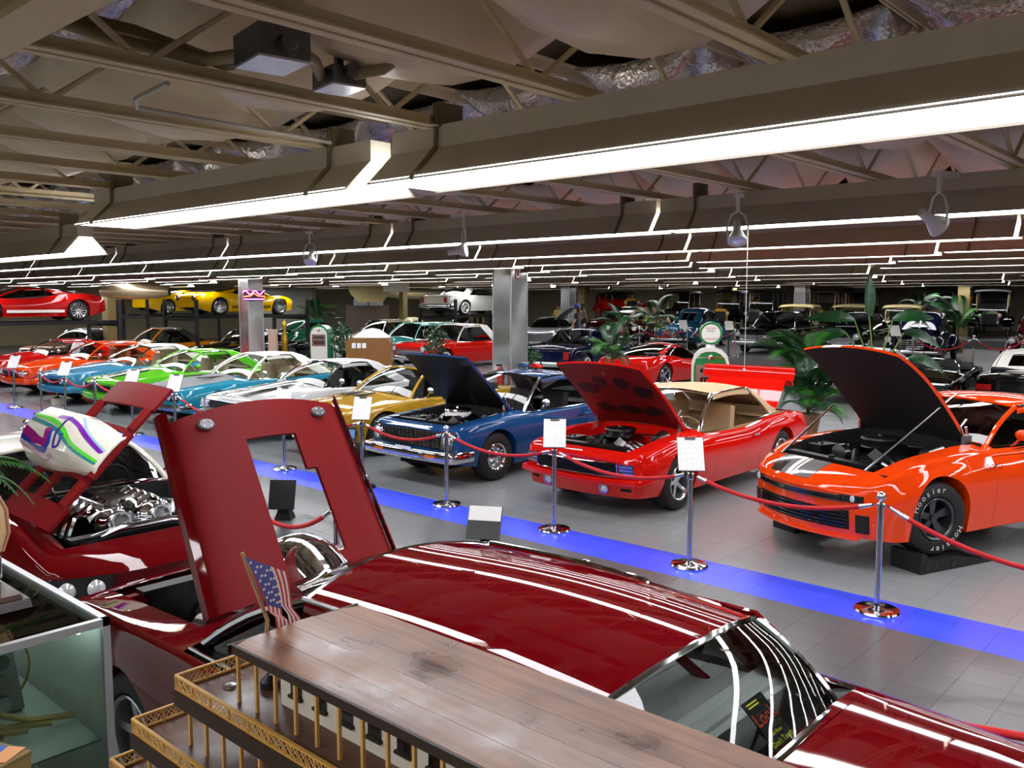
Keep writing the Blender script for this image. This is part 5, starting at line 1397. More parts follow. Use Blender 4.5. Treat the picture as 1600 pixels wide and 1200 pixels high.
# ---------------------------------------------------------------- glass display case at the left
CZ = 1.30; CX, CY = -3.41, 1.425
FRAME = mat('case_frame', '#c3c6c8', .35, .6)
DC = thing('display_case', 'glass display case with aluminium frame at the lower left', 'display case', (CX, CY, 0))
cl, cw = 1.9, 1.15
for (x, y) in ((0, 0), (-cl, 0), (0, -cw), (-cl, -cw)):
    b = MB(); b.box((x - math.copysign(.014, x + .1), y - math.copysign(.014, y + .1), CZ / 2), (.028, .028, CZ)); b.build('upright', FRAME, DC)
for (x, y, dx, dy) in ((-cl / 2, -.014, cl, .028), (-cl / 2, -cw + .014, cl, .028), (-.014, -cw / 2, .028, cw), (-cl + .014, -cw / 2, .028, cw)):
    for z in (CZ - .014, .36): 
        b = MB(); b.box((x, y, z), (dx, dy, .03)); b.build('rail', FRAME, DC)
CG = glass('case_glass', (.80, .86, .84)); 
b = MB(); b.box((-cl / 2, -cw / 2, CZ - .008), (cl - .05, cw - .05, .008)); b.build('top_pane', CG, DC)
b = MB(); b.box((-.010, -cw / 2, (CZ + .36) / 2), (.006, cw - .05, CZ - .36 - .04)); b.build('front_pane', CG, DC)
b = MB(); b.box((-cl / 2, -.010, (CZ + .36) / 2), (cl - .05, .006, CZ - .36 - .04)); b.build('side_panel', mat('case_back', '#c3cec8', .4, noise=.15), DC)
b = MB(); b.box((-cl / 2, -cw / 2, .19), (cl - .04, cw - .04, .34)); b.build('base_cabinet', mat('case_base', '#aab4b0', .5), DC)
b = MB(); b.box((-cl + .02, -cw / 2, (CZ + .36) / 2), (.012, cw - .06, CZ - .40)); b.build('back_board', mat('case_back', '#8e9a95', .4, noise=.15), DC)
b = MB(); b.box((-cl / 2, -cw / 2, .80), (cl - .08, cw - .08, .008)); b.build('shelf', mat('case_shelf', '#9aa6a1', .35), DC)
b = MB(); b.cyl((-cl + .1, -.09, CZ - .05), (-.08, -.09, CZ - .05), .013, n=10); b.build('case_lamp', mat('case_lamp_lit', '#ffffff', .4, emit='#f4fff8', estr=9), DC)
BRASS = mat('tube_brass', '#c9b27a', .18, .9)
for i in range(4):
    e = tag(thing('bent_pipe', 'bent bright metal pipe in the display case, %s from the left' % ordn[i].replace('nearest', 'first'), 'pipe', (CX - .32, CY - .60 + i * .09, .81), 0, 'bent pipes in the case'))
    b = MB(); b.tube([(0, 0, .36), (0, .0, .16), (.01, .02, .1), (.03, .12, .05), (.05, .28, .022)], .014, 8); b.build('pipe', BRASS, e)
    b = MB(); b.lathe([(.012, 0), (.019, .004), (.019, .014), (.012, .018)], 12, Matrix.Translation((0, 0, .355))); b.build('collar', CHROME, e)
e = thing('engine_part', 'grey cast engine part with ports in the display case', 'engine part', (CX - .6, CY - .30, .805))
b = MB(); b.box((0, 0, .20), (.14, .3, .38), taper=.7); b.build('casting', mat('cast_grey', '#7d8480', .5, .3), e)
for k in range(8):
    b = MB(); b.lathe([(.02, 0), (.034, 0), (.034, .03), (.02, .03)], 12, Matrix.Translation((.07, -.08 + .14 * (k % 2), .06 + .09 * (k // 2))) @ Matrix.Rotation(R(90), 4, 'Y')); b.build('port', STEEL, e)
b = MB(); b.tube([(.06, .18 * math.cos(a), .2 + .18 * math.sin(a)) for a in [R(-60 + 12 * k) for k in range(16)]], .005, 6); b.build('wire_hoop', BRASS, e)
# on the case
e = thing('wooden_plaque', 'dark glossy wooden trophy base on the display case', 'plaque', (-4.02, 1.12, CZ))
b = MB(); b.box((0, 0, .018), (.5, .30, .036), taper=.96); b.build('lower_tier', mat('plaque_wood', '#2a1512', .2, coat=.8), e)
b = MB(); b.box((0, 0, .044), (.44, .25, .016), taper=.96); b.build('upper_tier', mat('plaque_top', '#4d3a34', .2, coat=.8, noise=.3, scale=30), e)
e = thing('wooden_vessel', 'cut off wooden vessel with black foot on the wooden base', 'ornament', (-4.12, 1.19, CZ + .052))
b = MB(); b.lathe([(.001, 0), (.075, 0), (.08, .02), (.08, .09), (.06, .10)], 20); b.build('foot', BLKGLOSS, e)
b = MB(); b.lathe([(.05, .10), (.085, .12), (.11, .2), (.105, .3), (.07, .38), (.06, .38), (.095, .3), (.1, .2), (.075, .13)], 20); b.build('bowl', mat('vessel_wood', '#c7a37a', .5), e)
for k in range(6):
    a = k * PI / 3; b = MB(); b.tube([(.088 * math.cos(a), .088 * math.sin(a), .12), (.115 * math.cos(a), .115 * math.sin(a), .2), (.11 * math.cos(a), .11 * math.sin(a), .3), (.072 * math.cos(a), .072 * math.sin(a), .385)], .008, 6); b.build('rib', mat('vessel_rib', '#b88a6a', .5), e)
LEAF = mat('leaf_green', '#2f6b1c', .45, noise=.25, scale=6)
LEAFD = mat('leaf_dark', '#12401a', .4, noise=.25, scale=6)
def frond_mb(ln, wd, droop, n=16, lean=.9, rise=.55, lw=.10):
    """an arching frond along +X with paired leaflets"""
    b = MB(); pts = []
    for i in range(n + 1):
        t = i / n; pts.append(Vector((ln * math.sin(t * lean) / max(.1, lean) * 1.0, 0, ln * (rise * t - droop * t * t))))
    b.tube(pts, [.006 * (1 - .8 * i / n) + .0015 for i in range(n + 1)], 5)
    for i in range(2, n + 1):
        t = i / n; L_ = wd * math.sin(PI * (.12 + .85 * t)) ** .7
        tg = (pts[min(n, i + 1)] - pts[i - 1]).normalized()
        for s in (-1, 1):
            d = (Vector((0, s, 0)) * .82 + tg * .5).normalized(); p = pts[i]; nn = tg.cross(d).normalized() * s
            w = L_ * lw
            q = [p, p + d * L_ * .4 + tg * w - Vector((0, 0, .03 * L_)), p + d * L_ - Vector((0, 0, .25 * L_)), p + d * L_ * .4 - tg * w - Vector((0, 0, .03 * L_))]
            b.add(q, [(0, 1, 2, 3)])
    return b
e = thing('potted_fern', 'green fern hanging in from the left edge', 'plant', (-4.98, 1.25, CZ), 0)
b = MB(); b.lathe([(.001, 0), (.09, 0), (.13, .22), (.14, .24), (.12, .24), (.1, .2), (.001, .19)], 18); b.build('pot', mat('fern_pot', '#d8d5cc', .4), e)
fm = [frond_mb(.55, .06, .75, 26, 1.1).mesh('frond', LEAF, smooth=0), frond_mb(.45, .05, .95, 24, 1.2).mesh('frond', LEAF, smooth=0)]
for k in range(16): link('frond', fm[k % 2], e, (0, 0, .3), (random.uniform(-.2, .2), random.uniform(-.5, .1), k * 2 * PI / 16 + .2)).scale = (1.15, 1.15, 1.15)
b = MB(); b.cyl((0, 0, .2), (0, 0, .31), .03, .05, 10); b.build('crown', LEAFD, e)
# box and cards at the lower left corner
p = gnd(8, 1185, 1.30); e = thing('cardboard_box', 'tan box corner at the very lower left', 'box', (p.x, p.y - .09, 0), R(20))
b = MB(); b.box((0, 0, .66), (.22, .2, 1.32)); b.build('box_body', mat('box_tan', '#8a7343', .7), e); b = MB(); b.box((0, 0, 1.325), (.225, .205, .01)); b.build('lid', mat('box_lid', '#7d683c', .7), e)
e = thing('postcard', 'blue and orange card lying on the tan box', 'card', (p.x + .03, p.y - .02, 1.331), R(35))
b = MB(); b.box((-.03, 0, .001), (.05, .08, .002)); b.build('blue_half', mat('card_print_blue', '#2f5fb8', .5), e)
b = MB(); b.box((.02, 0, .001), (.05, .08, .002)); b.build('orange_half', mat('card_print_orange', '#d99a66', .5), e)
# ---------------------------------------------------------------- near rope line behind the dark red cars
NS = [(-12.2, 4.15, 'at left beyond the show car'), (-9.15, 4.1, 'behind the windshield of the show car'), (-7.1, 4.1, 'behind the painted hood'), (-5.55, 4.1, 'behind the raised cut out hood'), (-3.1, 4.1, 'beyond the dark red roof'), (.05, 4.1, 'outside')]
for i, (x, y, w) in enumerate(NS):
    if w != 'outside': stanchion((x, y, 0), 'chrome stanchion with ball top, ' + w, False)
    if i: rope(NS[i - 1][:2], (x, y), 'near side red velvet rope, ' + NS[i - 1][2], .24)
e = thing('floor_sign', 'black floor sign seen through the hood opening', 'sign', (-8.6, 5.6, 0), R(40))
b = MB(); b.box((0, 0, .3), (.3, .02, .34), (R(-20), 0, 0)); b.build('board', BLACK, e); b = MB(); b.box((0, .08, .09), (.2, .2, .18), taper=.4); b.build('stand', BLACK, e)
# ================================================================ the rows behind
def ahead(px, d, z=0.0): return far(px, d, z)
CREAM = paint('cream', '#d9cfa4'); P_TURQ = paint('turquoise', '#2f8f86'); P_TURQL = paint('turquoise_light', '#7fd0bf'); P_NAVY = paint('navy', '#11163a', .2); P_MAROON = paint('maroon', '#3a0a12', .2)
P_SLATE = paint('slate_blue', '#1f4f6e', .3); P_AMBER = paint('amber', '#d98212', .2); P_BROWN = paint('copper_brown', '#8a5a3e', .35); P_DKGREEN = paint('dark_green', '#0f4a33', .2); P_YELLOW = paint('yellow', '#f0bd00'); P_INK = paint('ink_blue', '#070920', .2)
LO = dict(lod=0, seams=False)
SED = dict(LO, L=5.1, W=1.98, H=1.5, fa=.95, wb=2.95, tr=.36, whitewall=True, rim='cap', cowl=.32, wt=.43, rt=.66, rb=.78, rw=.62,
    sh=[(0, .82), (.03, .90), (.2, .95), (.5, .95), (.8, .97), (.95, .95), (1, .85)], top=[(0, .84), (.03, .92), (.18, .98), (.33, 1.05), (.6, 1.04), (.79, 1.02), (.97, .93), (1, .86)],
    front=[('panel', -.7, .7, .5, .7, CHROME, 'grille'), ('bars', -.7, .7, .52, .7, 3, BLACK, .02), ('lamp', .76, .75, .1), ('bumper', .42, .18, .1, .95, CHROME, .4)],
    rear=[('pair', .7, .88, .6, .85, REDLENS, 'tail_lamp'), ('bumper', .45, .18, .1, .95, CHROME, .4)])
GT = dict(LO, L=4.64, W=1.95, H=1.12, fa=.95, wb=2.71, tr=.34, tw=.28, rr=.25, rim='gt', cowl=.27, wt=.46, rt=.58, rb=.80, rw=.52, ccf=.66, cct=.57, trim=BLKGLOSS, glass=GLASSD, mirror=False, hood0=.03, door=(.33, .60),
    sh=[(0, .52), (.02, .58), (.1, .70), (.2, .78), (.34, .74), (.5, .76), (.66, .88), (.8, .92), (.93, .86), (.98, .78), (1, .7)], top=[(0, .52), (.02, .58), (.1, .68), (.27, .78), (.6, .9), (.8, .92), (.97, .84), (1, .72)],
    bot=[(0, .2), (.1, .15), (.85, .15), (1, .32)], sweep=.4, upk=.2, fil=.09)
def bgcar(name, label, px, d, z, rzdeg, base=SED, **k):
    s = dict(base); s.update(k); p = ahead(px, d, z)
    return car(name, label, 'car', p, R(rzdeg), 'cars in the rows behind', **s)
bgcar('station_wagon', 'two tone turquoise station wagon with pale roof', 604, 34, 0, 0, body=P_TURQ, topmat=P_TURQL, pillar=P_TURQL, H=1.58, rt=.86, rb=.93, ccf=.90, cct=.83, trunk1=.985)
bgcar('sedan_car', 'red car with broad white roof right of the wagon', 668, 32, 0, 0, body=P_RED, topmat=VINYLW, pillar=VINYLW, H=1.58, rw=.66)
bgcar('coupe_car', 'navy coupe seen from behind with chrome framed wrap window', 940, 31.5, 0, 190, body=P_NAVY, H=1.5, rt=.60, rb=.72)
bgcar('sports_coupe', 'red wedge sports coupe with black windows beside the small palm', 1075, 27.5, 0, 180, GT, body=P_RED, H=1.2, rim='five', cowl=.34, wt=.48, rt=.6, rb=.86, ccf=.72, cct=.6, topmat=P_RED, pillar=BLKGLOSS, glass=glass('glass_black', (.04, .04, .045)))
bgcar('coupe_car', 'black coupe with chrome windshield beside the left plate column', 338, 32, 0, 8, DEF, **LO, body=P_BLACK, H=1.4, front=[('lamp', .7, .6, .08), ('bumper', .42, .12, .08, .86, CHROME, .3)])
bgcar('convertible_car', 'amber convertible with black soft top behind the orange coupe', 191, 32.5, 0, 0, DEF, **LO, body=P_AMBER, topmat=VINYLB, pillar=P_AMBER, style='soft', H=1.42, front=[('lamp', .7, .6, .08), ('bumper', .42, .12, .08, .86, CHROME, .3)])
bgcar('coupe_car', 'copper brown coupe with silver windshield frame at left', 82, 32.5, 0, 25, DEF, **LO, body=P_BROWN, topmat=mat('grey_top', '#5c5e62', .5), H=1.38, front=[('panel', -.7, .7, .5, .65, BLKMAT, 'grille'), ('lamp', .7, .6, .08), ('bumper', .42, .12, .08, .86, CHROME, .3)])
bgcar('sedan_car', 'cream roofed car left of the turquoise wagon', 556, 38, 0, 0, body=paint('pale_cream', '#e8dcb8'), topmat=paint('pale_cream', '#e8dcb8'), H=1.6)
bgcar('coupe_car', 'white car half hidden behind the tall leafy plant', 1322, 22, 0, 0, DEF, **LO, body=P_WHITE, topmat=P_WHITE, H=1.25, front=[('lamp', .7, .6, .08), ('bumper', .42, .12, .08, .86, CHROME, .3)])
bgcar('sports_coupe', 'black sports car with louvered fender beyond the orange car', 1440, 19.6, 0, 6, DEF, **LO, body=P_BLACK, L=4.6, H=1.18, rim='wire', style='open', front=[('bumper', .42, .09, .08, .84, CHROME, .3)])
bgcar('convertible_car', 'black convertible with white soft top at the right edge', 1645, 21.5, 0, 182, DEF, **LO, body=P_BLACK, topmat=VINYLW, style='soft', H=1.36, rw=.62, rear=[('pair', .5, .8, .55, .68, REDLENS, 'tail_lamp'), ('bumper', .42, .12, .08, .86, CHROME, .3)])
bgcar('sedan_car', 'black fifties car with wide chrome grille behind the pump', 1200, 33, .49, 5, body=P_BLACK, H=1.55)
bgcar('sedan_car', 'black fifties car with round headlights behind the big leaves', 1318, 31, .49, 5, body=P_BLACK, H=1.52)
bgcar('sedan_car', 'long car with cream roof beyond the navy coupe', 952, 42.5, .49, 0, body=P_MAROON, topmat=VINYLW, H=1.62)
E_s, I_s = bgcar('sports_coupe', 'bare steel coupe with raised gullwing door behind the column', 845, 38.5, .49, 20, GT, body=mat('bare_steel_panel', '#8f9295', .3, .9), H=1.2)
b = MB(); b.slab([[(.55 + .75 * t, .3 + s * 1.1, 1.15 + .55 * math.sin(t * 1.4)) for t in (0, .35, .7, 1)] for s in (0, .5, 1)], (0, 0, -.05)); b.build('gullwing_door', MATS['bare_steel_panel'], E_s)
# --- cars on four post lifts
def lift(p, rz, zt, label):
    e = thing('car_lift', label, 'lift', p, rz, 'four post lifts')
    for sx in (-1, 1):
        for y in (-1.1, 3.9):
            b = MB(); b.box((sx * 1.25, y, 1.15 + .1), (.12, .12, 2.5)); o = b.build('post', BLACK, e); b = MB(); b.box((sx * 1.25, y, .012), (.3, .3, .024)); b.build('foot_plate', BLACK, o)
        b = MB(); b.box((sx * .82, 1.4, zt - .06), (.5, 5.1, .11)); b.build('runway', BLKMAT, e)
    for y in (-1.1, 3.9):
        b = MB(); b.box((0, y, zt - .14), (2.5, .12, .14)); b.build('cross_beam', BLKMAT, e)
    b = MB(); b.box((1.25, -1.18, 1.75), (.22, .01, .3)); b.build('notice', PAPER, e)
pr = ahead(105, 30.0); p = (pr.x, pr.y - 2.71, 0); lift(p, 0, 1.8, 'black four post lift under the red supercar')
car('supercar', 'red mid engined supercar with white side stripe on a lift', 'car', (p[0], p[1], 1.8), 0, 'supercars on lifts', **dict(GT, body=P_RED2, pillar=P_RED2))
ER = bpy.data.objects[[o.name for o in bpy.data.objects if o.name.startswith('supercar')][0]]
b = MB(); b.box((.968, 1.36, .33), (.012, 1.75, .09)); b.build('side_stripe', WHITE, ER)
pr = ahead(418, 37); p = (pr.x, pr.y, 0); lift(p, R(180), 1.88, 'black four post lift under the yellow supercar')
EY, _ = car('supercar', 'yellow mid engined supercar with black sill stripes on a lift', 'car', (p[0], p[1], 1.88), R(180), 'supercars on lifts', **dict(GT, body=P_YELLOW, pillar=P_YELLOW, rear=[('lamp', .62, .68, .09, 'tail_lamp', REDLENS)]))
for z in (.30, .36):
    b = MB(); b.box((.968, 1.36, z), (.012, 1.75, .03)); b.build('side_stripe', BLKGLOSS, EY)
    b = MB(); b.box((-.968, 1.36, z), (.012, 1.75, .03)); b.build('side_stripe', BLKGLOSS, EY)
pr = ahead(330, 44); p = (pr.x, pr.y, 0); lift(p, R(180), 1.8, 'black lift half hidden under the second yellow car')
car('supercar', 'second yellow supercar in shade on a lift, farther back', 'car', (p[0], p[1], 1.8), R(180), 'supercars on lifts', **dict(GT, body=P_YELLOW, pillar=P_YELLOW))
pr = ahead(770, 45); p = (pr.x, pr.y, 0); lift(p, R(180), 1.74, 'black lift under the white car')
car('coupe_car', 'white fifties car with red tail lamps on a lift', 'car', (p[0], p[1], 1.74), R(180), 'cars on lifts', **dict(SED, body=P_WHITE, H=1.35, rw=.58))
# --- rounded forties cars
def forties(name, label, p, rz, body, top=None, L=4.9, Wd=1.85, H=1.62):
    e = thing(name, label, 'car', p, rz, 'rounded forties cars'); fa = .95; wb = 2.95
    sec = [(0.15, .30, .50, .80), (.3, .36, .40, .98), (1.0, .44, .36, 1.05), (1.6, .60, .34, 1.10), (1.75, .68, .34, 1.12), (3.7, .72, .34, 1.06), (4.3, .66, .36, .96), (4.7, .55, .42, .82), (4.88, .40, .48, .66)]
    b = MB(); rows = []
    f = [pchip([(s[0], s[k]) for s in sec]) for k in (1, 2, 3)]
    N = 30
    for i in range(N + 1):
        u = lerp(.15, 4.88, i / N) * L / 4.9; w, z0, z1 = (q(u * 4.9 / L) for q in f)
        row = []
        for k in range(15):
            a = PI * k / 14; ca, sa = math.cos(a), math.sin(a)
            row.append((w * math.copysign(abs(ca) ** .55, ca), u - fa, lerp(z0 + .05, z1, sa ** .6)))
        rows.append(row)
    b.grid(rows); b.add(rows[0], [tuple(range(15))]); b.add(rows[-1], [tuple(range(15))]); b.build('body', body, e, smooth=50)
    # greenhouse
    g = MB(); rows = []; gs = [(1.62, .62, 1.06), (1.95, .60, 1.36), (2.3, .58, H - .02), (2.8, .58, H), (3.3, .57, H - .05), (3.8, .52, H - .28), (4.2, .46, 1.05)]
    fw, fz = pchip([(s[0], s[1]) for s in gs]), pchip([(s[0], s[2]) for s in gs])
    def gp(u, k, n=14):
        a = PI * k / n; ca, sa = math.cos(a), math.sin(a); return Vector((fw(u) * math.copysign(abs(ca) ** .5, ca), u * L / 4.9 - fa, lerp(.98, max(.99, fz(u)), sa ** .55)))
    for i in range(21): rows.append([gp(lerp(1.62, 4.2, i / 20), k) for k in range(15)])
    g.grid(rows); g.build('cabin', top or body, e, smooth=50)
    gl = glass('glass_black', (.04, .04, .045))
    for s in (-1, 1):
        for (u0, u1) in ((2.02, 2.55), (2.65, 3.2), (3.28, 3.6)):
            q = MB(); rr_ = []
            for i in range(4):
                u = lerp(u0, u1, i / 3); r_ = []
                for t in (.12, .5, .88):
                    z = lerp(1.1, fz(u) - .13, t); w = fw(u) * (1.0 - .10 * ((z - 1.0) / (H - 1.0)) ** 2) + .012; r_.append((s * w, u * L / 4.9 - fa, z))
                rr_.append(r_)
            q.grid(rr_); q.build('side_window', BLKGLOSS, e)
    for s in (-1, 1):
        q = MB(); q.slab([[(s * lerp(.03, .50, i / 4), (lerp(1.70, 2.06, t) + .14 * (i / 4) ** 2) * L / 4.9 - fa - .035, lerp(1.14, H - .2, t)) for i in range(5)] for t in (0, .5, 1)], (0, .01, 0)); q.build('windshield', BLKGLOSS, e)
        q = MB(); q.tube([(s * lerp(.03, .50, i / 4), (1.70 + .14 * (i / 4) ** 2) * L / 4.9 - fa - .04, 1.13) for i in range(5)] + [(s * .5, 2.2 * L / 4.9 - fa - .04, H - .2)] + [(s * lerp(.5, .03, i / 4), (2.06 + .14 * (1 - i / 4) ** 2) * L / 4.9 - fa - .04, H - .19) for i in range(5)], .014, 6); q.build('windshield_frame', CHROME, e)
        for (u0, u1, x, w, zt) in ((.0, 2.0, .66, .24, .88), (3.1, 4.85, .68, .22, .86)):
            q = MB(); rr_ = []
            for i in range(17):
                t = i / 16; u = lerp(u0, u1, t); hgt = .30 + (zt - .30) * math.sin(PI * min(1, (t * .92 + .06))) ** .55; r_ = []
                for k in range(9):
                    a = PI * k / 8; r_.append((s * x + w * math.cos(a) * (math.sin(PI * min(1, t * .94 + .04)) ** .4), u * L / 4.9 - fa, .28 + (hgt - .28) * max(0, math.sin(a)) ** .7))
                rr_.append(r_)
            q.grid(rr_); q.build('fender', body, e, smooth=50)
        lampset(e, s * .62, .80, .1, lambda x, z: .10 - fa)
    for y in (0, wb):
        for s in (-1, 1): wheel(e, s * .76, y, .35, .35, .17, .2, 'cap', True)
    for i in range(5):
        q = MB(); q.slab([[(x, .02 + .14 * (x / .5) ** 2 - fa, z) for x in (-.42 + .02 * i, 0, .42 - .02 * i)] for z in (.5 + .065 * i, .53 + .065 * i)], (0, .14, 0)); q.build('grille_bar', CHROME, e)
    q = MB(); sweep(q, [(-.9, .2 - fa, .42), (-.8, -.04 - fa, .42), (0, -.12 - fa, .42), (.8, -.04 - fa, .42), (.9, .2 - fa, .42)], .13, .06); q.build('front_bumper', CHROME, e)
    q = MB(); sweep(q, [(-.85, L - .1 - fa, .45), (0, L + .05 - fa, .45), (.85, L - .1 - fa, .45)], .13, .06); q.build('rear_bumper', CHROME, e)
    q = MB(); q.tube([(0, lerp(.25, 1.6, i / 8) - fa, f[2](lerp(.25, 1.6, i / 8)) + .01) for i in range(9)], .014, 6); q.build('hood_trim', CHROME, e)
    q = MB(); q.box((0, L / 2 - fa, .33), (1.2, L - 1.0, .16)); q.build('chassis', UNDER, e)
    return e
forties('sedan_car', 'blue rounded forties sedan behind the round pump globe', ahead(1062, 36, .49), R(8), P_SLATE, L=5.0, H=1.66)
forties('convertible_car', 'maroon forties convertible with beige canvas top', ahead(985, 38, .49), R(8), P_MAROON, CANVAS, H=1.66)
forties('coupe_car', 'glossy ink blue forties coupe behind the second rope at right', ahead(1432, 27.5, .49), R(8), P_INK, L=5.0, H=1.62)
forties('coupe_car', 'dark green fastback car with white trimmed quarter window', ahead(525, 44, 0), R(185), P_DKGREEN, H=1.58)
forties('coupe_car', 'maroon forties car cut by the right edge', ahead(1625, 26.5, .49), R(8), P_MAROON, H=1.6)
forties('pickup_truck', 'small cream truck cab in front of the wood bodied wagon', ahead(615, 43, 0), R(20), CREAM, H=1.6, L=4.4)
ew = forties('wood_wagon', 'black wood bodied wagon in the back row', ahead(705, 49, 0), R(15), P_BLACK, VINYLB, H=1.75, L=5.0)
for s in (-1, 1):
    for (y, z, dy, dz) in ((1.1, 1.2, .05, .6), (1.75, 1.2, .05, .6), (2.4, 1.2, .05, .6), (1.75, .98, 1.4, .06), (1.75, 1.5, 1.4, .06)):
        b = MB(); b.box((s * .70, y, z), (.03, dy, dz)); b.build('wood_rail', mat('ash_wood', '#b98a45', .5), ew)
# --- brass era cars
SPOKE = mat('wood_spoke', '#c9b98a', .5)
AW = {}
def awheel(e, x, y, z, r, m_):
    k = m_.name
    if k not in AW:
        t = MB(); t.tube([(0, (r - .04) * math.cos(a), (r - .04) * math.sin(a)) for a in [2 * PI * i / 28 for i in range(28)]], .042, 8, closed=True)
        s = MB(); s.tube([(0, (r - .08) * math.cos(a), (r - .08) * math.sin(a)) for a in [2 * PI * i / 24 for i in range(24)]], .018, 6, closed=True); s.cyl((-.06, 0, 0), (.06, 0, 0), .05, n=12)
        for i in range(12):
            a = 2 * PI * i / 12; s.cyl((0, 0, 0), (0, (r - .08) * math.cos(a), (r - .08) * math.sin(a)), .014, n=5, caps=False)
        AW[k] = (t.mesh('tire', RUBBER), s.mesh('spoked_rim', m_))
    o = link('tire', AW[k][0], e, (x, y, z)); link('spoked_rim', AW[k][1], o)
def antique(label, p, rz, body, top, closed=False, rim=SPOKE, name='antique_car', brass=True, Ht=2.08):
    e = thing(name, label, 'antique car', p, rz, 'antique cars in the back'); r = .39
    MT = mat('lamp_brass', '#c79b3a', .25, 1.0) if brass else CHROME
    b = MB(); b.box((0, 1.25, .55), (.75, 3.3, .1)); b.build('chassis', UNDER, e)
    b = MB(); b.prism([(-.33, .62), (-.33, 1.05), (-.2, 1.16), (.2, 1.16), (.33, 1.05), (.33, .62)], 1, -.05, .95); b.build('hood', body, e)
    b = MB(); b.prism([(-.36, .55), (-.36, 1.08), (-.2, 1.2), (.2, 1.2), (.36, 1.08), (.36, .55)], 1, -.13, -.04); ra_ = b.build('radiator_shell', MT, e); b = MB(); b.box((0, -.135, .82), (.56, .01, .46)); b.build('radiator_core', BLACK, ra_)
    b = MB(); b.prism([(.95, .6), (.95, 1.12), (1.05, 1.16), (1.3, 1.0), (1.7, 1.0), (1.85, 1.3), (1.95, 1.3), (2.0, 1.02), (2.55, 1.02), (2.75, 1.36), (2.95, 1.36), (3.0, .9), (2.9, .6)], 0, -.62, .62); b.build('body_tub', body, e)
    for y in (1.55, 2.45):
        b = MB(); b.box((0, y, 1.04), (1.1, .5, .14)); b.box((0, y + .28, 1.28), (1.1, .12, .42), (R(-10), 0, 0)); b.build('seat', DKINT, e)
    for s in (-1, 1):
        for y in (0, 2.7): awheel(e, s * .68, y, r, r, rim)
        for (y0, y1) in ((-.5, .62), (2.2, 3.25)):
            b = MB(); yc = 0 if y0 < 0 else 2.7; b.slab([[(s * .55, yc + .52 * math.cos(a), r + .5 * math.sin(a)), (s * .82, yc + .52 * math.cos(a), r + .5 * math.sin(a))] for a in [R(10 + 15 * i) for i in range(12)]], (0, 0, .015)); b.build('fender', P_BLACK if body is not P_RED else body, e)
        b = MB(); b.box((s * .70, 1.35, .42), (.26, 1.7, .03)); b.build('running_board', P_BLACK, e)
        b = MB(); M = Matrix.Translation((s * .38, -.2, .98)) @ Matrix.Rotation(R(90), 4, 'X'); b.lathe([(.001, -.12), (.06, -.1), (.1, 0), (.11, .02)], 16, M); o = b.build('headlamp', MT, e); b = MB(); b.lathe([(.001, .03), (.1, .015)], 16, M); b.build('lens', LENS, o)
        for (y0, z0, y1) in ((1.0, 1.12, 1.05), (1.9, 1.3, 1.75), (2.85, 1.3, 2.75)):
            b = MB(); b.tube([(s * .60, y0, z0), (s * .62, y1, Ht - .06)], .014, 6); b.build('top_bow', SPOKE, e)
    b = MB(); b.tube([(-.58, 1.0, 1.14), (-.58, 1.04, 1.66), (.58, 1.04, 1.66), (.58, 1.0, 1.14)], .014, 6); b.build('windshield_frame', MT, e); b = MB(); b.quad((-.57, 1.0, 1.15), (.57, 1.0, 1.15), (.57, 1.04, 1.65), (-.57, 1.04, 1.65)); b.build('windshield', GLASS, e)
    b = MB(); rows = [[(x, y, Ht + .05 * (1 - (x / .72) ** 2) - dz - (.06 if abs(x) > .7 else 0)) for x in (-.72, -.68, -.35, 0, .35, .68, .72)] for y, dz in ((.85, .06), (1.1, .0), (1.9, -.02), (2.7, .0), (3.0, .1))]
    rows.append([(x, 3.08, Ht - .6) for x in (-.66, -.64, -.33, 0, .33, .64, .66)]); b.slab(rows, (0, 0, -.03)); b.build('canvas_top', top, e, smooth=60)
    b = MB(); b.tube([(.3 + .17 * math.cos(a), 1.35 + .06 * math.sin(a), 1.3 + .15 * math.sin(a)) for a in [2 * PI * i / 14 for i in range(14)]], .014, 5, closed=True); b.tube([(.3, 1.35, 1.3), (.3, 1.05, 1.0)], .015, 5); b.build('steering_wheel', BLACK, e)
    return e
TOPB = mat('black_canvas', '#1b1b1c', .75); TOPG = mat('grey_canvas', '#4d5052', .75); TOPW = mat('pale_canvas', '#a9aaa5', .75); TOPT = mat('cream_canvas', '#cfc08a', .75)
for px, d, z, rz, bd, tp, lb in ((1050, 46.4, .82, 12, P_BLACK, TOPB, 'antique car with black canvas top left of the olive column'), (1128, 45, .82, 10, P_NAVY, TOPG, 'antique car with grey canvas top right of the olive column'), (1180, 43.2, .82, 10, P_BLACK, TOPG, 'antique car with grey top left of the signed column'),
        (1278, 44, .82, 10, P_MAROON, mat('rose_canvas', '#8c6a6c', .7), 'maroon antique car with pale rose top'), (1335, 43, .82, 10, P_MAROON, TOPB, 'antique car with dark closed top behind the tall leaf'),
        (1462, 41, .82, 10, P_BLACK, TOPB, 'black antique car with black top left of the poster'), (1548, 38, .82, 10, P_BLACK, TOPB, 'black antique car with black top at the far right'), (1510, 43.6, .82, 10, P_BLACK, TOPG, 'far antique car with grey top below the poster'),
        (1236, 37.4, .49, 12, CREAM, TOPT, 'cream antique car with cream top behind the signed column'), (1322, 36.8, .49, 12, CREAM, TOPT, 'cream antique car left of the tall leaf stem'), (1405, 34.6, .49, 12, CREAM, TOPT, 'cream antique car with spare wheel behind the drooping leaf')):
    antique(lb, ahead(px, d, z), R(rz), bd, tp, brass=px in (1128, 1236, 1278), Ht=1.75 if tp is TOPT else 2.08)
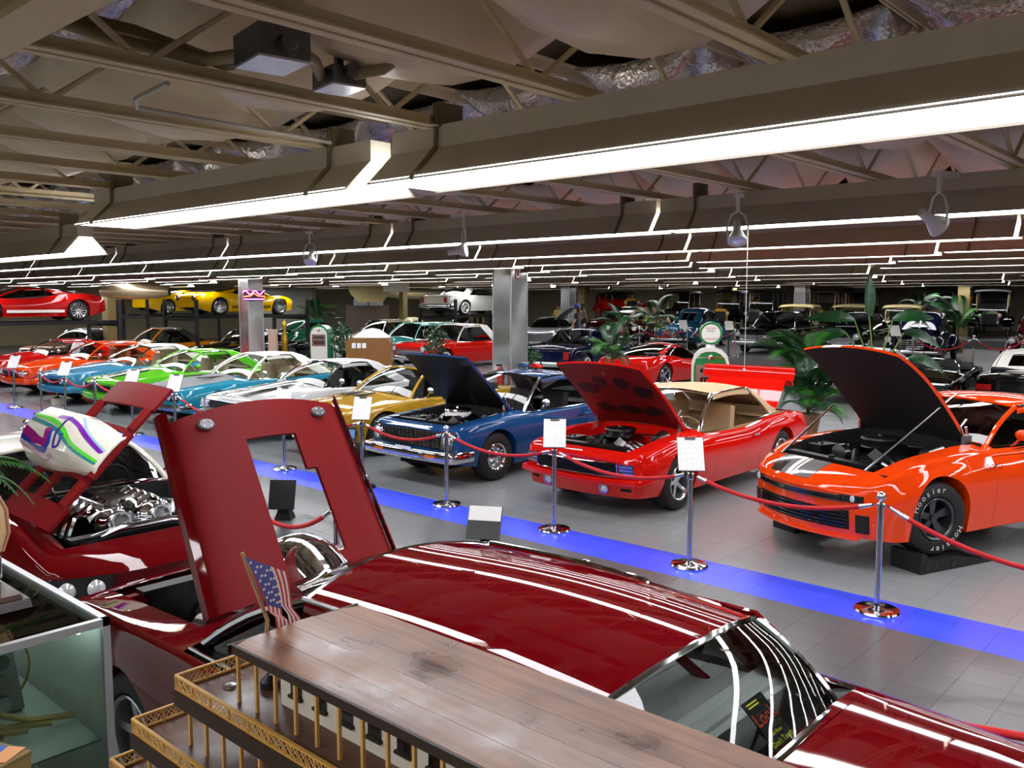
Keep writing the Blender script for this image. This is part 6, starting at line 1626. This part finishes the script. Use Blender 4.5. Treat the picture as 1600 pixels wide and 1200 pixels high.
antique('red brass era roadster high in the back row', ahead(985, 47, 1.35), R(60), P_RED, TOPB, rim=mat('red_spoke', '#9c1d16', .5), Ht=1.5)
bgcar('supercar', 'yellow sports car far back behind the plate column', 1225, 51, 1.5, 150, GT, body=P_YELLOW)
# stage blocks that carry the higher cars
STG = mat('stage_dark', '#2c2b2a', .6)
def stage(x, y, z0, z, sx, sy, lb, rz):
    e = thing('display_stage', lb, 'stage', (x, y, z0), rz)
    b = MB(); b.box((0, 0, (z - z0) / 2), (sx, sy, z - z0)); b.build('stage_box', STG, e); b = MB(); b.box((0, -sy / 2 - .01, z - z0 - .04), (sx, .02, .08)); b.build('stage_edge', ALU, e)
stage(-28.0, 40.0, .49, 1.345, 2.2, 4.4, 'dark raised block under the red roadster', R(60))
stage(-23.2, 47.4, .82, 1.495, 2.6, 5.0, 'dark raised block under the far yellow car', R(150))
# ---------------------------------------------------------------- pumps
GREENP = mat('pump_green', '#0f7a3c', .3, coat=.5)
def pump(p, rz, label, gl=True):
    e = thing('gas_pump', label, 'gas pump', p, rz)
    out = [(-.34, 0), (-.34, 1.35), (-.30, 1.50), (-.2, 1.6), (-.08, 1.64), (.08, 1.64), (.2, 1.6), (.30, 1.50), (.34, 1.35), (.34, 0)]
    b = MB(); b.prism(out, 1, -.16, .24); b.build('cabinet', WHITE if gl else GREENP, e, smooth=30)
    inn = [(x * .88, z * .97 + (.03 if z < .1 else -.02)) for x, z in out]
    b = MB(); b.prism(inn, 1, -.176, -.16); f = b.build('face_panel', GREENP if gl else WHITE, e, smooth=30)
    b = MB(); b.box((0, -.181, 1.12), (.50, .012, .40)); dl_ = b.build('dial_panel', STEEL, e)
    for z, h in ((1.22, .06), (1.04, .11)):
        b = MB(); b.box((0, -.19, z), (.36, .008, h)); b.build('dial_window', BLKGLOSS, dl_)
        t = MB()
        for k in range(5): t.box((-.12 + .06 * k, -.196, z), (.025, .003, h * .5))
        t.build('dial_digits', STEEL, dl_)
    b = MB(); b.lathe([(.001, .02), (.045, .015), (.055, 0)], 16, Matrix.Translation((0, -.176, 1.46)) @ Matrix.Rotation(R(90), 4, 'X')); b.build('emblem', CHROME, e)
    for s in (-1, 1):
        b = MB(); b.box((s * .15, -.18, 1.46), (.2, .006, .012)); b.build('emblem_wing', CHROME, e)
    b = MB(); b.tube([(.34, .05, .9), (.48, .05, .8), (.52, .05, .4), (.44, .05, .25), (.38, .05, .5), (.37, .05, 1.1)], .018, 8); b.build('hose', BLACK, e)
    if gl:
        b = MB(); b.cyl((0, .04, 1.63), (0, .04, 1.71), .1, .08, 20); b.build('globe_neck', STEEL, e)
        b = MB(); b.lathe([(.17, -.09), (.205, -.09), (.215, -.05), (.215, .05), (.205, .09), (.17, .09)], 32, Matrix.Translation((0, .04, 1.9)) @ Matrix.Rotation(R(90), 4, 'X'), caps=False); g = b.build('globe_ring', GREENP, e)
        b = MB(); b.lathe([(.001, .088), (.17, .088), (.172, .07)], 32, Matrix.Translation((0, .04, 1.9)) @ Matrix.Rotation(R(90), 4, 'X')); b.build('globe_face', WHITE, g)
        for txt, sz, z, m_ in (('Sinclair', .062, 2.0, REDSIGN), ('DINO', .055, 1.945, GREENP), ('GASOLINE', .052, 1.80, REDSIGN)):
            t = text_mb(txt, sz, 0); t.build('globe_lettering', m_, g, (0, -.0505, z), (R(90), 0, 0), smooth=0, merge=False)
pump(ahead(1112, 16.2), R(30), 'white and green gas pump with round green globe behind the red convertible')
pump(ahead(500, 30), R(30), 'small green gas pump with white face beside the bush', False)
# ---------------------------------------------------------------- plants
STEM = mat('stem_green', '#6d8f3a', .5); POT = mat('terracotta_pot', '#8a6a4c', .7); BARK = mat('bark', '#5b4a34', .8)
PALM = [frond_mb(1.25, .36, .62, 40, 1.0, 1.05, .055).mesh('frond', LEAFD, smooth=0), frond_mb(1.05, .32, .85, 36, 1.1, 1.0, .055).mesh('frond', LEAF, smooth=0), frond_mb(.85, .28, 1.1, 32, 1.2, .9, .055).mesh('frond', LEAFD, smooth=0)]
def potb(e, s=1.0, m=POT):
    b = MB(); b.lathe([(.001, 0), (.17 * s, 0), (.24 * s, .36 * s), (.26 * s, .40 * s), (.23 * s, .40 * s), (.2 * s, .34 * s), (.001, .33 * s)], 20); b.build('pot', m, e)
def palm(p, label, h, n, sc, seed):
    rn = random.Random(seed); e = thing('potted_palm', label, 'plant', p, rn.random() * 6, 'potted palms')
    potb(e)
    b = MB(); b.tube([(0, 0, .3), (.02, .01, h * .6), (0, 0, h)], [.04, .03, .03], 8); b.build('trunk', BARK, e)
    for k in range(n):
        f = link('frond', PALM[k % 3], e, (0, 0, h - rn.random() * (.75 if n > 20 else .35) * h), (rn.uniform(-.25, .25), rn.uniform(-.55, .45), k * 2.4)); f.scale = (sc, sc, sc)
palm(ahead(1268, 16.2), 'large feathery palm between the raised trunk lid and orange hood', 1.45, 44, .95, 1)
palm(ahead(957, 22), 'small palm in front of the navy coupe', 1.45, 16, .8, 2)
palm(ahead(975, 34.6, .49), 'palm in the back left of the maroon convertible', 1.2, 12, 1.0, 3)
palm(ahead(1026, 33.6, .49), 'palm in the back beside the beige convertible top', 1.35, 12, 1.0, 4)
palm(ahead(497, 45), 'dark palm in front of the grey roller door', 2.0, 14, 1.3, 5)
palm(ahead(1440, 40, .82), 'palm between cream antique car and olive column', 1.5, 14, 1.1, 6)
palm(ahead(1500, 33.5, .49), 'palm in front of the black antique car at right', 1.2, 12, 1.1, 7)
def big_leaf(L, w, bend):
    b = MB(); N = 14; rows = []
    for i in range(N + 1):
        t = i / N; x = L * t; z = -bend * L * t * t; hw_ = w * math.sin(PI * min(1, t * .93 + .05)) ** .8 * (1 - .25 * t)
        rows.append([(x, s * hw_, z + abs(s) * hw_ * .35 - .012 * math.sin(i * 2.2) * abs(s)) for s in (-1, -.5, 0, .5, 1)])
    b.grid(rows); b.tube([(L * i / N, 0, -bend * L * (i / N) ** 2 - .004) for i in range(N + 1)], .008, 5); return b.mesh('leaf', LEAFD, smooth=60)
BL = [big_leaf(.85, .13, .05), big_leaf(.9, .17, .35), big_leaf(.8, .16, .6)]
BP = ahead(1372, 17.5); e = thing('broadleaf_plant', 'tall broad leaved plant with one upright leaf behind the orange hood', 'plant', BP, 0)
potb(e, 1.1)
ryaw = math.atan2(_rt.y, _rt.x)
for px, py, lf, pit, yaw in ((1358, 495, 0, -88, 0), (1335, 500, 1, -12, 180), (1322, 520, 2, 0, 185), (1395, 500, 1, -14, 0), (1412, 520, 1, 8, 0), (1420, 560, 2, 2, -10), (1300, 540, 2, 10, 170)):
    d_ = 17.5 + random.uniform(-.3, .3); r_ = ray(px, py) * (d_ / FPX) + _C
    st = MB(); tip = Vector(r_) - Vector(BP); st.tube([(0, 0, .35), (tip.x * .35, tip.y * .35, lerp(.4, tip.z, .55)), tuple(tip)], [.022, .018, .012], 7); so_ = st.build('stem', STEM, e)
    link('leaf', BL[lf], so_, tuple(tip), (0, R(pit), ryaw + R(90)) if lf == 0 else (R(50) if yaw < 90 else R(-50), R(pit), ryaw + R(yaw)))
def bush(p, label, h, seed):
    rn = random.Random(seed); e = thing('potted_shrub', label, 'plant', p, 0, 'leafy shrubs'); potb(e, .9)
    b = MB(); b.tube([(0, 0, .3), (.03, 0, h * .7), (0, .02, h)], .02, 6); b.build('trunk', BARK, e)
    f = MB()
    for k in range(420):
        a, c, r_ = rn.uniform(0, 6.28), rn.uniform(-1, 1), rn.random() ** .4
        q = Vector((math.cos(a) * math.sqrt(1 - c * c) * .36 * r_, math.sin(a) * math.sqrt(1 - c * c) * .36 * r_, h - .1 + c * .55 * r_)); n1 = Vector((rn.uniform(-1, 1), rn.uniform(-1, 1), rn.uniform(-1, .4))).normalized(); n2 = n1.orthogonal().normalized()
        f.add([q, q + n1 * .06 + n2 * .03, q + n1 * .12, q + n1 * .06 - n2 * .03], [(0, 1, 2, 3)])
    tag(f.build('foliage', LEAFD, e, smooth=0, merge=False), kind='stuff')
bush(ahead(532, 29), 'leafy potted shrub right of the small green pump', 1.35, 1)
bush(ahead(680, 27), 'leafy potted shrub in front of the red and white car', 1.35, 2)
bush(ahead(828, 22), 'thin leafy plant at the foot of the steel column', .95, 3)
# ---------------------------------------------------------------- people standing in the back (display figures)
def person(p, rz, label, shirt, trousers, hairc, hat=None, female=False, arm=(0.0, 0.0)):
    e = thing('person', label, 'person', p, rz)
    SK = mat('skin', '#b98a6c', .6)
    vs = [(0, 0, .95), (0, 0, 1.15), (0, 0, 1.38), (0, 0, 1.49), (0, -.01, 1.56), (0, -.015, 1.63), (0, -.01, 1.70),
          (-.18, 0, 1.41), (-.24, -.02, 1.13 + .05 * arm[0]), (-.22 - .1 * arm[0], -.14, .92 + .15 * arm[0]), (.18, 0, 1.41), (.24, -.02, 1.13), (.22 + .15 * arm[1], -.1, .92 + .1 * arm[1]),
          (-.1, 0, .88), (-.1, -.01, .5), (-.1, .02, .09), (-.1, -.12, .04), (.1, 0, .88), (.1, -.01, .5), (.1, .02, .09), (.1, -.12, .04)]
    rs = [.15, .125, .155, .06, .055, .085, .075, .065, .045, .035, .065, .045, .035, .095, .06, .045, .04, .095, .06, .045, .04]
    es = [(0, 1), (1, 2), (2, 3), (3, 4), (4, 5), (5, 6), (2, 7), (7, 8), (8, 9), (2, 10), (10, 11), (11, 12), (0, 13), (13, 14), (14, 15), (15, 16), (0, 17), (17, 18), (18, 19), (19, 20)]
    me = bpy.data.meshes.new('figure'); me.from_pydata(vs, es, []); o = link('figure', me, e)
    sm = o.modifiers.new('skin', 'SKIN'); sm.use_smooth_shade = True
    for i, r_ in enumerate(rs): me.skin_vertices[0].data[i].radius = (r_, r_ * .8)
    me.skin_vertices[0].data[0].use_root = True
    o.modifiers.new('sub', 'SUBSURF').levels = 1
    dg = bpy.context.evaluated_depsgraph_get(); em = bpy.data.meshes.new_from_object(o.evaluated_get(dg)); o.modifiers.clear(); o.data = em
    em.materials.clear()
    for m_ in (SK, shirt, trousers, mat('shoe', '#14100e', .5)): em.materials.append(m_)
    for f in em.polygons:
        c = f.center; f.material_index = 3 if c.z < .1 else 2 if c.z < .97 and abs(c.x) < .2 else 1 if c.z < 1.47 and (abs(c.x) < .22 or c.z > 1.2) else 0
    b = MB(); b.ball((0, .015, 1.685), .092, 14, (.95, 1.05, 1.0)); 
    if female: b.ball((0, .06, 1.56), .08, 12, (1, .7, 1.6))
    b.build('hair', mat('hair_' + hairc, {'brown': '#3b2718', 'black': '#120d0b'}[hairc], .6), e)
    for s in (-1, 1):
        b = MB(); b.ball((s * .03, -.088, 1.645), .011, 8); b.build('eye', BLACK, e)
        b = MB(); b.ball((s * .088, .0, 1.63), .02, 8, (.5, 1, 1.5)); b.build('ear', SK, e)
        hx, hy, hz_ = (vs[9] if s < 0 else vs[12])
        b = MB(); b.ball((hx, hy, hz_ - .05), .035, 10, (.6, 1, 1.4))
        for k in range(4): b.tube([(hx, hy - .03 + .02 * k, hz_ - .08), (hx + s * .005, hy - .035 + .02 * k, hz_ - .13), (hx - s * .01, hy - .035 + .02 * k, hz_ - .16)], .008, 5)
        b.tube([(hx, hy - .03, hz_ - .04), (hx - s * .005, hy - .06, hz_ - .08)], .009, 5); b.build('hand', SK, e)
    b = MB(); b.prism([(-.10, 1.60), (-.125, 1.61), (-.10, 1.64)], 0, -.012, .012); b.build('nose', SK, e)
    b = MB(); b.box((0, -.088, 1.582), (.045, .012, .01)); b.build('mouth', mat('lip', '#8a4a40', .5), e)
    if hat:
        b = MB(); b.lathe([(.22, 1.70), (.20, 1.712), (.11, 1.725), (.10, 1.81), (.07, 1.83), (.001, 1.83)], 24); b.build('hat', hat, e)
person(ahead(872, 44, .49), R(35), 'person in a yellow shirt facing the cars in the back', mat('shirt_yellow', '#d3bf62', .7), mat('trouser_dark', '#23262e', .7), 'brown')
person(ahead(901, 36.5, .49), R(-60), 'person in navy dress with a wide blue hat, hand on hip', mat('dress_navy', '#10122e', .7), mat('dress_navy', '#10122e', .7), 'black', mat('hat_blue', '#2a35a0', .6), True, (.0, 1.0))
person(ahead(911, 45, .49), R(160), 'person with long dark hair standing behind the hat wearer', mat('top_pale', '#9c8f84', .7), mat('trouser_dark', '#23262e', .7), 'black', None, True)
# ---------------------------------------------------------------- things along the back walls
p = ahead(440, 47.5); e = thing('roller_door', 'grey slatted roller door at the back left', 'door', (p.x, p.y, 0), R(48))
for k in range(18):
    b = MB(); b.box((0, 0, .1 + k * .175), (3.3, .05, .165)); b.build('slat', mat('roller_grey', '#86857c', .5), e)
for s in (-1, 1):
    b = MB(); b.box((s * 1.72, 0, 1.65), (.14, .12, 3.3)); b.build('guide', BEIGE2, e)
p = ahead(574, 45); e = thing('partition_panel', 'brown partition panel left of the cream truck', 'panel', (p.x, p.y, 0), R(48))
b = MB(); b.box((0, 0, 1.15), (2.2, .06, 2.1)); b.build('panel', mat('panel_brown', '#5e4f44', .6), e)
for x in (-.9, .9):
    b = MB(); b.box((x, 0, .05), (.08, .5, .1)); b.build('foot', BLACK, e)
for x in (-.35, .45):
    b = MB(); b.box((x, -.05, 2.35), (.7, .02, .34)); b.build('header_card', mat('card_blue', '#a9b6c4', .6), e)
p = ahead(578, 43); e = thing('ceiling_unit', 'beige ceiling box tapering down beside the white lit box', 'air duct', (p.x, p.y, 0), R(48))
b = MB(); b.prism([(-1.1, 3.38), (-.9, 2.75), (-.5, 2.35), (.6, 2.35), (1.0, 2.9), (1.0, 3.38)], 1, -.5, .5); b.build('hood', mat('duct_beige', '#a99a68', .6), e)
b = MB(); b.box((1.3, -.2, 3.12), (1.25, .7, .5)); b.build('white_box', WHITE, e)
def duct(px, d, label, ln):
    p = ahead(px, d); e = thing('flexible_duct', label, 'air duct', (p.x, p.y, 2.80), R(48))
    b = MB(); rows = []
    for i in range(17):
        t = i / 16; r_ = .36 * (math.sin(PI * (.08 + .84 * t)) ** .4) * (1 + .03 * math.sin(i * 2.9))
        rows.append([((t - .5) * ln, r_ * math.cos(2 * PI * k / 16), r_ * .8 * math.sin(2 * PI * k / 16)) for k in range(17)])
    b.grid(rows); b.build('bag', mat('duct_foil', '#b7a98a', .3, .5, noise=.2, bump=.6, bscale=12), e, smooth=60)
    for s in (-.3, .3):
        b = MB(); b.tube([(s * ln, 0, .26), (s * ln, 0, .60)], .012, 6); b.build('strap', BLACK, e)
duct(212, 32, 'silver insulated duct sagging from the ceiling above the yellow cars', 2.4); duct(648, 47, 'silver duct bag above the white lifted car', 3.0)
p = ahead(1508, 40); e = thing('poster_column', 'square post with a colourful poster at its top, right', 'column', p, 0)
b = MB(); b.box((0, 0, 1.7), (.5, .5, 3.4)); b.build('shaft', OLIVE, e)
for z, h, m_ in ((3.15, .5, mat('poster_blue', '#7f93a0', .5)), (2.85, .35, mat('poster_dark', '#4a4642', .5)), (2.6, .3, mat('poster_orange', '#b9602a', .5))):
    b = MB(); b.box((.256, 0, z), (.012, .46, h)); b.build('poster_band', m_, e)
b = MB(); b.ball((.262, .02, 2.85), .14, 10, (.04, .8, 1.6)); b.build('poster_figure', mat('poster_fig', '#2a2826', .6), e)
# neon sign on the left plate column
NE = mat('neon_pink', '#ff4fd0', .4, emit='#ff50c8', estr=9); NR = mat('neon_red', '#ff5a3a', .4, emit='#ff4a30', estr=9); NV = mat('neon_violet', '#b060ff', .4, emit='#a050ff', estr=9)
p = ahead(397, 26.6, 2.62); e = thing('neon_sign', 'glowing pink and violet neon sign on the left plate column', 'neon sign', p, R(58))
b = MB(); b.tube([(-.32 + .04 * i, 0, .10 + .06 * math.sin(i * .9)) for i in range(17)], .018, 6); b.build('neon_tube', NE, e)
b = MB(); b.tube([(-.30, 0, -.02), (-.1, 0, .0), (.0, 0, .08), (.12, 0, .0), (.32, 0, -.02)], .018, 6); b.build('neon_tube', NR, e)
b = MB(); b.tube([(-.30, 0, -.1), (.3, 0, -.1)], .018, 6); b.build('neon_tube', NV, e)
b = MB(); b.box((0, .03, 0), (.6, .02, .3)); b.build('backing', BLKMAT, e)
# extinguisher, jukebox, display pieces
cp = col1; e = thing('fire_extinguisher', 'red fire extinguisher at the foot of the steel column', 'extinguisher', (cp.x + .1, cp.y - .42, 0))
b = MB(); b.lathe([(.001, .62), (.075, .62), (.08, .65), (.08, 1.02), (.05, 1.1), (.02, 1.13), (.001, 1.13)], 18); b.build('cylinder', REDSIGN, e); b = MB(); b.box((0, -.04, 1.16), (.03, .14, .04)); b.tube([(.03, 0, 1.14), (.11, 0, 1.0), (.1, 0, .75)], .012, 6); b.build('valve_hose', BLACK, e)
b = MB(); b.box((0, 0, .31), (.2, .2, .62)); b.build('stand', STEEL, e)
p = ahead(576, 27.5); e = thing('wooden_counter', 'polished wooden counter with a white domed top', 'counter', p, R(45))
b = MB(); b.prism([(-.7, 0), (-.7, 1.2), (-.55, 1.32), (.55, 1.32), (.7, 1.2), (.7, 0)], 1, -.3, .3); b.build('cabinet', mat('counter_wood', '#8a5a24', .4, coat=.5), e)
b = MB(); b.lathe([(.001, .3), (.2, .25), (.42, .08), (.5, 0)], 20, Matrix.Translation((.1, 0, 1.32)) @ Matrix.Diagonal((1.2, .6, 1, 1))); b.build('dome', WHITE, e)
for k in range(3):
    b = MB(); b.box((-.45 + .16 * k, -.31, 1.08), (.12, .012, .16), (R(-8), 0, 0)); b.build('card', PAPER, e)
p = ahead(434, 29.5); e = thing('gold_figure_stand', 'gold figure on a white and red pedestal at the left column', 'ornament', p, R(40))
b = MB(); b.box((-.2, 0, .75), (.3, .3, 1.5), taper=.8); b.build('pedestal', mat('pedestal_pink', '#cfae9e', .4), e)
b = MB(); b.lathe([(.1, .0), (.06, .3), (.09, .8), (.12, 1.2), (.05, 1.5), (.08, 1.65), (.04, 1.8), (.001, 1.85)], 14, Matrix.Translation((.2, 0, 0))); b.build('figure', GOLDM, e)
# second rope line on the stage
for k, (px, d) in enumerate(((1000, 33.5), (1075, 33.5), (1150, 31), (1430, 25.2), (1525, 25.2), (1610, 25.2))):
    q = ahead(px, d, .49); st_ = thing('stanchion', 'far chrome stanchion on the raised floor, %s from the left' % ORD[k], 'stanchion', q, 0, 'stanchions on the raised floor')
    link('base', SB, st_); link('pole', SP, st_); link('finial', SF, st_)
    if k not in (0, 3):
        r_ = rope((pq.x, pq.y), (q.x, q.y), 'far red rope on the raised floor, %s from the left' % ORD[k], .3, .49 + .875)
    pq = q
for k, (px, d) in enumerate(((1068, 33), (1140, 31.5), (1400, 26.5))):
    q = ahead(px, d, .49); s_ = thing('sign_stand', 'white sheet on a thin stand on the raised floor, %s from the left' % ORD[k], 'sign', q, R(40), 'white sheets on the raised floor')
    b = MB(); b.cyl((0, 0, 0), (0, 0, .95), .02, n=8); b.cyl((0, 0, 0), (0, 0, .02), .14, n=16); b.build('stand', BLACK, s_); b = MB(); b.box((0, -.03, 1.08), (.3, .01, .38), (R(-35), 0, 0)); b.build('sheet', PAPER, s_)
p = ahead(1330, 49, .82); e = thing('visible_gas_pump', 'tall red visible gas pump with round top far back', 'gas pump', p)
b = MB(); b.cyl((0, 0, 0), (0, 0, 1.1), .16, .13, 14); b.build('column', REDSIGN, e); b = MB(); b.cyl((0, 0, 1.1), (0, 0, 1.5), .15, n=14); b.build('cylinder', GLASS, e); b = MB(); b.lathe([(.17, 1.5), (.19, 1.6), (.06, 1.75), (.05, 1.8)], 14); b.build('cap', REDSIGN, e); b = MB(); b.ball((0, 0, 2.02), .22, 14, (1, .5, 1)); b.build('globe', BLKGLOSS, e)
